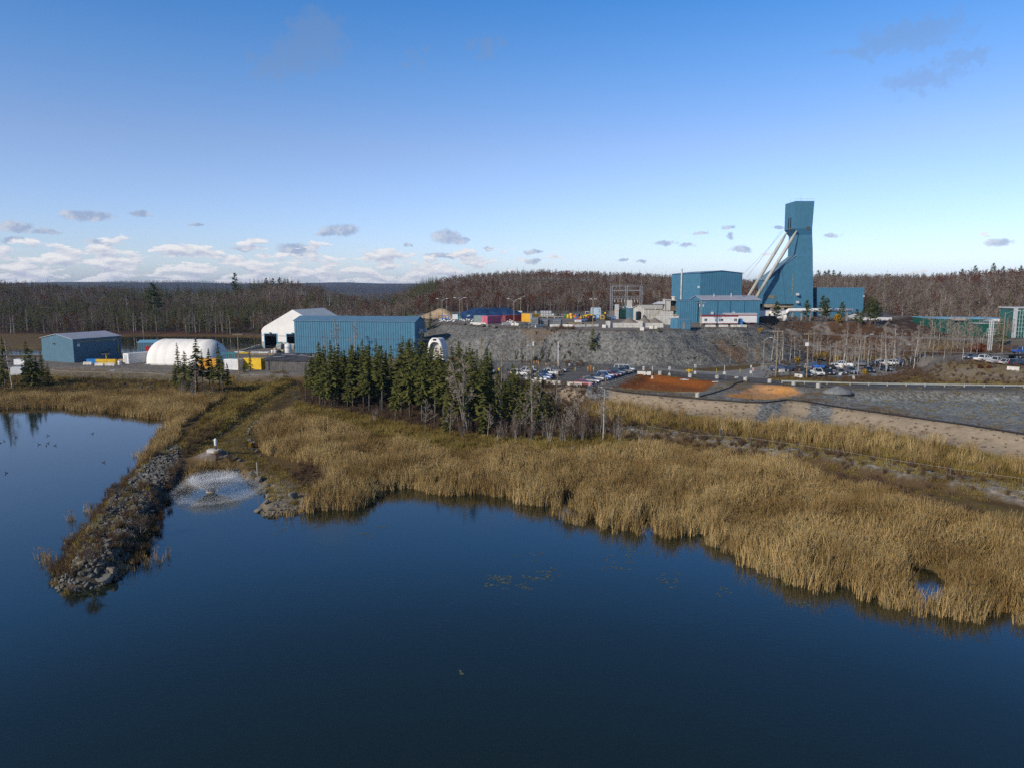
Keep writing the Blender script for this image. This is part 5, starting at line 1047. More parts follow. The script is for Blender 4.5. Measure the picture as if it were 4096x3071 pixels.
for i in range(4): z = za+(zb_-za)*i/3; f.box(X(3905)-h.cx, X(4040)-h.cx, yw-.19, yw-.1, z-.06, z+.06)
f.build('window_frame', GREYW, wo)
m = MB(); m.box(X(3826)-h.cx, X(3875)-h.cx, yg+2-h.cy, yg+6-h.cy, zl+.6, zat(1273, yg)-zg0); m.build('roof_unit', pm('tan_panel', (.33, .29, .26), .8, .1), h.t)
m = MB(); a = X(3928)-h.cx; m.loft([[(a-2, yw+1, zl+.5), (a+2, yw+1, zl+.5), (a+2, yw+4, zl+.5), (a-2, yw+4, zl+.5)], [(a-.05, yw+2.5, zl+1.7), (a+.05, yw+2.5, zl+1.7), (a+.05, yw+2.6, zl+1.7), (a-.05, yw+2.6, zl+1.7)]]); m.build('skylight', STEEL, h.t)
m = MB(); m.box(X(3945)-h.cx, X(4035)-h.cx, yw+2, yw+4, zl+.4, zl+1.4); m.build('roof_duct', WHITE, h.t)
m = MB(); m.cyl(X(4026)-h.cx, yw+2.5, zl+1.2, zl+2.2, .6, 8, .3); m.build('roof_fan', GREYW, h.t)
yt = 272.; X = lambda u: (u-CU)/F*yt; x0, x1 = X(4052), X(4260); zt0, zt1 = 6.5, zat(1234, yt); t = thing('glazed_stair_tower', 'tall green-glazed stair tower with grey columns at the end of the green building', 'tower', (x0, yt, zt0))
m = MB(); m.box(.4, x1-x0, .1, 9, 0, zt1-zt0-.3); gl = m.build('glazing', GREENG, t)
m = MB()
for i in range(16):
    x = .9+i*1.05; m.box(x-.06, x+.06, -.05, .12, 0, zt1-zt0-.4)
for k in range(8): z = (zt1-zt0)*(k+.3)/8; m.box(.3, x1-x0, -.04, .11, z-.08, z+.08)
m.build('mullion', pm('pale_green_frame', (.30, .45, .42), .5, .1), gl)
for x in (-.2, 6.2, 12.8): m = MB(); m.box(x, x+1.0, -.4, .6, 0, zt1-zt0); m.build('column', GREYW if x < 0 else pm('mid_grey_panel', (.22, .23, .25), .5), t)
m = MB(); m.box(-.3, x1-x0, -.45, 9.2, zt1-zt0, zt1-zt0+.35); m.build('roof', GREYW, t)
# stair-tower foreground lattice mast
x, y = P(3958, 1398, 6.5); zz0 = gz(x, y); hh = PY(3961, 1281, y)[1]-zz0; t = thing('lattice_mast', 'red and white banded lattice mast in front of the green building', 'mast', (x, y, zz0)); w = .8
for sx in (-1, 1):
    m = MB(); [m.cyl(sx*w/2, s2*w/2, 0, hh, .07, 5) for s2 in (-1, 1)]; m.build('mast_leg', WHITE, t)
m = MB(); n = 16
for i in range(n):
    z0_, z1_ = hh*i/n, hh*(i+1)/n
    for s2 in (-1, 1): m.tube([(-w/2, s2*w/2, z0_), (w/2, s2*w/2, z1_)], .04, 4); m.tube([(-w/2, s2*w/2, z1_), (w/2, s2*w/2, z1_)], .05, 4)
m.build('lattice_brace', GREYW, t)
# fabric tunnel shelter at the foot of the rock slope
def tunnel():
    x, y = P(1741, 1446, 3); t = thing('fabric_tunnel', 'tall narrow white arched fabric shelter open at the front by the rock slope', 'shelter', (x, y, gz(x, y)), R(-20)); w, hh = 2.95, 7.3
    def arch(k, y, dz=0): return [(w*k*(-1 if a < PI/2 else 1)*abs(math.cos(a))**.62*(1-.16*math.sin(a)), y, hh*k*math.sin(a)**.75) for a in np.linspace(0.001, PI-.001, 21)]
    m = MB(); D = 4.0
    rings = [arch(1, yy) for yy in np.linspace(0, D, 9)]; m.loft(rings, False, False); m.build('fabric_cover', FABW, t, True)
    m = MB(); m.loft([arch(.84, -.12), arch(1.02, -.15), arch(1.02, .1), arch(.84, .3)], False, False); m.build('rim', FABW, t, True)
    m = MB(); m.loft([arch(.86, .3), arch(.88, 1.5)], False, False); m.poly(list(arch(.88, 1.45))); m.build('lining', pm('beige_lining', (.50, .47, .42), .8, .06), t)
    m = MB(); m.box(-.55, .55, -.28, -.12, hh*.9, hh*.9+.55); m.build('sign', BLACK, t)
tunnel()
# ------------------------------------------------------------------ upper yard
PZ = 13.0
def pad(u, v): return P(u, v, PZ)
def block(label, u, v, w, d, hgt, mat, name='concrete_block', rz=0, cat='block', group=None, z=PZ, top=None):
    q_ = hit(u, v, 60) if z == PZ and v > 1308 else None; x, y = q_[:2] if q_ else P(u, v, z); z0 = gz(x, y); m = MB(); m.cbox(0, 0, -.1, w, d, hgt+.1, 0, top or (.04, .04)); o = m.build(name, mat, None, False, (x, y, z0), rz); tag(o, label, cat, group); return o
JERSEY = None
def barrier(label, A, B, group=None, mat=None, hgt=.85):
    """precast concrete road barrier with a sloping foot and two lifting slots, from A to B"""
    x, y = (A[0]+B[0])/2, (A[1]+B[1])/2; L = math.hypot(B[0]-A[0], B[1]-A[1]); rz = math.atan2(B[1]-A[1], B[0]-A[0]); m = MB()
    prof = [(-.30, .08), (-.30, .16), (-.14, .34), (-.09, hgt), (.09, hgt), (.14, .34), (.30, .16), (.30, .08)]; m.prism(prof, -L/2, L/2, 'x'); m.box(-L/2, -L*.22, -.29, .29, -.12, .08); m.box(-L*.12, L*.12, -.29, .29, -.12, .08); m.box(L*.22, L/2, -.29, .29, -.12, .08)
    o = m.build('concrete_barrier', mat or CONCL, None, False, (x, y, gz(x, y)), rz); tag(o, label, 'barrier', group); return o
# sand heap and its tarpaulin-covered neighbour
def heap(name, label, crest, r, hgt, mat, seed, cat='heap', lumps=.25, top_f=.35, z=None):
    """long heap: crest polyline, base half-width r, flat-topped"""
    pts = [Vector((*c, 0)) for c in crest]; segs = []
    for a, b in zip(pts, pts[1:]):
        n = max(2, int((b-a).length/.9)); segs += [a.lerp(b, i/n) for i in range(n)]
    segs.append(pts[-1]); n = len(segs); base = segs[0].copy(); z0 = z if z is not None else gz(base.x, base.y); rings = []
    for i, p in enumerate(segs):
        d = (segs[min(i+1, n-1)]-segs[max(i-1, 0)]).normalized(); s_ = Vector((-d.y, d.x, 0)); e = min(i, n-1-i)*.9; k = min(1, (e+.15)/(r*.9)); rg = []
        for j in range(25):
            f = -1+2*j/24; a = abs(f); hh = (1 if a < top_f else (1-a)/(1-top_f))*hgt*k; w = r*(k*.55+.45)
            q = p+s_*f*w; hh += (float(fbm(q.x+seed, q.y, 1.6, 3, seed))*lumps)*(1 if a < .97 else 0)*k; rg.append((q.x-base.x, q.y-base.y, max(hh, -.2) if a < .99 else -.3))
        rings.append(rg)
    m = MB(); m.loft(rings, False, False); o = m.build(name, mat, None, True, (base.x, base.y, z0)); tag(o, label, cat); return o
yq = 318
h1 = lambda u, y: ((u-CU)/F*y, y)
heap('sand_heap', 'big tan sand heap at the west end of the dark blue tarpaulin', [h1(1700, 312), h1(1745, 318), h1(1815, 322), h1(1860, 322)], 12.5, zat(1232, 318)-PZ, TSAND, 3, lumps=.5, top_f=.3, z=PZ)
heap('tarpaulin_heap', 'long heap covered with wrinkled dark blue tarpaulin behind the containers', [h1(1790, 318), h1(1900, 322), h1(2000, 326), h1(2080, 330), h1(2125, 332)], 12.5, zat(1237, 322)-PZ, DTARP, 9, lumps=1.1, top_f=.35, z=PZ)
# containers (foot of near long side from A to B)
container('grey-green container standing beside the pink one', pad(1896, 1292), pad(1944, 1293), 2.5, 2.5, pm('grey_green_paint', (.19, .25, .25), .6, .1))
container('pink shipping container at the edge of the upper yard', pad(1950, 1297), pad(2003, 1294), 2.5, 2.6, PINK)
container('dark red container beyond the pile of white sacks', pad(2024, 1288), pad(2086, 1286), 2.5, 2.3, MARO)
container('yellow-gold container next to the dark red one', pad(2087, 1287), pad(2122, 1289), 4.5, 2.9, pm('gold_paint', (.60, .33, .03), .5, .12))
container('white open-fronted container behind the dark red one', pad(2040, 1268), pad(2061, 1268), 2.5, 2.6, GREYW)
container('white container with a red stripe behind the lamp post', pad(2066, 1268), pad(2088, 1268), 2.5, 2.4, WHITE)
h = container('tall pale blue electrical container with small vents', pad(2366, 1272), pad(2402, 1272), 3, 4.2, pm('pale_blue_paint', (.40, .50, .58), .5, .08), None, ribs=False)
h.on(0, .85, 3.3, .4, .3, .05, 'vent', DGRY); h.on(0, .85, 2.5, .4, .3, .05, 'vent', DGRY)
h = Hall('blue_shed', 'blue ribbed shed with a grey door on the lip of the rock slope', [pad(2709, 1316), pad(2762, 1316), (pad(2762, 1316)[0], pad(2762, 1316)[1]+3.2), (pad(2709, 1316)[0]-1.5, pad(2709, 1316)[1]+3.5)], PZ, PZ+2.9, PZ+3.05, 'shed', BLUE, BLUR, .5, .05, .1, 'shed')
dd = h.on(0, .5, 0, .9, 2.1, .05, 'door', pm('grey_door', (.20, .19, .20), .5)); h.on(3, .5, .3, .2, 2.0, .06, 'downpipe', DARKB)
A_ = pad(2670, 1312); Hall_ = None
# two office trailers
def trailer(label, A, B, w, hgt, windows, red_top):
    L = math.hypot(B[0]-A[0], B[1]-A[1]); rz = math.atan2(B[1]-A[1], B[0]-A[0]); t = thing('office_trailer', label, 'trailer', (A[0], A[1], PZ), rz)
    m = MB(); m.box(0, L, 0, w, .55, hgt); m.build('body', WHITE, t)
    m = MB(); m.prism([(-.12, hgt), (w+.12, hgt), (w+.12, hgt+.16), (w*.5, hgt+.42), (-.12, hgt+.16)], -.12, L+.12, 'x'); m.build('roof', MARO if red_top else GREYW, t)
    m = MB(); m.box(-.03, L+.03, -.03, -.001, hgt-.22 if red_top else hgt-.55, hgt-.02 if red_top else hgt-.2); m.box(-.03, -.001, -.03, w, hgt-.22, hgt-.02); m.box(-.03, L+.03, -.03, -.001, .55, .72); m.build('stripe', MARO, t)
    for f in windows: m = MB(); m.box(L*f-.45, L*f+.45, -.05, .02, 1.45, 2.3); o = m.build('window', GLASS, t); m = MB(); m.box(L*f-.5, L*f+.5, -.06, -.02, 2.3, 2.4); m.box(L*f-.5, L*f+.5, -.06, -.02, 1.36, 1.45); m.box(L*f-.03, L*f+.03, -.07, -.02, 1.45, 2.3); m.build('window_frame', WHITE, o)
    m = MB(); [m.box(L*f-.3, L*f+.3, .2, w-.2, -.2, .55) for f in (.12, .4, .66, .9)]; m.build('wheel_block', BLACK, t); m = MB(); m.box(-.04, .02, w*.35, w*.35+.5, 1.2, 2.1); m.build('end_window', GLASS, t)
    m = MB(); m.tube([(0, w/2, .5), (-1.0, w/2, .45)], .08); m.build('hitch', BLACK, t)
    return t
trailer('near white office trailer with maroon roof edge and three small windows', pad(2808, 1302), pad(2951, 1302), 3.0, 3.2, (.10, .55, .93), True)
trailer('second white office trailer with a maroon band behind the first', (pad(2858, 1292)[0], 262.), (pad(2972, 1292)[0]+.6, 262.), 3.0, 3.7, (), False)
o = block('bright blue portable toilet at the end of the office trailer', 2962, 1301, 1.1, 1.1, 2.1, BRTB, 'portable_toilet', cat='toilet'); m = MB(); m.cbox(0, 0, 2.1, 1.15, 1.15, .2, 0, (.2, .1)); m.build('roof', GREYW, o); m = MB(); m.box(-.35, .35, -.58, -.5, .1, 1.9); m.build('door', BRTB, o)
for i, u in enumerate((2832, 2852, 2885, 2903, 2933, 2955, 2976)): block('low pale concrete block in the line before the office trailers', u, 1309, U(1.5, 1.9), .8, .75, CONCL, group='blocks before the office trailers', rz=U(-.06, .06))
h = Hall('white_site_hut', 'cream site hut with a lit amber lamp beside the workshop', [pad(3036, 1274), (pad(3090, 1268)[0], pad(3036, 1274)[1]), (pad(3090, 1268)[0], pad(3036, 1274)[1]+4), (pad(3036, 1274)[0], pad(3036, 1274)[1]+4)], PZ, PZ+3.2, PZ+3.4, 'shed', WHITE, GREYR, 2, .03, .2, 'hut'); h.on(0, .42, 2.3, .35, .3, .2, 'lit_lamp', LIT); h.on(0, .38, .9, .7, 1.0, .04, 'window', GLASS)
heap('dirt_heap', 'low red-brown dirt heap beside the site hut', [pad(3045, 1288), pad(3075, 1283), pad(3100, 1286)], 3.2, 1.9, pm('red_brown_dirt', (.13, .065, .04), .95, .3), 14)
# white duct on stands
def duct():
    y = 292.; X = lambda u: (u-CU)/F*y; t = thing('white_duct', 'long white ventilation duct bent down at its west end before the tower', 'duct', (X(3147), y, PZ)); zc = zat(1242, y)-PZ; L = X(3400)-X(3147); m = MB(); m.tube([(-1.2, 0, -.2), (-1.15, 0, zc*.5), (-.7, 0, zc*.85), (.2, 0, zc), (L*.5, 0, zc), (L, 0, zc)], .78, 12); m.build('pipe', WHITE, t, True)
    for k in range(7): m = MB(); m.box(L*(k+.5)/7-.1, L*(k+.5)/7+.1, -.6, .6, -.2, zc-.7); m.build('stand', STEEL, t)
    m = MB(); [m.tube([(L*k/9, 0, zc), (L*k/9+.07, 0, zc)], .81, 12) for k in range(1, 10)]; m.build('joint_ring', GREYW, t)
duct()
# lamp posts with double arms
def lamp_post(label, u, v, vt, span, z, arms=2, wood=True, group=None, rz=0):
    q = hit(u, v, 120) if z is None else (*P(u, v, z), z); x, y = q[0], q[1]; z0 = gz(x, y); hh = PY(u, vt, y)[1]-z0; t = thing('lamp_post', label, 'street lamp', (x, y, z0), rz, group); m = MB(); m.tube([(0, 0, -.3), (0, 0, hh)], [.16, .11], 8); m.build('pole', WOOD if wood else STEEL, t)
    for s_ in ((-1, 1) if arms == 2 else (1,)):
        m = MB(); m.tube([(0, 0, hh-.6), (s_*span*.6, 0, hh+.35), (s_*span, 0, hh+.5)], .06, 6); a = m.build('arm', STEEL, t); m = MB(); m.loft([[(s_*(span-.1), -.18, hh+.42), (s_*(span-.1), .18, hh+.42), (s_*(span-.1), .18, hh+.6), (s_*(span-.1), -.18, hh+.6)], [(s_*(span+.8), -.12, hh+.45), (s_*(span+.8), .12, hh+.45), (s_*(span+.8), .12, hh+.58), (s_*(span+.8), -.12, hh+.58)]]); m.build('lamp_head', WHITE, a)
lamp_post('double-armed lamp post before the sand heap', 1769, 1280, 1200, 1.7, PZ); lamp_post('double-armed lamp post in front of the tarpaulin, nearer of the close pair', 1840, 1290, 1197, 1.7, PZ); lamp_post('double-armed lamp post just behind the close pair before the tarpaulin', 1849, 1270, 1196, 1.2, PZ, rz=.9)
lamp_post('double-armed lamp post beside the pile of white sacks', 2056, 1305, 1202, 1.7, PZ); lamp_post('lamp post behind the yellow-gold container', 2082, 1255, 1190, 1.7, PZ, 1); lamp_post('short-armed twin floodlight post on the pad edge before the pale blue container', 2371, 1310, 1203, .45, PZ)
lamp_post('tall wooden pole with a curved lamp arm by the glazed stair tower', 4008, 1412, 1250, 3.5, None, 1)
for (u, v, vt, rz, lab) in [(3490-35, 1458, 1345, 0, 'wooden lamp post behind the pale parked pickups'), (3052, 1478, 1358, 0, 'wooden lamp post at the chain-link fence corner by the larch'), (3660, 1450, 1385, PI, 'lamp post with a bright head among the white birches')]: lamp_post(lab, u, v, vt, 1.6, None, 1, True, None, rz)
# pale concrete barriers along the pad edge
EDGE = [(1882, 1944, 1299, 1302), (2009, 2040, 1301, 1300), (2046, 2076, 1302, 1304), (2142, 2178, 1311, 1308), (2199, 2240, 1308, 1308), (2251, 2292, 1308, 1309), (2295, 2340, 1309, 1308), (2347, 2394, 1308, 1307)]
LB = ['under the grey-green container', 'before the dark red container', 'at the lamp post by the sacks', 'below the panel stacks, tilted on stones', 'below the middle of the grey panel stacks', 'before the gap in the panel stacks', 'before the stacked timber', 'below the twin floodlight post']
for (a, b, va, vb), l_ in zip(EDGE, LB): barrier('pale concrete barrier on the pad edge '+l_, pad(a, va), pad(b, vb))
# boulders along the west lip of the pad
random.seed(41); BL = [boulder(800+i, 3, U(.55, .85)) for i in range(8)]
for b in BL: b.materials.append(M_ROCK); b.polygons.foreach_set('use_smooth', [False]*len(b.polygons))
def rock(label, u, v, size, z=None, group=None, name='boulder', mesh=None, q=None, sq_=None):
    q = q or hit(u, v, 38) or (*P(u, v, z or 1), z or 1); o = link(name, mesh or random.choice(BL), None, (q[0], q[1], q[2]+size*.18), U(0, 6.28)); o.scale = sq_ or (size, size*U(.8, 1.1), size*U(.75, 1.0)); tag(o, label, 'boulder', group); return o
for u, v, s_ in [(1733, 1289, 1.6), (1745, 1283, 2.2), (1756, 1283, 1.2), (1810, 1296, 1.5), (1826, 1297, 1.2), (1838, 1298, 1.2), (1859, 1301, 1.4), (1872, 1302, 1.0), (1883, 1303, 1.6), (1912, 1309, 1.1), (1790, 1294, .9), (1933, 1309, 2.2), (1950, 1308, 1.6), (2060, 1310, 1.0), (2080, 1312, 1.2), (2100, 1313, 1.3), (2118, 1313, 1.0), (2240, 1315, .9), (2330, 1315, .8)]: rock('grey boulder in the row along the west lip of the upper yard', u, v, s_, PZ, 'boulders along the pad lip')
rock('long pale flat boulder lying on the pad lip below the pink container', 1975, 1316, 2.6, PZ, sq_=(3.2, 1.6, 1.4)); rock('pale block of stone lying on the rock slope below the office trailers', 2968, 1334, 2.0, 11, sq_=(2.2, 1.2, 1.1))
block('thin white board lying at the top of the rock slope', 1750, 1310, 2.2, .5, .15, WHITE, 'board', cat='board', z=12.4)
# grey panel stacks
def panels(label, u, v, w, d, n, rz):
    x, y = pad(u, v); t = thing('panel_stack', label, 'panel stack', (x, y, PZ), rz)
    for k in range(n):
        m = MB()
        for j in range(6): m.box(-w/2+U(-.06, .06), w/2+U(-.06, .06), -d/2, d/2, .15+k*.75+j*.105, .15+k*.75+j*.105+.08)
        m.build('mesh_panel', pm('grey_steel_mesh', (.21, .23, .25), .6, .2, 1.5, metal=.2), t)
        m = MB(); [m.box(-w/2, w/2, s_*d*.35-.08, s_*d*.35+.08, k*.75, k*.75+.15) for s_ in (-1, 1)]; m.build('bearer', WOOD, t)
panels('westernmost stack of grey steel mesh panels', 2142, 1307, 2.4, 7, 4, -.12); panels('middle stack of grey steel mesh panels', 2180, 1306, 2.6, 7, 3, -.12); panels('eastern stack of grey steel mesh panels, widest of the three', 2230, 1305, 2.7, 8, 3, -.12)
for (u, v, lab) in [(2124, 1302, 'upright grey steel plate bent at the foot beside the panel stacks'), (2143, 1285, 'upright grey steel duct end behind the panel stacks')]:
    x, y = pad(u, v); t = thing('steel_duct', lab, 'duct', (x, y, PZ), .3); m = MB(); m.tube([(-3, 0, .4), (-1, 0, .4), (0, 0, .9), (.2, 0, 2.0), (.2, 0, 4.0)], .55, 8); m.build('tube', DGRY if 0 else STEEL, t); m = MB(); m.tube([(.2, 0, 3.9), (.2, 0, 4.0)], .62, 8); m.build('flange', STEEL, t)
x, y = pad(2093, 1308); m = MB(); m.loft([[(-2, -.6, 0), (-.4, -.6, 0), (-.4, .6, 0), (-2, .6, 0)], [(.6, -.5, 1.6), (1.6, -.5, 1.2), (1.6, .5, 1.2), (.6, .5, 1.6)]]); tag(m.build('steel_chute', DGRY, None, False, (x, y, PZ)), 'dark tilted steel chute lying beside the panel stacks', 'chute')
# white sacks
def sack_pile():
    random.seed(55); sm_ = None
    for i in range(34):
        u = U(2018, 2066); k = 1-abs(u-2042)/26; x, y = pad(u, 1300-U(0, 4)); z0 = PZ+random.randint(0, 2)*.55*max(k, 0)
        if sm_ is None: sm_ = boulder(900, 2, .55); sm_.materials.append(WHITE); sm_.polygons.foreach_set('use_smooth', [True]*len(sm_.polygons))
        o = link('white_sack', sm_, None, (x, y, z0+.3), U(0, 6)); s_ = U(.8, 1.2); o.scale = (s_*1.2, s_, s_); tag(o, 'bulging white sack heaped on others before the dark red container', 'sack', 'white sacks before the red container')
    for i in range(30):
        u = U(1757, 1893); x, y = pad(u, U(1280, 1290)); o = link('white_sack', sm_, None, (x, y, PZ+.3), U(0, 6)); s_ = U(.8, 1.4); o.scale = (s_*1.3, s_, s_*.9); tag(o, 'white bag lying in the scattered row before the tarpaulin heap', 'sack', 'white bags before the tarpaulin')
sack_pile()
# scrap, reels and small gear west of the containers
def drum(label, u, v, r, hgt, mat, z=PZ, group=None, name='drum', lid=None):
    x, y = P(u, v, z); z0 = gz(x, y); t = thing(name, label, name.replace('_', ' '), (x, y, z0), U(0, 3), group); m = MB(); m.lathe(0, 0, [(r*.96, -.05), (r, .06), (r, hgt*.33), (r*1.04, hgt*.34), (r, hgt*.36), (r, hgt*.66), (r*1.04, hgt*.67), (r, hgt*.69), (r, hgt*.97), (r*.95, hgt)], 12); m.build('shell', mat, t, True); m = MB(); m.cyl(0, 0, hgt, hgt+.04, r*.9, 12); m.build('lid', lid or mat, t); return t
x, y = pad(1876, 1275); t = thing('green_tank', 'round-topped grey-green tank lying on the yard before the tarpaulin', 'tank', (x, y, PZ)); m = MB(); m.tube([(-1.1, -1, 1.3), (-1.1, 1, 1.3)], .001, 4) if False else None; m.prism([(1.15*math.cos(a), .1+max(0, 1.6*math.sin(a))) for a in np.linspace(0, PI, 13)], -1.2, 1.2); m.build('shell', pm('grey_green_tank', (.16, .24, .21), .6), t); m = MB(); m.prism([(1.0*math.cos(a), .1+1.4*math.sin(a)) for a in np.linspace(0, PI, 13)], -1.28, -1.2); m.build('end_plate', GREYW, t)
x, y = pad(1826, 1281); t = thing('generator_set', 'white and teal generator set on the yard before the tarpaulin', 'generator', (x, y, PZ)); m = MB(); m.box(-1.6, .6, -.8, .8, .3, 2.3); m.build('housing', WHITE, t); m = MB(); m.box(.6, 2.0, -.7, .7, .3, 1.5); m.build('engine', TEALP, t); m = MB(); m.box(-1.7, 2.1, -.9, .9, 0, .3); m.build('skid', DGRY, t); m = MB(); m.cyl(1.3, 0, 1.5, 2.3, .1, 6); m.build('exhaust', DGRY, t)
def rackf(label, u, v, w, d, hgt, mat, n=3, name='steel_rack', z=PZ, load=None):
    x, y = P(u, v, z); t = thing(name, label, 'rack', (x, y, gz(x, y)))
    for i in range(n):
        m = MB(); xx = -w/2+w*i/(n-1); m.box(xx-.1, xx+.1, -d/2, -d/2+.2, 0, hgt); m.box(xx-.1, xx+.1, d/2-.2, d/2, 0, hgt); m.box(xx-.1, xx+.1, -d/2, d/2, .2, .4); m.build('upright', mat, t)
    m = MB(); [m.box(-w/2, w/2, s_*d/2-.1, s_*d/2+.1, hgt*f-.1, hgt*f+.1) for s_ in (-1, 1) for f in (.35, .97)]; m.build('rail', mat, t)
    if load: m = MB(); [m.tube([(-w*.6, U(-d/2, d/2), hgt*.4+U(0, .4)), (w*.6, U(-d/2, d/2), hgt*.4+U(0, .4))], .1, 6) for k in range(7)]; m.build('pipe_load', load, t)
rackf('blue steel frame rack before the sand heap', 1782, 1281, 2.6, 1, 1.8, BRTB); rackf('rusty brown frame beside the first lamp post', 1762, 1279, 1.4, 1, 1.7, RUST, 2); rackf('long pale pipe rack behind the pink container', 2002, 1272, 5.2, 1.6, 2.0, GREYW, 6, load=STEEL); rackf('teal rack loaded with dark pipes beside the fabric dome', 925, 1474, 3.4, 3, 4.6, TEALP, 3, z=3, load=DGRY)
rackf('bright blue steel frame among the tyres', 2391, 1281, 1.5, 1.2, 2.1, BRTB, 2); rackf('yellow steel frame beside the stacked tyres', 2409, 1281, 1.4, 1.2, 1.9, YELL, 2); rackf('low blue cradle at the end of the tyre row', 2452, 1281, 1.8, 1.2, 1.6, BRTB, 3); rackf('flat blue skid before the red-roofed crate', 2334, 1288, 2.4, 1.2, .8, BRTB, 3)
x, y = pad(1965, 1268); t = thing('forklift', 'old cream and brown forklift behind the pink container', 'forklift', (x, y, PZ)); m = MB(); m.box(-1.3, .6, -.7, .7, .4, 1.5); m.build('body', pm('cream_paint', (.5, .45, .32), .5), t); m = MB(); m.box(1.0, 1.15, -.6, -.4, .1, 3.2); m.box(1.0, 1.15, .4, .6, .1, 3.2); m.box(1.0, 1.15, -.6, .6, 2.9, 3.1); m.build('mast', RUST, t)
for sx in (-.8, .6): m = MB(); m.tube([(sx, -.8, .4), (sx, .8, .4)], .4, 10); m.build('wheel', TYRE, t)
# loading platform with totes, drums and crates
xa, ya = pad(2140, 1273); xb, yb = pad(2254, 1273); t = thing('timber_platform', 'low timber loading platform across the middle of the upper yard', 'platform', (xa, ya, PZ)); L = xb-xa; m = MB(); m.box(0, L, 0, 3.5, .55, .75); m.build('deck', pm('pale_timber', (.40, .36, .26), .9, .2), t)
for f in (.02, .25, .43, .68, .8, .98): m = MB(); m.box(L*f-.2, L*f+.2, .1, 3.4, -.2, .55); m.build('support', CONCL if f in (.43, .68) else WOOD, t)
random.seed(66); TOTE = None
def tote(x, y, z, label, group, mat=None):
    t = thing('liquid_tote', label, 'tote', (x, y, z), 0, group); m = MB(); m.box(-.5, .5, -.5, .5, .2, 1.15, (.03, .03)); m.build('tank', mat or WHITE, t); m = MB()
    for i in range(5): m.box(-.54, .54, -.54, -.52, .2+i*.24, .23+i*.24); m.box(-.54+i*.26, -.51+i*.26, -.55, -.53, .2, 1.18)
    m.build('cage', STEEL, t); m = MB(); m.box(-.55, .55, -.55, .55, 0, .16); m.build('pallet', WOOD, t)
for k in range(5):
    for j in range(2 if k < 4 else 1): tote(xa+3.0+k*1.22, ya+1.4, PZ+.75+j*1.2, 'white caged liquid tote stacked on the timber platform', 'caged totes on the platform')
for k in range(12): tote(xa-3.8+(k % 6)*1.0-.2, ya+3.2+(k//6)*1.3, PZ, 'white caged tote in the block beside the platform', 'caged totes beside the platform')
for k in range(14):
    x = xa+9.5+k*.85; mt = (DGRY, BLACK, pm('navy_paint', (.03, .05, .14), .4), PINK, BRTB, BLACK, DGRY)[k % 7]; t = thing('oil_drum', ('black', 'grey', 'navy', 'pink', 'blue', 'dark', 'grey')[k % 7]+' oil drum standing on the east half of the timber platform', 'drum', (x, ya+1+U(0, 1.2), PZ+.75), 0, 'oil drums on the platform'); m = MB(); m.lathe(0, 0, [(.3, 0), (.31, .3), (.33, .31), (.31, .33), (.31, .6), (.33, .61), (.31, .63), (.3, .9)], 10); m.build('shell', mt, t, True); m = MB(); m.cyl(0, 0, .9, .93, .26, 10); m.build('lid', DGRY, t)
drum('yellow plastic drum on the yard beside the platform end', 2272, 1274, .65, 1.6, YELL); drum('orange-yellow tall tank near the platform end', 2284, 1273, .8, 2.0, pm('amber_plastic', (.62, .33, .03), .5)); drum('small pale yellow barrel before the amber tank', 2286, 1276, .5, 1.1, pm('pale_yellow_plastic', (.6, .47, .15), .5)); drum('green bin next to the timber platform', 2262, 1273, .7, 1.8, pm('green_plastic', (.03, .16, .06), .5)); block('orange-red crate at the end of the drum row', 2297, 1273, 1.3, 1.1, 1.3, ORNG, 'crate', cat='crate'); block('teal cab box standing on the platform', 2150, 1264, 1.3, 1.2, 2.0, TEALP, 'cab_box', cat='box', z=PZ+.75)
x, y = pad(2312, 1289); t = thing('roofed_crate', 'white crate with a little red pitched roof and a blue sheet on it', 'crate', (x, y, PZ), .15); m = MB(); m.box(-1.1, 1.1, -1, 1, 0, .9); m.build('body', WHITE, t); m = MB(); m.prism([(-1.2, .9), (1.2, .9), (1.2, 1.2), (0, 1.75), (-1.2, 1.2)], -1.0, 1.2); m.build('roof', pm('dusty_red', (.36, .08, .06), .6), t); m = MB(); m.prism([(-1.5, 1.1), (-.1, 1.78), (-.1, 1.83), (-1.5, 1.15)], -.9, 1.3); m.build('sheet', BRTB, t)
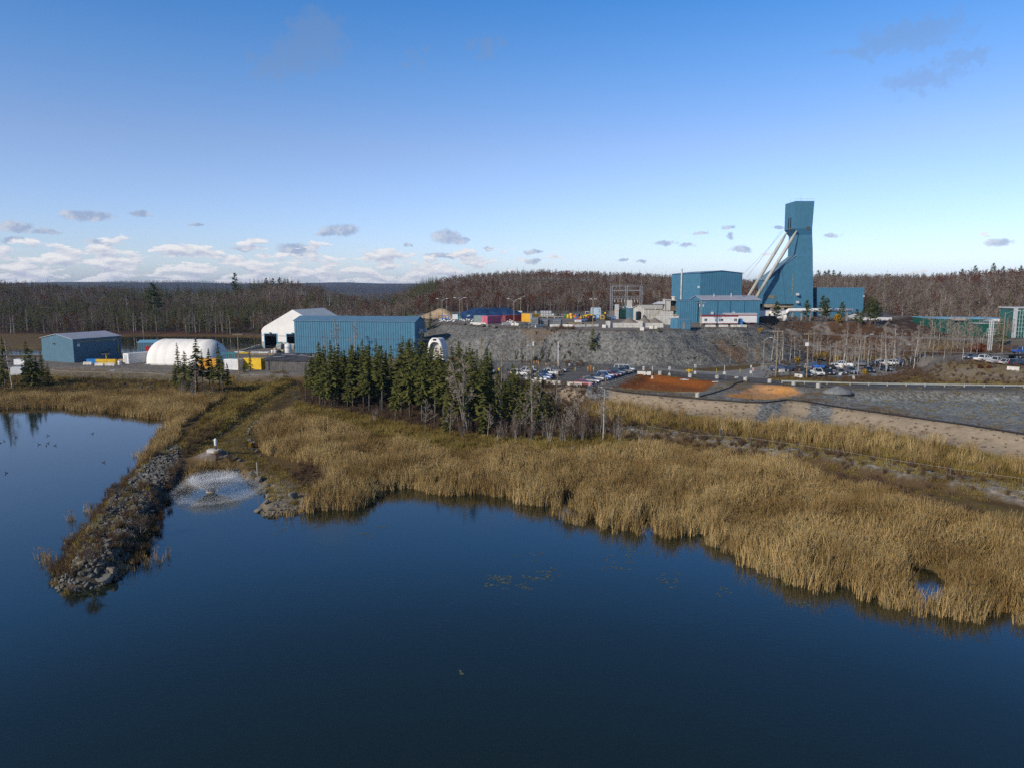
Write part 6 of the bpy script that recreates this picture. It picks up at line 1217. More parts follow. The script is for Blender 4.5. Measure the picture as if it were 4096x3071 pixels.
# yellow loader and tyres
def loader(label, u, v, rz, mat, cabm, s=1.0):
    x, y = pad(u, v); t = thing('wheel_loader', label, 'loader', (x, y, PZ), rz); t.scale = (s,)*3; m = MB(); m.loft([[(-2.6, -.8, .8), (-2.6, .8, .8), (-2.6, .8, 1.9), (-2.6, -.8, 1.9)], [(-.6, -.9, .8), (-.6, .9, .8), (-.6, .9, 2.0), (-.6, -.9, 2.0)], [(1.2, -.6, .8), (1.2, .6, .8), (1.2, .6, 1.4), (1.2, -.6, 1.4)]]); m.build('body', mat, t)
    m = MB(); m.box(-.9, .5, -.7, .7, 1.9, 3.0, (.1, .08)); m.build('cab_window', GLASS, t); m = MB(); m.box(-1.0, .6, -.8, .8, 3.0, 3.15); [m.box(a, a+.1, b-.05, b+.05, 1.9, 3.0) for a in (-.95, .45) for b in (-.72, .72)]; m.build('cab_roof', cabm, t)
    for a in (-1.7, 1.4):
        for b in (-1, 1): m = MB(); m.tube([(a, b*.75, .7), (a, b*1.15, .7)], .7, 14); w = m.build('wheel', TYRE, t); m = MB(); m.tube([(a, b*1.0, .7), (a, b*1.18, .7)], .3, 10); m.build('rim', mat, w)
    m = MB(); m.tube([(1.0, -.5, 1.5), (2.4, -.5, .9)], .13, 6); m.tube([(1.0, .5, 1.5), (2.4, .5, .9)], .13, 6); m.build('lift_arm', mat, t); m = MB(); m.prism([(2.3, .1), (3.4, .1), (3.3, .3), (2.6, .5), (2.4, 1.2), (2.25, 1.2)], -1.2, 1.2); m.build('bucket', mat, t)
loader('yellow wheel loader with a pale cab behind the tyres', 2346, 1276, PI, YELL, pm('cream_paint2', (.55, .5, .36), .5), 1.0); loader('orange tractor with a dark glass cab before the concrete block wall', 2512, 1270, PI+.2, ORNG, DGRY, .9)
random.seed(71)
for i, (u, v, r, up, rim) in enumerate([(2355, 1280, 1.0, 1, RED), (2364, 1281, .9, 1, None), (2374, 1279, 1.0, 1, None), (2375, 1286, .7, 0, ORNG), (2361, 1287, .9, 0, None), (2349, 1288, .9, 0, None), (2420, 1281, .9, 1, YELL), (2427, 1284, .7, 0, None), (2433, 1284, .7, 0, None), (2425, 1280, .8, 0, None), (2421, 1277, .8, 1, None), (2438, 1282, .7, 1, None)]):
    x, y = pad(u, v); t = thing('discarded_tyre_ring', ['large black machine tyre with a red hub', 'large black tyre between the red-hubbed and blue frame', 'large black tyre under the floodlight post', 'small tyre lying flat with an orange hub', 'black tyre lying flat below the floodlight post', 'flat black tyre next to the red-roofed crate', 'large tyre with a yellow hub on top of the east tyre heap', 'flat tyre at the foot of the yellow-hubbed one', 'last flat tyre of the east heap', 'flat tyre under the yellow-hubbed tyre', 'upright tyre behind the yellow-hubbed one', 'upright small tyre at the end of the east heap'][i], 'tyre', (x, y, PZ+(2.0 if i == 6 else 0)), U(-.4, .4)); m = MB(); prof = [(r*.55, -.3), (r*.9, -.32), (r, -.22), (r, .22), (r*.9, .32), (r*.55, .3)]; n = 16; rings = []
    for k in range(n+1):
        a = 2*PI*k/n; rings.append([(q*math.cos(a), w, q*math.sin(a)+r) if up else (q*math.cos(a), q*math.sin(a), w+.32) for q, w in prof])
    m.loft(rings, True, False); m.build('tread', TYRE, t)
    if rim: m = MB(); m.tube([(0, -.2, r), (0, .2, r)] if up else [(0, 0, .1), (0, 0, .5)], r*.45, 12); m.build('hub', rim, t)
# stacked timber and beams
for (u, v, w, n, lab) in [(2298, 1301, 5.5, 3, 'low stack of weathered timber beams behind the pad barriers'), (2340, 1300, 4.2, 2, 'second short stack of weathered timber near the floodlight post'), (2470, 1273, 5.0, 9, 'tall stack of grey squared timbers before the green transformer')]:
    x, y = pad(u, v); t = thing('timber_stack', lab, 'timber stack', (x, y, PZ), .05)
    for k in range(n): m = MB(); [m.box(-w/2+U(-.2, .2), w/2+U(-.2, .2), j*.42-.8, j*.42-.45, k*.36, k*.36+.32) for j in range(4)]; m.build('beam', WOOD, t)
# substation gantry
def gantry():
    y = 322.; X = lambda u: (u-CU)/F*y; t = thing('substation_gantry', 'grey steel lattice substation gantry with two portal bays', 'gantry', (X(2502), y, PZ)); zt = zat(1145, y)-PZ; zm = zat(1200, y)-PZ; zl = zat(1191, y)-PZ; z2 = zat(1163, y)-PZ; x0 = X(2502)
    def lat(a, b, w, n):
        m = MB(); a, b = Vector(a), Vector(b); d = (b-a).normalized(); e = Vector((0, 1, 0)); f = d.cross(e).normalized()*w/2; e = e*w/2
        for s1 in (-1, 1):
            for s2 in (-1, 1): m.tube([a+e*s1+f*s2, b+e*s1+f*s2], .07, 4)
        for k in range(n):
            p, q = a.lerp(b, k/n), a.lerp(b, (k+1)/n)
            for s1 in (-1, 1): m.tube([p+e*s1-f, q+e*s1+f] if k % 2 else [p+e*s1+f, q+e*s1-f], .045, 3)
        return m
    xs_ = [X(u)-x0+.001 for u in (2443, 2502, 2560)]
    for x in xs_:
        for yy in (0,): lat((x, yy, 0), (x, yy, zt), .9, 14).build('column', STEEL, t)
    lat((xs_[0], 0, zt), (xs_[2], 0, zt), .8, 22).build('top_beam', STEEL, t); lat((xs_[0], 0, zl), (xs_[2], 0, zl), 1.1, 20).build('lower_beam', STEEL, t); m = MB(); m.box(xs_[0], xs_[2], -.15, .15, z2-.15, z2+.15); m.build('tie_beam', STEEL, t)
    for i in range(8): x = xs_[0]+1.5+i*1.45; m = MB(); m.lathe(x, 0, [(.06, zl-2.2), (.16, zl-2.0), (.16, zl-.9), (.06, zl-.6)], 6); m.build('insulator', pm('porcelain', (.5, .46, .42), .3), t)
    m = MB(); m.tube([(xs_[2]+.1, 0, zt), (xs_[2]+.1, 0, zt+2.6)], .06, 4); m.build('lightning_rod', STEEL, t)
gantry()
x, y = pad(2476, 1270); y = 325.; x = (2476-CU)/F*y; hh = zat(1103, y)-PZ; t = thing('power_pole', 'tall wooden power pole standing inside the substation gantry', 'pole', (x, y, PZ)); m = MB(); m.tube([(0, 0, 0), (0, 0, hh)], [.22, .14], 7); m.build('pole', WOOD, t)
y = 310.; X = lambda u: (u-CU)/F*y
t = thing('power_transformer', 'dark green power transformer with bushings under the gantry', 'transformer', (X(2487), y, PZ)); m = MB(); m.box(-2.6, 2.6, -1.5, 1.5, .3, 4.2); m.build('tank', pm('dark_green_paint', (.015, .06, .05), .5), t); m = MB(); [m.box(-2.3+i*.55, -2.0+i*.55, -2.2, -1.5, .6, 3.6) for i in range(9)]; m.build('radiator', pm('dark_green_paint2', (.018, .07, .058), .5), t); m = MB(); m.tube([(1.0, 0, 5.2), (3.0, 0, 5.2)], .55, 10); m.build('conservator', TEALP, t)
for i in range(3): m = MB(); m.lathe(-1.6+i*1.1, 0, [(.15, 4.2), (.22, 4.5), (.1, 5.4)], 8); m.build('bushing', pm('porcelain', (.5, .46, .42), .3), t)
y = 308.; t = thing('switch_cabinet', 'tall pale grey switch cabinet with an orange mark beside the transformer', 'cabinet', (X(2465), y, PZ)); m = MB(); m.box(-.8, .8, -.6, .6, 0, 6.2); m.build('cabinet', GREYW, t); m = MB(); m.box(-.3, .5, -.66, -.58, 3.4, 4.0); m.build('warning_mark', YELL, t)
Hall('west_blue_shed', 'flat-roofed blue shed with a white fascia beside the transformer', [(X(2502), 302.), (X(2549), 302.), (X(2549), 308.), (X(2502), 308.)], PZ, zat(1233, 302), zat(1230, 302), 'shed', TEAL, WHITE, .8, .04, .2, 'shed')
m = MB(); m.cbox(0, 0, 0, 1.9, 2.2, zat(1210, 306)-PZ); m.cbox(0, 0, zat(1210, 306)-PZ, 1.95, 2.25, .9); tag(m.build('block_stack', CONC, None, False, (X(2512), 306, PZ)), 'square concrete chimney-like stub behind the flat blue shed', 'chimney')
y2 = 290.; X2 = lambda u: (u-CU)/F*y2; h = Hall('pale_roof_shed', 'blue-ended shed with a broad pale metal roof behind the block walls', [(X2(2575), y2), (X2(2680), y2), (X2(2680), y2+10), (X2(2548), y2+10)], PZ, zat(1236, y2), zat(1223, y2+5), 'AB', CONC, pm('cream_roof', (.46, .44, .38), .6, .1), 1.1, .05, .5, 'shed', group=None); h.on(3, .5, 0, 5, 3.5, .05, 'end_panel', BLUE); h.on(0, .42, h.he-.2, .5, .5, .4, 'wall_lamp', WHITE)
m = MB(); m.lathe(0, 0, [(.9, 0), (1.0, .1), (1.0, 3.4), (.6, 3.8), (.2, 3.9)], 12); o = m.build('black_tank', BLACK, None, True, ((2553-CU)/F*288, 288, PZ)); tag(o, 'upright black plastic tank against the blue shed end', 'tank')
# open-fronted hopper shed
y3 = 281.; X3 = lambda u: (u-CU)/F*y3; t = thing('hopper_house', 'pale patched hopper house open at the front above the block walls', 'building', (X3(2658), y3, PZ)); zc = zat(1201, y3)-PZ; zf = zat(1241, y3)-PZ; m = MB()
x1, x2, x3 = 0, X3(2679)-X3(2658), X3(2707)-X3(2658)
m.box(x1, x2, 0, .15, zf-.2, zc); m.box(x2, x3, 4.8, 5, zf-.5, zc-.3); m.box(x1, x1+.15, 0, 5, zf-.2, zc); m.box(x3-.15, x3, -.1, 5, zf-.2, zc-.2); m.build('wall', pm('pale_sheet', (.46, .44, .40), .8, .15, .5, streak=.6, dirt=(.2, .12, .08)), t)
m = MB(); m.box(x2, X3(2707)-X3(2658), .3, 4.7, zf-.3, zf+1.5); m.build('hopper', pm('brown_hopper', (.16, .11, .07), .9), t); m = MB(); m.box(X3(2708)-X3(2658), X3(2737)-X3(2658), -.6, -.45, zf-1.8, zc-.5); m.build('side_panel', pm('pale_grey_sheet', (.48, .48, .50), .6, .12, .6, streak=.6, dirt=(.2, .12, .08)), t)
m = MB(); m.loft([[(x1-.2, -.3, zc), (X3(2737)-X3(2658), -.7, zc-.5), (X3(2737)-X3(2658), 5, zc-.3), (x1-.2, 5, zc+.2)], [(x1-.2, -.3, zc+.2), (X3(2737)-X3(2658), -.7, zc-.3), (X3(2737)-X3(2658), 5, zc-.1), (x1-.2, 5, zc+.4)]]); m.build('roof', pm('pale_sheet', (.46, .44, .40), .8), t); m = MB(); m.lathe(X3(2696)-X3(2658), 2.5, [(.7, zc), (.7, zc+.9), (1.0, zc+1.0), (1.0, zc+1.3), (.3, zc+1.4)], 10); m.build('roof_vent', CONCL, t)
m = MB(); [m.box(xx-.15, xx+.15, yy-.15, yy+.15, -.3, zf) for xx in (.3, x2, X3(2730)-X3(2658)) for yy in (.2, 4.5)]; m.build('support', RUST, t); m = MB(); m.prism([(-4.5, zc-1.6), (0, zc-1.6), (0, zc-.6), (-2.0, zc-.6)], .5, 4); m.build('side_roof', GREYW, t); m = MB(); m.box(x2, X3(2745)-X3(2658), -1.2, 0, zf-1.9, zf-1.7); [m.tube([(X3(2712)-X3(2658)+i*1.0, -1.1, zf-1.8), (X3(2712)-X3(2658)+i*1.0, -1.1, zf-.7)], .05, 4) for i in range(4)]; m.build('walkway', YELL, t)
x, y = pad(2757, 1291); m = MB(); tr = thing('box_trailer', 'white box truck trailer parked under the hopper house', 'trailer', (x, y+2, PZ), 0); m.box(-1.9, .7, -1, 6, .9, 3.9); m.build('box', WHITE, tr); m = MB(); m.box(-1.8, .6, -1.06, -1, 1.0, 3.8); m.build('door', GREYW, tr)
for a in (-1.5, .3): m = MB(); m.tube([(a-.2, 0, .5), (a+.2, 0, .5)], .5, 12); m.build('wheel', TYRE, tr)
# concrete block walls and bins
def wall_blocks(label, u0, u1, v, y, rows, group, L=1.5, H_=.75, D=.75, z=PZ, steps=0):
    xa, xb = (u0-CU)/F*y, (u1-CU)/F*y; n = max(1, round((xb-xa)/L)); L = (xb-xa)/n; me = None
    for r in range(rows):
        for k in range(r*steps if steps else 0, n):
            if me is None: m = MB(); m.box(-L/2+.015, L/2-.015, -D/2, D/2, 0, H_-.02, (.03, .03)); me = m.mesh('concrete_block', CONCL)
            o = link('concrete_block', me, None, (xa+L*(k+.5)+U(-.02, .02), y+U(-.04, .04), z+r*H_)); tag(o, label, 'block', group)
wall_blocks('large pale concrete block of the long lower wall of the yard', 2505, 2712, 0, 262, 2, 'blocks of the long lower wall', 1.55); wall_blocks('large pale concrete block of the stepped upper wall', 2570, 2712, 0, 266, 4, 'blocks of the stepped upper wall', 1.55, steps=1); wall_blocks('large pale concrete block of the top wall under the hopper', 2642, 2690, 0, 270, 6, 'blocks of the wall under the hopper', 1.5)
yb_ = pad(2500, 1311)[1]; wall_blocks('stained concrete block in the front wall of the gravel bins', 2438, 2652, 0, yb_, 2, 'blocks of the gravel bin wall', 1.45)
for (u, rows, lab) in [(2427, 3, 'corner'), (2556, 3, 'divider')]: wall_blocks('concrete block in the '+lab+' pier of the gravel bins', u-5, u+13, 0, yb_-.9, rows, 'blocks of the bin '+lab+' pier', 1.4)
for (u, v, r, hgt, lab) in [(2518, 1300, 4.2, 2.6, 'west cone of brown crushed gravel behind the bin wall'), (2577, 1300, 4.0, 2.8, 'middle cone of brown crushed gravel behind the bin wall'), (2617, 1300, 3.9, 2.6, 'east cone of brown crushed gravel behind the bin wall'), (2460, 1300, 3.6, .9, 'low grey gravel spread in the first bin')]:
    x, y = pad(u, v); m = MB(); rings = [[(r*f*math.cos(a)*(1+.08*math.sin(3*a+u)), r*f*math.sin(a), hgt*(1-f)**.9*(1 if f else 1) - .25*(f == 1)) for a in np.linspace(0, 2*PI, 25)[:-1]] for f in (1, .8, .55, .3, .12, .02)]; m.loft(rings); tag(m.build('gravel_cone', pm('brown_gravel', (.19, .165, .14), .95, .2, 1.2, bump=.4), None, True, (x, y, PZ)), lab, 'gravel heap')
for (u, v, lab) in [(2569, 1325, 'single pale concrete block fallen at the foot of the bin wall'), (2417, 1312, 'two-tone rusty block lying beside the bin corner'), (2606, 1316, 'tilted concrete block half buried in spilled gravel'), (2620, 1316, 'upright concrete block at the east end of the spill')]: block(lab, u, v, 1.3, .8, 1.0, CONCL, rz=U(-.5, .5))
rackf('green drill mast lying tilted at the wood edge west of the sand heap', 1650, 1285, 5, .6, .8, pm('bright_green_paint', (.02, .25, .10), .5), 3, 'drill_mast', z=8)
# ------------------------------------------------------------------ vehicles
def paint(c):
    nm = 'car_paint_%d_%d_%d' % tuple(int(x*999) for x in c)
    if nm in MATS: return MATS[nm]
    m, t = newmat(nm); g = t.node('ShaderNodeNewGeometry'); n = t.noise(g.outputs['Position'], 1.5, 3); k = t.mix(t.math('MULTIPLY', t.ramp(n.outputs[0], .45, .8), .22), c4(c), (.16, .14, .12, 1)); b = surf(t, k, .28, spec=.5); b.inputs['Coat Weight'].default_value = .5; MATS[nm] = m; return m
CP = dict(white=(.68, .68, .67), silver=(.42, .43, .44), grey=(.13, .135, .14), black=(.014, .015, .017), red=(.30, .012, .025), maroon=(.20, .012, .03), blue=(.015, .10, .38), navy=(.018, .035, .085), teal=(.02, .06, .085), slate=(.09, .12, .17))
TAIL = pm('tail_light', (.45, .01, .015), .25, .05); HEADL = pm('head_light', (.7, .72, .75), .1, .05, spec=.8); TRIM = pm('black_trim', (.02, .02, .022), .6, .1); RIMM = pm('alloy_rim', (.45, .46, .47), .3, .1, metal=.6)
CARM = {}
def car_meshes(kind, colr):
    if (kind, colr) in CARM: return CARM[(kind, colr)]
    pt = paint(CP[colr]); out = []
    spec = dict(pickup=(5.8, .98, .46, 1.12, [(2.9, .55, .95), (2.75, .45, 1.10), (1.35, .42, 1.18), (-.92, .42, 1.18)], (1.30, -.88, .50, -.78, 1.16, 1.90), .42, (1.85, -1.80)),
      suv=(4.7, .93, .4, 1.0, [(2.35, .5, .82), (2.2, .38, .98), (1.0, .36, 1.06), (-2.1, .36, 1.06), (-2.35, .45, .98)], (1.0, -2.3, .25, -1.95, 1.04, 1.72), .37, (1.45, -1.40)),
      sedan=(4.7, .90, .3, .9, [(2.35, .42, .66), (2.2, .32, .82), (1.0, .3, .94), (-1.6, .3, .96), (-2.2, .32, .92), (-2.35, .45, .80)], (1.0, -1.75, .15, -1.05, .93, 1.44), .34, (1.45, -1.40)),
      van=(5.7, 1.0, .45, 1.2, [(2.85, .55, .95), (2.7, .42, 1.10), (1.85, .4, 1.28), (-2.75, .4, 1.28), (-2.85, .5, 1.2)], (1.80, -2.82, 1.10, -2.75, 1.26, 2.12), .38, (1.85, -1.75)))[kind]
    L, w, zl, zh, st, gh, wr, wx_ = spec; m = MB(); rings = []
    for x, a, b in st: k = .93 if abs(x) > L/2-.05 else 1; rings.append([(x, -w*.95*k, a), (x, -w*k, (a+b)/2), (x, -w*.92*k, b), (x, w*.92*k, b), (x, w*k, (a+b)/2), (x, w*.95*k, a)])
    m.loft(rings)
    if kind == 'pickup':
        m.box(-2.9, -.92, -w*.97, -w*.85, .5, 1.16); m.box(-2.9, -.92, w*.85, w*.97, .5, 1.16); m.box(-2.92, -2.8, -w*.9, w*.9, .52, 1.14); m.box(-2.88, -.92, -w*.9, w*.9, .48, .72)
    x0, x1, x2, x3, z0, z1 = gh; wt = w*.78; m.loft([[(x2+.04, -wt, z1-.03), (x2+.04, wt, z1-.03), (x3-.04, wt, z1-.03), (x3-.04, -wt, z1-.03)], [(x2-.12, -wt*.92, z1+.05), (x2-.12, wt*.92, z1+.05), (x3+.1, wt*.92, z1+.05), (x3+.1, -wt*.92, z1+.05)]])
    for s_ in (-1, 1):      # pillars
        for fb, ft in ((0, 0), (.42, .40), (1, 1)) + (((.72, .72),) if kind in ('suv', 'van') else ()):
            xb, xt = x0+(x1-x0)*fb, x2+(x3-x2)*ft; m.tube([(xb, s_*w*.90, z0), (xt, s_*wt, z1)], .055 if fb in (0, .42) else .08, 4)
    out.append(('body', m.mesh('body', pt), None)); m = MB(); m.loft([[(x0, -w*.88, z0), (x0, w*.88, z0), (x1, w*.88, z0), (x1, -w*.88, z0)], [(x2, -wt, z1), (x2, wt, z1), (x3, wt, z1), (x3, -wt, z1)]]); out.append(('window', m.mesh('window', GLASS), None))
    tw = MB(); tw.tube([(0, -.12, 0), (0, .12, 0)], wr, 14); tm = tw.mesh('wheel', TYRE); rw = MB(); rw.tube([(0, -.135, 0), (0, .135, 0)], wr*.6, 10); rm = rw.mesh('rim', RIMM)
    for x in wx_:
        for s_ in (-1, 1): out.append(('wheel', tm, (x, s_*(w-.12), wr), rm))
    for s_ in (-1, 1):
        m = MB(); m.box(L/2-.20, L/2+.0, s_*w*.62-.2, s_*w*.62+.2, zl+.28, zl+.48); out.append(('headlight', m.mesh('headlight', HEADL), None)); m = MB(); m.box(-L/2-.03, -L/2+.12, s_*w*.82-.10, s_*w*.82+.10, zl+.30, zl+.62); out.append(('taillight', m.mesh('taillight', TAIL), None))
    m = MB(); m.box(L/2-.12, L/2+.06, -w*.85, w*.85, zl-.08, zl+.14); m.box(-L/2-.08, -L/2+.1, -w*.85, w*.85, zl, zl+.2); m.box(L/2-.1, L/2+.015, -w*.4, w*.4, zl+.22, zl+.46); out.append(('bumper', m.mesh('bumper', TRIM if colr != 'white' or kind != 'van' else TRIM), None))
    CARM[(kind, colr)] = out; return out
def car(kind, colr, u, v, yaw, label, z=3.03, extra=None, loc=None):
    x, y, z = loc if loc else (*P(u, v, z), z)
    if loc is None and abs(z-3.03) > .01: z = gz(x, y)
    t = thing({'pickup': 'pickup_truck', 'suv': 'parked_suv', 'sedan': 'parked_car', 'van': 'passenger_van'}[kind], label, {'pickup': 'pickup truck', 'suv': 'car', 'sedan': 'car', 'van': 'van'}[kind], (x, y, z), R(yaw))
    for it in car_meshes(kind, colr):
        o = link(it[0], it[1], t, it[2])
        if len(it) > 3: link('rim', it[3], o)
    return t
VEH = [('suv','white',2078,1503,-8,'white wagon at the west end of the car park, nearest the power pole'),('suv','silver',2098,1494,172,'silver-grey wagon parked behind the white one'),('sedan','white',2114,1489,-10,'white sedan farthest back beside the power pole'),('pickup','silver',2148,1527,-24,'big-wheeled silver pickup behind the concrete barrier'),('sedan','blue',2172,1518,-24,'bright blue car just behind the silver pickup'),('pickup','navy',2172,1511,-25,'dark navy pickup between the silver and the white pickups'),('pickup','white',2192,1502,163,'white pickup showing its red tail lamp beside the navy pickup'),('suv','grey',2208,1491,165,'dark grey wagon behind the white pickup'),('sedan','silver',2232,1488,-12,'silver car half hidden by the dark grey wagon at the gate arm'),
 ('sedan','red',2334,1542,-22,'bright red sedan at the near end of the guardrail row'),('sedan','black',2366,1532,-26,'black sedan parked next to the bright red one'),('pickup','grey',2378,1524,-28,'charcoal pickup third in the guardrail row'),('pickup','blue',2408,1518,-30,'bright blue pickup in the guardrail row'),('suv','silver',2426,1511,-31,'navy and silver wagon between the blue pickup and the maroon wagon'),('suv','maroon',2442,1509,-32,'maroon red wagon in the guardrail row'),('sedan','teal',2458,1504,-33,'dark teal sedan next to the maroon wagon'),('suv','navy',2474,1498,-33,'navy wagon near the far end of the guardrail row'),('pickup','black',2496,1494,-33,'black pickup in front of the white passenger van'),('van','white',2500,1489,-22,'long white passenger van at the far end of the guardrail row'),
 ('pickup','navy',3124,1485,160,'dark navy pickup at the fence end of the second car park'),('pickup','black',3170,1482,160,'black pickup second from the fence, red tail lamp showing'),('suv','grey',3212,1478,160,'dark grey wagon behind the tall wooden pole'),('pickup','blue',3253,1476,160,'mid-blue pickup behind the front white pickup'),('pickup','black',3293,1476,160,'black pickup with its tail lamp next to the blue one'),('sedan','white',3332,1474,162,'white sedan half behind the yellowing bush'),('pickup','white',3366,1469,162,'white pickup in front of the first pair of birches'),('pickup','grey',3446,1466,163,'charcoal pickup behind the grey birch stems'),('sedan','black',3492,1464,163,'black car between the charcoal and white pickups'),('pickup','white',3522,1463,164,'white pickup with a dark bed behind the triple birch'),('suv','white',3560,1461,165,'white truck with a cap behind the birch stems'),('pickup','navy',3598,1458,166,'navy pickup at the east end among the birches'),('pickup','slate',3630,1455,166,'slate blue pickup last in the birch-lined row'),
 ('sedan','teal',3226,1505,-95,'teal-black car facing the road beside the wooden pole'),('pickup','white',3270,1502,-93,'white pickup facing the road between painted lines'),('sedan','black',3314,1499,-94,'black car facing the road beside the white pickup'),('sedan','grey',3362,1498,-95,'grey car facing the road behind the speed sign'),('suv','slate',3404,1494,-96,'slate wagon facing the road behind bare brush'),('sedan','navy',3474,1489,-96,'navy car facing the road behind the brush thicket'),('sedan','navy',3540,1484,-96,'second navy car behind the thicket by the birches'),
 ('sedan','slate',3886,1437,205,'blue-grey sedan behind the white pickup on the knoll'),('pickup','white',3934,1447,20,'white pickup on the gravel knoll'),('pickup','silver',3988,1456,15,'silver pickup beside the white one on the knoll'),('sedan','silver',4030,1459,14,'silver-blue sedan behind the concrete barrier on the knoll'),('suv','navy',4072,1463,14,'navy wagon at the edge of the knoll beside the barrier'),
 ('pickup','red',1900,1502,-15,'red pickup seen through the end of the spruce grove'),('suv','white',1893,1487,-10,'white wagon behind the red pickup by the grove'),('sedan','white',1946,1493,-15,'white car glimpsed between the last spruces')]
for k, c, u, v, a, l in VEH: car(k, c, u, v, a, l, 6.0 if u > 3700 else 3.03)
m = MB(); m.box(-2.75, -.9, -.92, .92, 1.12, 1.86, (.05, .08)); cap = [o for o in bpy.data.objects if o.get('label') == 'white truck with a cap behind the birch stems'][0]
# flatbed recovery truck with a blue pickup on its bed
q = P(4098, 1434, 6); zt_ = gz(*q); t = thing('flatbed_truck', 'black flatbed recovery truck carrying a blue pickup on the knoll', 'truck', (q[0], q[1], zt_), R(8)); m = MB(); m.box(-5.2, 2.6, -1.25, 1.25, 1.15, 1.35); m.box(-5.8, -5.2, -1.25, 1.25, 1.0, 1.2); m.build('bed', TRIM, t); m = MB(); m.box(-4.8, 5, -.5, .5, .75, 1.0); m.build('chassis', DGRY, t); m = MB(); m.box(3.0, 4.6, -1.15, 1.15, .7, 2.7, (.15, .08)); m.box(4.6, 5.6, -1.0, 1.0, .7, 1.7, (.1, .05)); m.build('cab', paint(CP['navy']), t); m = MB(); m.box(3.3, 4.62, -1.17, 1.17, 1.8, 2.5, (.12, .03)); m.build('window', GLASS, t)
for x in (-3.6, -2.5, 4.2):
    for s_ in (-1, 1): m = MB(); m.tube([(x, s_*.75, .5), (x, s_*1.2, .5)], .5, 14); w_ = m.build('wheel', TYRE, t); m = MB(); m.tube([(x, s_*1.1, .5), (x, s_*1.23, .5)], .28, 10); m.build('rim', RIMM, w_)
car('pickup', 'blue', 0, 0, 8, 'blue pickup loaded on the black flatbed truck', loc=(q[0]-.8, q[1]-.1, zt_+1.35))
# painted bay lines by the facing pickups
for (u0, v0, u1, v1) in ((3252, 1510, 3262, 1499), (3294, 1508, 3308, 1496)):
    a, b = P(u0, v0, 3), P(u1, v1, 3); d = Vector((b[0]-a[0], b[1]-a[1])).normalized(); n_ = Vector((-d.y, d.x))*.08; m = MB(); m.poly([(a[0]-n_.x, a[1]-n_.y, 3.046), (a[0]+n_.x, a[1]+n_.y, 3.046), (b[0]+n_.x, b[1]+n_.y, 3.046), (b[0]-n_.x, b[1]-n_.y, 3.046)]); tag(m.build('bay_marking', WHITE), 'white painted parking bay line', kind='structure')
# ------------------------------------------------------------------ roadside furniture
def L3(u, v, z=3.0): x, y = P(u, v, z); return (x, y)
barrier('pale barrier under the silver pickup in the car park', L3(2107, 1529), L3(2168, 1534)); barrier('pale barrier at the car park edge between the silver pickup and the gap', L3(2186, 1534), L3(2244, 1538)); barrier('pale barrier beside the red sedan', L3(2269, 1540), L3(2328, 1545)); barrier('long pale barrier at the van end of the car park', L3(2549, 1496), L3(2604, 1498)); barrier('short pale barrier before the navy pickup of the second car park', L3(3116, 1489), L3(3138, 1488)); barrier('pale slanting barrier by the grassy corner of the second car park', L3(3180, 1507), L3(3210, 1511)); barrier('pale barrier before the cars on the knoll', P(4028, 1470, 6), P(4078, 1473, 6))
for (a, b, v, l_) in [(334, 367, 1459, 'westernmost'), (380, 414, 1463, 'middle'), (421, 459, 1463, 'easternmost')]: barrier('pale concrete barrier before the yellow beams, %s of three' % l_, L3(a, v), L3(b, v))
block('pale concrete block between the red sedan and the guardrail', 2361, 1545, .9, .8, .75, CONCL, z=3)
def guardrail(label, line, h, step, rail, post):
    t = thing('guardrail', label, 'guardrail', (line[0][0], line[0][1], 0)); ox, oy = line[0]; R_ = []; acc = 0
    for (a, b) in zip(line, line[1:]):
        L = math.hypot(b[0]-a[0], b[1]-a[1]); n = max(1, int(L/step))
        for k in range(n): f = k/n; R_.append((a[0]+(b[0]-a[0])*f, a[1]+(b[1]-a[1])*f))
    R_.append(line[-1]); zs_ = [max(gz(*p), 2.2) for p in R_]; m = MB()
    for dz in (0, .17): m.loft([[(p[0]-ox, p[1]-oy-.09, z+h+dz), (p[0]-ox, p[1]-oy-.16, z+h+dz+.07), (p[0]-ox, p[1]-oy-.09, z+h+dz+.14), (p[0]-ox, p[1]-oy-.06, z+h+dz+.07)] for p, z in zip(R_, zs_)])
    m.build('rail', rail, t)
    for p, z in zip(R_, zs_): m = MB(); m.box(p[0]-ox-.09, p[0]-ox+.09, p[1]-oy-.07, p[1]-oy+.11, z-.4, z+h+.34); m.build('post', post, t)
guardrail('steel guardrail on dark posts beside the slanting row of cars', [L3(2352, 1556), L3(2450, 1529), L3(2548, 1500)], .40, 2.1, STEEL, pm('dark_post', (.16, .16, .17), .8)); guardrail('long pale steel guardrail along the access road', [L3(3128, 1533), L3(3400, 1541), L3(3700, 1546), L3(4096, 1552), L3(4420, 1557)], .42, 3.9, pm('pale_galvanised', (.42, .44, .42), .5, .12, .8), pm('grey_post', (.36, .37, .35), .8))
guardrail('short rail of old guardrail lying askew beside the silver pickup', [L3(2066, 1521), L3(2108, 1508)], .3, 2, STEEL, STEEL)
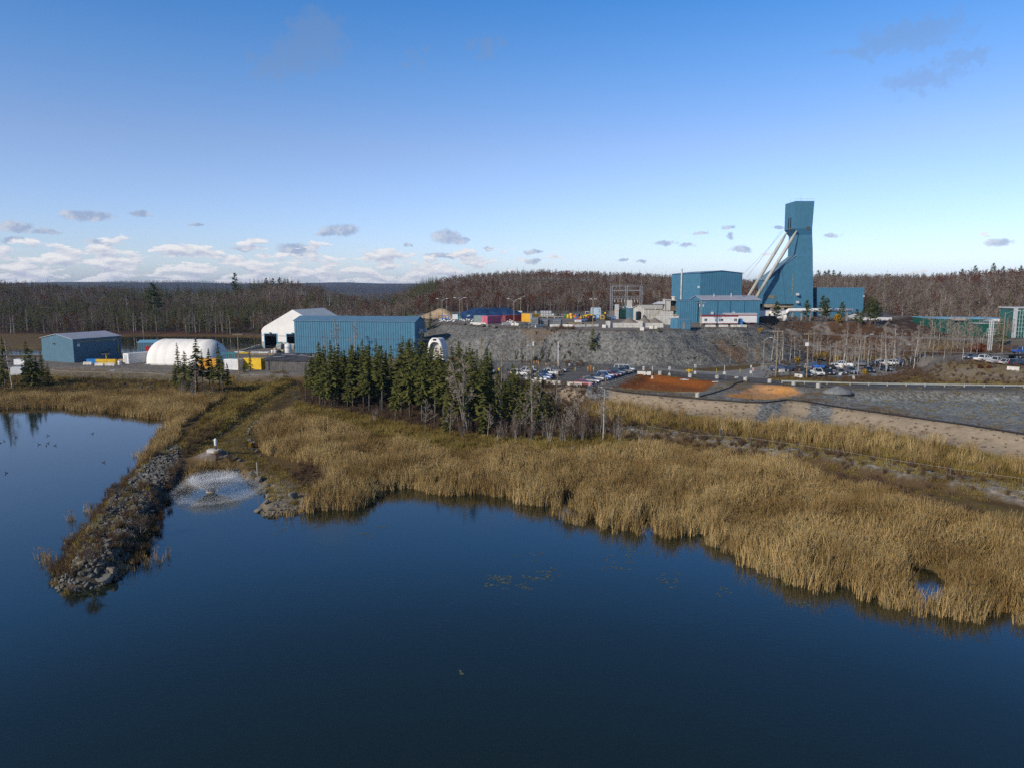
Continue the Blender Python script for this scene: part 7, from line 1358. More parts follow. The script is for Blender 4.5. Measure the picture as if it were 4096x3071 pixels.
# chain-link fences
cm, t = newmat('chain_link'); b = t.node('ShaderNodeBsdfDiffuse'); b.inputs[0].default_value = (.33, .34, .35, 1); tr = t.node('ShaderNodeBsdfTransparent'); mx = t.node('ShaderNodeMixShader'); mx.inputs[0].default_value = .13; t.l.new(tr.outputs[0], mx.inputs[1]); t.l.new(b.outputs[0], mx.inputs[2]); o = t.node('ShaderNodeOutputMaterial'); t.l.new(mx.outputs[0], o.inputs[0])
def fence(label, pts, h=1.9, step=4.0, mesh=True, r=.04):
    ox, oy = pts[0]; t = thing('chain_link_fence' if mesh else 'wire_fence', label, 'fence', (ox, oy, 0)); R_ = []
    for a, b in zip(pts, pts[1:]):
        n = max(1, int(math.hypot(b[0]-a[0], b[1]-a[1])/step)); R_ += [(a[0]+(b[0]-a[0])*k/n, a[1]+(b[1]-a[1])*k/n) for k in range(n)]
    R_.append(pts[-1]); zs_ = [gz(*p) for p in R_]
    for p, z in zip(R_, zs_): m = MB(); m.cyl(p[0]-ox, p[1]-oy, z-.2, z+h+.05, r*1.1, 6); m.build('post', STEEL, t)
    m = MB(); m.tube([(p[0]-ox, p[1]-oy, z+h) for p, z in zip(R_, zs_)], r, 5); m.build('top_rail', STEEL, t)
    if mesh: m = MB(); m.loft([[(p[0]-ox, p[1]-oy, z) for p, z in zip(R_, zs_)], [(p[0]-ox, p[1]-oy, z+h) for p, z in zip(R_, zs_)]], False, False); m.build('wire_mesh', cm, t)
fence('chain-link fence along the bank below the gable hall and fabric dome', [P(200, 1482, 2.5), P(420, 1493, 2.5), P(600, 1503, 2), P(760, 1512, 2), P(890, 1516, 2)]); fence('chain-link fence below the dark shed and yellow container', [P(942, 1512, 2), P(1030, 1514, 2), P(1130, 1513, 2), P(1215, 1507, 2), P(1262, 1503, 2)]); fence('chain-link fence at the back of the car park', [L3(1990, 1481), L3(2260, 1479)]); fence('chain-link gate panel beside the larch and the second car park', [L3(3044, 1480), L3(3096, 1484)], 1.9, 2.2); fence('chain-link fence at the foot of the rock slope behind the grove', [L3(1770, 1432), L3(1850, 1440), L3(1960, 1458)]); fence('low wire fence along the top of the gravel berm', [P(u, v, 1.9) for u, v in ((2590, 1722), (2790, 1752), (3000, 1778), (3347, 1830), (3545, 1866), (3800, 1905), (4090, 1948))], 1.0, 6, False, .014)
fence('short chain-link fence on the brow before the white duct', [pad(3128, 1282), pad(3175, 1276)], 2.4, 2)
# poles and wires
def pole(label, u, v, vt, arm=True, z=None, r=.15, rz=0):
    q = (*P(u, v, z), z) if z is not None else (hit(u, v, 60) or (*P(u, v, 3), 3)); x, y = q[:2]; z0 = gz(x, y); hh = PY(u, vt, y)[1]-z0; t = thing('utility_pole', label, 'pole', (x, y, z0), rz); m = MB(); m.tube([(0, 0, -.5), (0, 0, hh)], [r*1.15, r*.8], 8); m.build('pole', WOOD, t)
    if arm:
        m = MB(); m.box(-1.3, 1.3, -.2, -.08, hh-.55, hh-.42); m.build('crossarm', WOOD, t)
        for xx in (-1.15, -.5, .5, 1.15): m = MB(); m.cyl(xx, -.14, hh-.42, hh-.2, .06, 6); m.build('insulator', pm('porcelain', (.5, .46, .42), .3), t)
    return t, Vector((x, y, z0+hh)), hh
p1, a1, _ = pole('utility pole beside the yellow container and white container', 958, 1499, 1333); p2, a2, _ = pole('bare utility pole before the rock slope, west of two', 1840, 1440, 1357, False); p3, a3, _ = pole('bare utility pole before the rock slope, east of two', 1923, 1436, 1346, False)
p4, a4, h4 = pole('utility pole with a transformer can among the parked cars', 2126, 1491, 1341, False); m = MB(); m.cyl(.55, 0, h4-3.0, h4-1.7, .32, 10); m.build('transformer', GREYW, p4); m = MB(); m.tube([(0, 0, h4-3.2), (-.8, 0, h4-2.8)], .05, 5); m.box(-1.2, -.7, -.12, .12, h4-2.9, h4-2.7); m.build('lamp_arm', GREYW, p4); m = MB(); m.box(.1, .6, -.3, -.1, .4, 1.9); m.build('meter_box', GREYW, p4)
p5, a5, h5 = pole('tall utility pole with two crossarms at the mouth of the second car park', 3103, 1508, 1321); m = MB(); m.box(-1.1, 1.1, -.2, -.08, h5-2.1, h5-1.97); m.build('crossarm', WOOD, p5); m = MB(); m.tube([(0, 0, h5-3.0), (-1.4, -.2, h5-1.9)], .05, 5); m.box(-1.9, -1.3, -.35, -.05, h5-1.98, h5-1.82); m.build('lamp_arm', GREYW, p5)
p6, a6, h6 = pole('utility pole with a white equipment box beside the facing cars', 3226, 1510, 1331); m = MB(); m.box(-.85, -.05, -.45, -.12, h6-3.5, h6-2.6); m.build('equipment_box', WHITE, p6)
p7, a7, h7 = pole('dark wooden pole with crossarm before the office trailers', 2803, 1306, 1207, True, PZ, .2); m = MB(); [m.cyl(s_*.6, -.2, h7-1.8, h7-.9, .22, 8) for s_ in (-1, 1)]; m.build('transformer', GREYW, p7)
a8 = Vector((*[((4400-CU)/F*150), 150.], 15.5)); a0 = Vector((a1.x-.1, a1.y, a1.z))
WIR = [(a1, a2, .5), (a2, a3, .3), (a3, a4, .4), (a4, a5, 1.0), (a5, a6, .2), (a6, a8, .8)]
for i, off in enumerate(((0, -.05), (.5, -.35))): rope('power_line', ('upper','lower')[i]+' pair wire of the power line strung between the utility poles', [q for q in (a1+Vector((off[0], 0, off[1])), a2+Vector((off[0], 0, off[1])), a3+Vector((off[0], 0, off[1])), a4+Vector((off[0], 0, off[1])), a5+Vector((off[0], 0, off[1])), a6+Vector((off[0], 0, off[1])), a8+Vector((off[0], 0, off[1])))], .032, CAB, .5, 'cable')
rope('telephone_line', 'lowest single wire slung under the power line', [p+Vector((0, 0, -3.2)) for p in (a1, a2, a3, a4, a5, a6, a8)], .03, CAB, .6); rope('service_line', 'wire from the pad pole down over the brow to the road pole', [a7+Vector((0, 0, -.6)), Vector((a5.x-.8, a5.y, a5.z-.4))], .022, CAB, 1.5); rope('service_line', 'wire from the pad pole to the workshop gable', [a7+Vector((0, 0, -1)), Vector((a7.x+14, a7.y+18, a7.z-4))], .02, CAB, .8)
head = Vector(hpx(3140, 920, 336))+Vector(HO); 
for i, (u, v, yy) in enumerate(((2962, 1108, 303), (2985, 1112, 320), (2990, 1108, 326))):
    q = PY(u, v, yy); rope('stay_cable', ('lowest', 'middle', 'uppermost')[i]+' thin stay cable from the tower head down to the hoist house', [head+Vector((0, i*2.5, 0)), Vector((q[0], yy, q[1]))], .05, CAB, .3)
# hoses and concrete rings
HOSE = pm('black_hose', (.015, .015, .017), .55, .2)
def hose(label, pix, z, r=.13):
    pts = []; w_ = [P(u, v, z) for u, v in pix]
    for a, b in zip(w_, w_[1:]):
        n = max(1, int(math.hypot(b[0]-a[0], b[1]-a[1])/1.2)); pts += [(a[0]+(b[0]-a[0])*k/n+U(-.06, .06), a[1]+(b[1]-a[1])*k/n+U(-.06, .06)) for k in range(n)]
    pts.append(w_[-1]); A = np.array(pts); zz_ = ground_z(A[:, 0], A[:, 1]); m = MB(); m.tube([(x, y, zq+r*.8) for (x, y), zq in zip(pts, zz_)], r, 6); tag(m.build('hose', HOSE, None, True), label, 'hose')
hose('thick black hose running along the crest of the sand bank', [(2245, 1546), (2330, 1552), (2440, 1562), (2520, 1572), (2700, 1589), (2800, 1597), (2900, 1604), (2980, 1610), (3050, 1612), (3090, 1608), (3150, 1600), (3220, 1607), (3350, 1629), (3600, 1664), (3850, 1699), (4096, 1738), (4350, 1778)], 2.4, .17); hose('black hose crossing the strip between the two settling pools', [(2795, 1588), (2840, 1577), (2900, 1558), (2980, 1534)], 2.4, .16); hose('black hose strung past the row of concrete rings', [(2640, 1506), (2760, 1518), (2868, 1527), (2981, 1536), (3078, 1544), (3174, 1553), (3272, 1560)], 2.4, .11)
for i, (u, v) in enumerate([(2640, 1508), (2760, 1518), (2868, 1526), (2981, 1534), (3078, 1542), (3174, 1551), (3272, 1560), (2790, 1587)]):
    x, y = P(u, v, 2.4); m = MB(); m.lathe(0, 0, [(.50, -.2), (.52, 1.0), (.40, 1.0), (.38, .3), (.05, .28)], 16); tag(m.build('concrete_ring', CONC, None, False, (x, y, gz(x, y))), ['pale concrete ring at the west end of the upper hose', 'second concrete ring above the orange pool', 'concrete ring above the east end of the orange pool', 'concrete ring where the cross hose starts', 'concrete ring above the peach pool', 'concrete ring near the guardrail start', 'last concrete ring beside the grey gravel mound', 'lone concrete ring on the sand bank crest between the pools'][i], 'concrete ring')
q = P(3350, 1572, 2.4); m = MB(); m.loft([[(3.6*f*math.cos(a), 2.8*f*math.sin(a), 1.5*(1-f)**.9-.2*(f == 1)) for a in np.linspace(0, 2*PI, 25)[:-1]] for f in (1, .75, .5, .25, .05)]); tag(m.build('gravel_cone', pm('grey_gravel', (.17, .175, .18), .95, .2, 1.5, bump=.4), None, True, (q[0], q[1], gz(*q))), 'low grey gravel mound beside the last concrete ring', 'gravel heap')
# signs, bollards, stakes
def sign(label, u, v, vt, w, hh, mark=None, base=True, z=3.0, mat=None, name='road_sign'):
    x, y = P(u, v, z); z0 = gz(x, y); H_ = PY(u, vt, y)[1]-z0; t = thing(name, label, 'sign', (x, y, z0)); m = MB(); m.cyl(0, 0, 0, H_, .035, 6); m.build('post', STEEL, t)
    m = MB(); m.box(-w/2, w/2, -.06, -.03, H_-hh, H_); b = m.build('board', mat or WHITE, t)
    if mark == 'x': m = MB(); [m.tube([(-w*.28, -.075, H_-hh*.82), (w*.28, -.075, H_-hh*.2)], .05, 4), m.tube([(w*.28, -.075, H_-hh*.82), (-w*.28, -.075, H_-hh*.2)], .05, 4)]; m.build('cross_mark', BLACK, b)
    elif mark == 'bar': m = MB(); m.box(-w*.12, w*.12, -.072, -.061, H_-hh*.85, H_-hh*.2); m.build('symbol', BRTB, b)
    elif mark == 'red': m = MB(); m.box(-w*.5, w*.5, -.072, -.061, H_-hh*.36, H_-hh*.16); m.box(-w*.5, w*.5, -.072, -.061, H_-hh*.85, H_-hh*.65); m.box(-w*.5, -w*.3, -.071, -.061, H_-hh*.8, H_-hh*.2); m.box(w*.3, w*.5, -.071, -.061, H_-hh*.8, H_-hh*.2); m.build('red_border', RED, b)
    if base: m = MB(); m.cbox(0, 0, -.05, .62, .5, .85, 0, (.14, .1)); m.build('base', CONCL, t)
sign('twin narrow white board standing behind the long barrier by the van', 2573, 1499, 1466, .45, 1.0, 'bar', False); sign('thin pale sign edge-on beside the barrier end', 2609, 1500, 1464, .12, 1.2, None); sign('small white sign with a dark blue symbol beside the road bend', 2677, 1503, 1467, .5, .75, 'bar'); sign('square white sign with a black cross at the foot of the slope', 2780, 1496, 1459, .55, .7, 'x'); sign('narrow pale sign on a concrete block before the yellow-brown slope patch', 2897, 1497, 1463, .16, 1.3, 'bar'); sign('white sign on a concrete block at the turn-off', 3003, 1494, 1461, .4, .65, 'bar'); sign('white sign with a red ring at the turn-off', 3010, 1506, 1472, .5, .7, 'red', False); sign('bare grey post on a flat base beside the road edge', 2903, 1519, 1484, .06, .05, None, False); sign('small sign on a concrete block before the birch thicket', 3414, 1516, 1482, .2, .7, 'bar'); sign('round speed sign before the grey facing car', 3359, 1516, 1492, .7, .55, None, False); sign('thin blue marker post beside the speed sign', 3352, 1517, 1500, .12, 1.0, None, False, mat=BRTB); sign('yellow sign board on the slope foot above the grove', 1884, 1432, 1402, .9, .8, None, False, mat=YELL); sign('white sign on the fence by the gate arm', 2279, 1474, 1454, .6, .7, 'bar', False); sign('blue notice on the car park fence', 2215, 1478, 1461, .5, .7, None, False, mat=pm('notice_blue', (.12, .18, .36), .6))
def bollard(label, u, v, vt, mat, r=.12, z=3.0, group=None):
    x, y = P(u, v, z); z0 = gz(x, y); H_ = PY(u, vt, y)[1]-z0; m = MB(); m.lathe(0, 0, [(r, -.1), (r, H_-.12), (r*.8, H_-.03), (r*.2, H_)], 10); tag(m.build('bollard', mat, None, True, (x, y, z0)), label, 'bollard', group)
for (u, v, vt, l_) in [(2136, 1462, 1446, 'yellow bollard behind the car park fence, beside the power pole'), (2154, 1463, 1447, 'yellow bollard behind the car park fence, east of its twin'), (2184, 1465, 1454, 'short yellow bollard at the slope foot behind the fence'), (2301, 1486, 1470, 'lone yellow bollard in the open gravel lot'), (2352, 1487, 1467, 'yellow bollard on the west side of the orange post'), (2375, 1488, 1468, 'yellow bollard on the east side of the orange post')]: bollard(l_, u, v, vt, YELL)
bollard('orange card-reader post between two yellow bollards', 2364, 1488, 1462, ORNG, .14); bollard('orange post behind the car park fence between yellow bollards', 2147, 1461, 1443, ORNG, .1)
for (u, v, vt, l_) in [(2770, 1491, 1475, 'thin yellow stake beside the yellow hydrant'), (2866, 1493, 1475, 'thin yellow stake at the foot of the yellow-brown slope patch'), (2960, 1492, 1474, 'thin yellow stake in the roadside grass'), (3015, 1489, 1473, 'leaning yellow guy marker beside the larch')]: bollard(l_, u, v, vt, pm('lime_yellow', (.6, .5, .05), .6), .05)
x, y = P(2756, 1491, 3); t = thing('fire_hydrant', 'squat yellow fire hydrant at the foot of the rock slope', 'hydrant', (x, y, 3)); m = MB(); m.lathe(0, 0, [(.28, 0), (.28, .1), (.2, .12), (.2, .75), (.26, .78), (.2, .95), (.05, 1.02)], 12); m.build('barrel', YELL, t, True); m = MB(); m.tube([(-.75, 0, .6), (.75, 0, .6)], .2, 8); m.build('outlet', YELL, t)
x, y = P(2236, 1482, 3); t = thing('gate_barrier', 'orange barrier gate with its white arm raised upright', 'barrier gate', (x, y, 3)); m = MB(); m.box(-.6, .35, -.3, .3, 0, 1.35); m.build('cabinet', ORNG, t); ht = PY(2232, 1366, y)[1]-3; m = MB(); m.box(-.42, -.22, -.42, -.36, 1.0, ht); m.build('arm', WHITE, t)
m = MB(); m.cyl(0, -.6, 0, 2.4, .1, 8); m.build('guard_post', YELL, t)
for (u, v, vt, mat, r, l_) in [(1030, 1913, 1848, GREYW, .05, 'tall white pipe stake on the rocky shore of the fountain bay'), (1302, 1812, 1786, pm('stake_blue', (.05, .16, .42), .6), .06, 'short blue stake in the dark weeds'), (2293, 1812, 1784, pm('stake_blue', (.05, .16, .42), .6), .06, 'blue stake standing in the reed edge'), (2878, 1757, 1713, pm('stake_blue', (.05, .16, .42), .6), .06, 'tall blue stake on the gravel berm'), (2575, 1668, 1646, pm('stake_blue', (.05, .16, .42), .6), .06, 'blue stake in the ditch grass')]:
    q = hit(u, v, 38); H_ = PY(u, vt, q[1])[1]-q[2]; m = MB(); m.lathe(0, 0, [(r, -.3), (r, H_), (r*.3, H_+.02)], 8); tag(m.build('marker_stake', mat, None, False, q), l_, 'stake')
for (u, v, l_, mat, w) in [(2735, 1520, 'white pipe offcut lying above the orange pool', WHITE, 1.6), (2748, 1523, 'second white pipe offcut beside the concrete ring', WHITE, 2.2), (2862, 1530, 'white drain pipe under the concrete ring', WHITE, 1.6), (2947, 1513, 'small white box lying on the road shoulder', WHITE, .8), (2404, 1552, 'white pipe end on the hose by the guardrail', WHITE, 1.3)]:
    q = hit(u, v, 60); m = MB(); m.tube([(-w/2, 0, .12), (w/2, .4, .14)], .11 if w > 1 else .25, 8); tag(m.build('pipe_offcut', mat, None, False, q), l_, 'pipe')
# ------------------------------------------------------------------ west yard things
for i, (u, v, w, l_) in enumerate([(426, 1457, 6.0, 'long yellow steel beam lying on another before the gable hall'), (428, 1459, 5.6, 'lower yellow steel beam of the pair before the gable hall')]):
    x, y = P(u, 1457, 3); z0 = 3.0+(.78 if i == 0 else 0); m = MB(); m.box(-w/2, w/2, -.4, .4, .0, .12); m.box(-w/2, w/2, -.4, .4, .60, .74); m.box(-w/2, w/2, -.06, .06, .12, .6); [m.box(-w/2+k*w/6-.05, -w/2+k*w/6+.05, -.38, .38, .12, .6) for k in range(7)]; m.box(-w/2, w/2, -.42, -.36, .05, .70); tag(m.build('steel_beam', YELL, None, False, (x, y, z0)), l_, 'beam')
block('blue skip bin behind the concrete barriers by the gable hall', 373, 1454, 3.0, 1.6, 1.4, BRTB, 'skip_bin', cat='bin', z=3, top=(-.15, -.1)); drum('white plastic barrel between the yellow beams and the white container', 479, 1460, .5, 1.2, WHITE, 3)
for (u, v, l_, mat) in [(474, 1452, 'tilted wooden crate of timber offcuts by the container', WOOD), (486, 1446, 'upper wooden crate by the container corner', pm('fresh_timber', (.5, .33, .16), .8))]: block(l_, u, v, 1.8, 1.2, .7, mat, 'timber_crate', U(-.4, .4), 'crate', z=3)
x, y = P(412, 1455, 3.4); t = thing('basket_hoop_stand', 'dark stand with a flat top before the shaded hall wall', 'stand', (x, y+2, 3)); m = MB(); m.cyl(0, 0, 0, 3.0, .12, 6); m.build('post', YELL, t); m = MB(); m.cbox(0, 0, 3.0, 2.4, .8, .25); m.build('top_plate', DGRY, t)
block('pale slab lying on the bank below the fence', 450, 1482, 1.6, .7, .3, CONCL, 'slab', .5, 'slab', z=2.5)
block('white box truck body half hidden by the west clump', 86, 1458, 3.2, 2.2, 1.6, WHITE, 'truck_body', 0, 'truck body', z=3); block('plain grey tank shed behind the west clump', 78, 1487, 3.4, 3, 2.2, GREYW, 'tank_shed', 0, 'shed', z=2)
x, y = P(1154, 1426, 3); hh = PY(1154, 1380, y)[1]-3; t = thing('storage_tank', 'tall white plastic storage tank with faded red lettering before the hall', 'tank', (x, y, 3)); m = MB(); m.lathe(0, 0, [(1.12, 0), (1.15, .1), (1.15, hh*.35), (1.13, hh*.36), (1.15, hh*.37), (1.15, hh-.1), (1.05, hh+.05), (.5, hh+.42), (.3, hh+.45), (.28, hh+.6), (.05, hh+.6)], 22); m.build('shell', WHITE, t, True)
m = MB(); random.seed(3)
def glyph(k, x0): pass
ptn = ['11101', '10110', '01110', '11011', '10111', '11110', '10101', '01011', '11101', '10011', '11110']
def tankpt(ang, z, rr=1.165): return (rr*math.sin(ang), -rr*math.cos(ang), z)
for i in range(11):
    if i == 2: continue
    a0 = -.80+i*.135
    for j, bit in enumerate(ptn[i]):
        if bit == '1': aa = a0+.022*(j % 3); zz_ = hh*.70+(.30 if j < 2 else .15 if j == 2 else 0); m.poly([tankpt(aa, zz_), tankpt(aa+.075, zz_), tankpt(aa+.075, zz_+.06), tankpt(aa, zz_+.06)])
    m.poly([tankpt(a0, hh*.70), tankpt(a0+.03, hh*.70), tankpt(a0+.03, hh*.70+.36), tankpt(a0, hh*.70+.36)])
m.build('red_lettering', pm('faded_red', (.45, .18, .17), .7), t)
for (u, v, r, hgt, mat, l_) in [(1103, 1416, .7, 1.3, CONCL, 'stained white tub before the fabric hall doors'), (1101, 1404, .6, 1.0, pm('tan_reel', (.45, .30, .12), .8), 'tan cable reel behind the stained tub'), (1090, 1415, .5, 1.2, WHITE, 'narrow white tub beside the stained one'), (1116, 1416, .6, 1.2, BLACK, 'black tub beside the white tank'), (1130, 1415, .7, 1.2, pm('cream_tub', (.55, .45, .25), .7), 'cream tub next to the white tank')]: drum(l_, u, v, r, hgt, mat, 3, name='tub')
x, y = P(1068, 1421, 3); m = MB(); [m.box(-6, 6, j*.5, j*.5+.4, .3*k, .3*k+.26) for j in range(2) for k in range(2)]; tag(m.build('timber_edging', WOOD, None, False, (x, y, 3)), 'long low timber edging before the fabric hall', 'timber')
random.seed(77)
for i, (u, v, mat, l_) in enumerate([(975, 1416, YELL, 'yellow rolled liner lying on the yard by the utility pole'), (1022, 1414, GREYW, 'bundle of pale pipes on the yard'), (1040, 1412, DGRY, 'dark bundle of pipes beside the pale one'), (1055, 1415, WHITE, 'short white pipe bundle on the yard'), (955, 1414, WHITE, 'white pallet box by the utility pole')]):
    x, y = P(u, v, 3); m = MB(); [m.tube([(-1.6+U(-.3, .3), j*.3, .15+.25*(j % 2)), (1.6+U(-.3, .3), j*.3, .15+.25*(j % 2))], .14, 6) for j in range(4)]; tag(m.build('pipe_bundle', mat, None, False, (x, y, 3)), l_, 'pipe bundle')
m = MB(); m.lathe(0, 0, [(1.3, 0), (1.2, .5), (.8, .9), (.1, 1.1)], 14); q = P(1005, 1397, 2.5); tag(m.build('white_dome_lid', WHITE, None, True, (q[0], q[1], gz(*q))), 'small white dome lid by the far pond shore', 'lid')
block('red bin with a white rim behind the grove', 1829, 1459, 2.0, 1.6, 1.9, RED, 'refuse_bin', 0, 'bin', z=3); block('yellow bin beside the red one behind the grove', 1851, 1461, 1.2, 1.2, 1.2, YELL, 'refuse_bin', 0, 'bin', z=3); block('yellow machine hood behind the spruces below the tunnel', 1755, 1470, 2.2, 1.6, 1.4, YELL, 'machine_hood', .3, 'machine', z=3); drum('yellow pipe elbow standing at the fence by the grove end', 1998, 1482, .35, .8, YELL, 3, name='pipe_elbow'); block('row of white sacks behind the grove below the long hall', 1500, 1462, 6, 1, 1.1, WHITE, 'sack_row', 0, 'sacks', z=3, top=(.1, .25))
# ------------------------------------------------------------------ shore, fountain, birds
random.seed(91)
for i, (u, v, s_, l_) in enumerate([(1171, 1994, 1.5, 'largest pale boulder standing alone on the gravel spit'), (1066, 2016, 1.0, 'tall upright boulder at the corner of the gravel spit'), (1073, 1992, .9, 'pointed pale boulder above the upright one on the spit'), (1069, 1970, 1.0, 'tan boulder at the mouth of the fountain bay'), (1066, 1948, .9, 'flat grey boulder above the tan one'), (1038, 1930, 1.5, 'dark wet boulder under the white pipe stake'), (1013, 1906, 1.1, 'tall split boulder beside the white pipe stake'), (908, 1828, .9, 'tan boulder next to the gravel mound'), (940, 1838, .9, 'grey boulder at the head of the fountain bay'), (956, 1846, .8, 'low boulder beside the grey one at the bay head'), (990, 1875, .6, 'small bright boulder on the bay shore'), (1027, 1808, 1.1, 'rounded grey boulder ending the track-side row'), (1015, 1779, 1.1, 'dark slab boulder in the track-side row'), (1034, 2048, 1.1, 'flat pale boulder jutting into the pond from the spit'), (1188, 1596, 1.2, 'grey boulder by the track near the spruce grove'), (1176, 1578, .9, 'small pale boulder uphill of the grove boulder'), (415, 2330, 1.7, 'biggest flat slab at the tip of the jetty'), (487, 2280, 1.4, 'square slab on the bay side of the jetty tip'), (446, 2302, 1.2, 'slab between the two biggest at the jetty tip'), (474, 2312, 1.1, 'low slab at the waterline of the jetty tip'), (341, 2128, 1.3, 'broad slab on the jetty shoulder'), (443, 2168, 1.0, 'grey block near the middle of the jetty')]):
    rock(l_, u, v, s_, sq_=(s_*.75, s_*.7, s_*1.35) if 'upright' in l_ or 'tall split' in l_ else None)
for i, (u, v, s_) in enumerate([(1011, 1708, .8), (1005, 1717, .9), (997, 1727, .9), (995, 1738, .9), (1002, 1764, .9), (1013, 1788, .7), (1010, 1800, .9), (1038, 1826, .6), (1020, 1695, .8), (1032, 1688, .9), (1050, 1676, .9), (1072, 1664, 1.0), (1085, 1654, .7)]): rock('grey boulder in the curved row edging the grassy track', u, v, s_, group='boulders edging the track')
jb = fill(JETTY, 70, 93); 
for (x, y) in jb: s_ = U(.45, .95); rock('angular grey boulder piled on the rock jetty', 0, 0, s_, group='boulders on the jetty', q=(x, y, gz(x, y)))
for k in range(26): u, v = random.choice([(U(940, 1040), 0), (U(1040, 1180), 1)]); v = 1885+(u-940)*.75+U(-6, 12) if v == 0 else U(2040, 2058); rock('small rock on the pale rubble shore of the spit', u, v, U(.3, .6), group='rocks on the spit shore')
# pump head on its slab
q = hit(855, 1806, 40); t = thing('concrete_slab', 'pale concrete slab on the gravel mound under the white-hooded pump', 'slab', (q[0], q[1], q[2])); m = MB(); m.box(-.85, .85, -.5, .5, -.2, .28); m.build('slab', CONCL, t)
q2 = (q[0]+.30, q[1]+.1, q[2]+.28); t = thing('hooded_pump', 'upright pump wrapped in a white hood on a dark post', 'pump', q2); m = MB(); m.lathe(0, 0, [(.12, 0), (.14, .05), (.11, .55)], 10); m.build('post', DGRY, t); m = MB(); m.lathe(0, 0, [(.16, .5), (.20, .6), (.22, 1.2), (.20, 1.45), (.1, 1.6), (.02, 1.66)], 12); m.build('hood', WHITE, t, True); m = MB(); m.tube([(0, -.05, 1.35), (-.32, -.15, 1.42)], .1, 8); m.build('spout', WHITE, t)
# fountain
fx0, fy0 = P(843, 1966, 0); t = thing('pond_fountain', 'floating pond fountain throwing a wide white spray in the bay', 'fountain', (fx0, fy0, 0)); m = MB(); m.lathe(0, 0, [(.55, -.05), (.6, .03), (.5, .10), (.12, .12), (.10, .22)], 14); m.build('float', pm('tan_float', (.35, .28, .2), .7), t)
wmat, tt = newmat('spray_water'); b = tt.node('ShaderNodeBsdfDiffuse'); b.inputs[0].default_value = (.85, .88, .92, 1); tr = tt.node('ShaderNodeBsdfTransparent'); mx = tt.node('ShaderNodeMixShader'); mx.inputs[0].default_value = .8; tt.l.new(tr.outputs[0], mx.inputs[1]); tt.l.new(b.outputs[0], mx.inputs[2]); o = tt.node('ShaderNodeOutputMaterial'); tt.l.new(mx.outputs[0], o.inputs[0])
rg = np.random.default_rng(5); n = 120000; a = rg.uniform(0, 2*PI, n); s_ = rg.uniform(0, 1, n); R0 = 5.6*(1+rg.normal(0, .07, n)+.07*np.sin(3*a+1)+.05*np.sin(7*a)); top = 1.35*(1+rg.normal(0, .12, n)); jet = rg.uniform(0, 1, n) < .58; mist = rg.uniform(0, 1, n) < .5; s_ = np.where(jet, s_**1.15, np.where(mist, .25+.75*s_, .84+.16*s_**.6))
r_ = np.where(jet, (2.4+.5*np.sin(2*a+.6))*s_*(1+rg.normal(0, .12, n)), R0*s_); z_ = np.where(jet, 2.1*s_*(1.25-.3*s_)*(1+rg.normal(0, .12, n)), 4*top*s_*(1-s_))+rg.normal(0, .07, n)*(.4+s_); wind = .5*s_**2; px_ = r_*np.cos(a)+wind; py_ = r_*np.sin(a)+.25*wind; z_ = np.maximum(z_, .02); sz = rg.uniform(.006, .016, n)*np.where(jet, 1.7, 1.0)
c0 = np.stack([px_, py_, z_], 1); d1 = rg.normal(0, 1, (n, 3)); d1 /= np.linalg.norm(d1, axis=1)[:, None]; d2 = np.cross(d1, rg.normal(0, 1, (n, 3))); d2 /= np.linalg.norm(d2, axis=1)[:, None]; d3 = np.cross(d1, d2)
Vt = np.concatenate([c0+d1*sz[:, None]*1.6, c0+d2*sz[:, None], c0-d2*sz[:, None]*.7+d3*sz[:, None], c0-d2*sz[:, None]*.7-d3*sz[:, None]]); i_ = np.arange(n); Ft = np.concatenate([np.stack(k, 1) for k in ((i_, i_+n, i_+2*n), (i_, i_+2*n, i_+3*n), (i_, i_+3*n, i_+n), (i_+n, i_+3*n, i_+2*n))])
tag(link('spray', np_mesh('spray', Vt, [Ft], wmat), t), kind='stuff')
m = MB(); rings = []
fo_v = []; n = 16000; a = rg.uniform(0, 2*PI, n); r_ = np.where(rg.uniform(0, 1, n) < .85, 5.4+rg.normal(0, .45, n), 5.5*np.sqrt(rg.uniform(0, 1, n))); sz = rg.uniform(.01, .035, n); m = TB()
for k in range(n):
    p = Vector((r_[k]*math.cos(a[k])+.5, r_[k]*math.sin(a[k])+.1, .012)); e = sz[k]; m.quad(p+Vector((-e, 0, 0)), p+Vector((0, -e*.6, 0)), p+Vector((e, 0, 0)), p+Vector((0, e*.6, 0)))
tag(link('foam', m.mesh('foam', wmat), t), kind='stuff')
# ducks
def duck_mesh():
    m = MB(); prof = [(-.26, .02, .01), (-.20, .07, .06), (-.08, .10, .10), (.06, .105, .10), (.16, .075, .10), (.20, .05, .16), (.22, .042, .24), (.26, .045, .28), (.30, .035, .27), (.33, .015, .25)]; zc = [.10, .07, .05, .05, .07, .14, .22, .26, .26, .25]
    m.loft([[(x, r*math.cos(2*PI*k/8), c+h_*.55*math.sin(2*PI*k/8)) for k in range(8)] for (x, r, h_), c in zip(prof, zc)]); return m.mesh('duck', pm('dark_plumage', (.045, .035, .028), .7, .4, 8), True)
DM = duck_mesh(); bm_ = MB(); bm_.loft([[(.32, -.02, .235), (.32, .02, .235), (.32, .02, .26), (.32, -.02, .26)], [(.40, -.018, .235), (.40, .018, .235), (.40, .018, .243), (.40, -.018, .243)]]); BM_ = bm_.mesh('bill', pm('bill', (.2, .14, .05), .5))
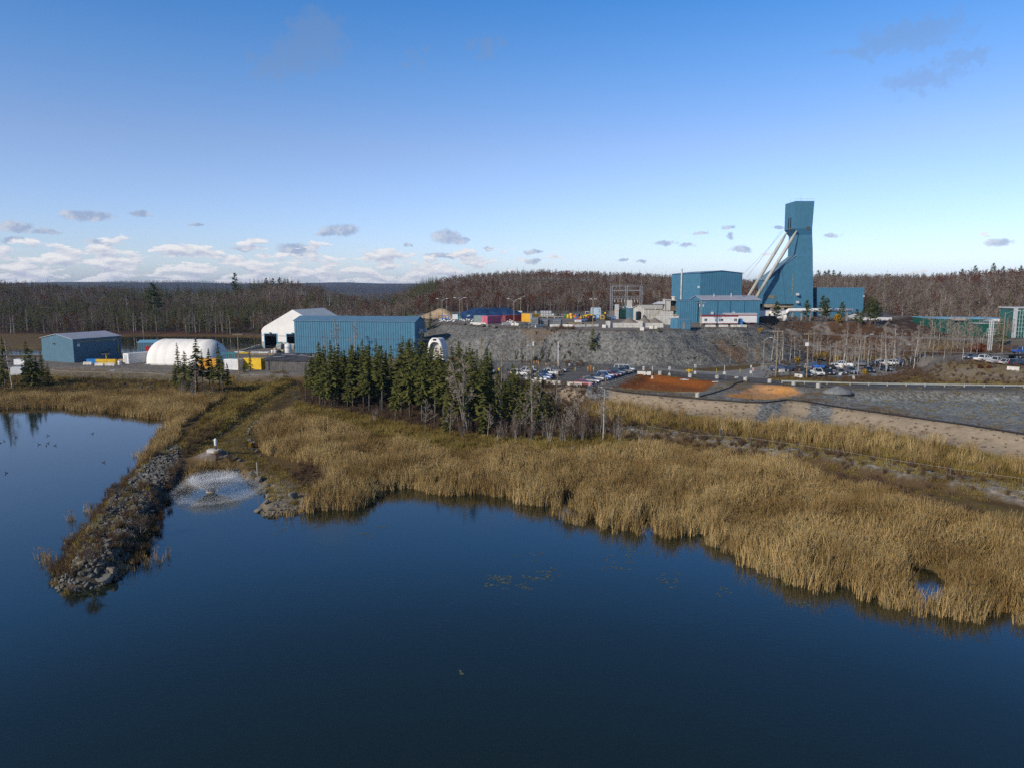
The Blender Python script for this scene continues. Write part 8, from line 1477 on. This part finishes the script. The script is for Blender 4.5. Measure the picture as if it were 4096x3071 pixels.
for i, (u, v) in enumerate([(3, 1771), (18, 1764), (65, 1749), (158, 1777), (185, 1782), (191, 1772), (218, 1782), (194, 1742), (368, 1734), (27, 1891), (413, 1849), (434, 1960)]):
    x, y = P(u, v, 0); t = thing('duck', ['small dark duck swimming on the open west pond', 'lone dark duck trailing a wake before the reeds', 'dark duck alone far out on the west pond', 'single dark duck in the middle of the west pond', 'dark duck close beside the jetty'][0 if i < 8 else i-7], 'duck', (x, y, 0), U(0, 6.28), 'ducks on the west pond' if i < 8 else None); link('body', DM, t); link('bill', BM_, t); t.scale = (.8, .8, .8)
# lily pads and drift
lp = [(U(1935, 2060)+k*0, 0) for k in range(0)]; LL = []
for (u, v, du, dv, n) in [(2000, 2320, 60, 22, 34), (2150, 2300, 90, 22, 34), (2100, 2345, 30, 8, 10), (2480, 2250, 60, 35, 22), (2560, 2210, 40, 20, 10), (1470, 2135, 20, 8, 8), (1530, 2105, 20, 8, 8), (2660, 2320, 70, 30, 16), (3080, 2330, 60, 40, 16), (3200, 2420, 40, 30, 12), (2520, 2180, 40, 14, 10), (1130, 2125, 30, 10, 6), (1840, 2690, 8, 4, 2), (2680, 2580, 8, 4, 2), (2130, 2220, 40, 20, 10), (2900, 2360, 30, 20, 6)]:
    for k in range(n): LL.append(P(random.gauss(u, du*.6), random.gauss(v, dv*.6), 0))
pad_m = []
for i in range(3):
    random.seed(950+i); tb = TB()
    for k in range(3):
        cx, cy, r = U(-.3, .3), U(-.3, .3), U(.07, .14); c = Vector((cx, cy, .012+.002*k)); ring = [c+Vector((r*math.cos(a), r*math.sin(a), 0)) for a in np.linspace(.3, 2*PI-.1, 8)]
        for p_, q_ in zip(ring, ring[1:]): tb.tri(c, p_, q_)
    pad_m.append(tb.mesh('pad', pm('lily_pad', (.11, .12, .06), .6, .3, 2)))
LA = np.array(LL); keep_z = ground_z(LA[:, 0], LA[:, 1]); LA = LA[(keep_z < -.3) & (np.arange(len(LA)) % 5 < 3)]
me = None; o = scatter('lily_pads', 'small drifting lily pads on the open pond', pad_m, LA, (.7, 1.2))
if o: o.data.vertices.foreach_set('co', np.column_stack([LA, np.zeros(len(LA))]).astype(np.float32).ravel())
# ------------------------------------------------------------------ the air
hm, t = newmat('haze_air'); pv = t.node('ShaderNodeVolumePrincipled'); pv.inputs['Color'].default_value = (.50, .70, 1, 1); pv.inputs['Density'].default_value = HAZE if 'HAZE' in globals() else .00007; pv.inputs['Anisotropy'].default_value = .2
hm.cycles.homogeneous_volume = True; o = t.node('ShaderNodeOutputMaterial'); t.l.new(pv.outputs[0], o.inputs['Volume'])
zmin = float(zz.min())-1.5; zmax = max(float(zz.max())+26, 75.0)
m = MB(); m.box(-5600, 5600, -4200, 6000, zmin, zmax); tag(m.build('haze', hm), 'thin blue autumn haze over the land', kind='stuff')
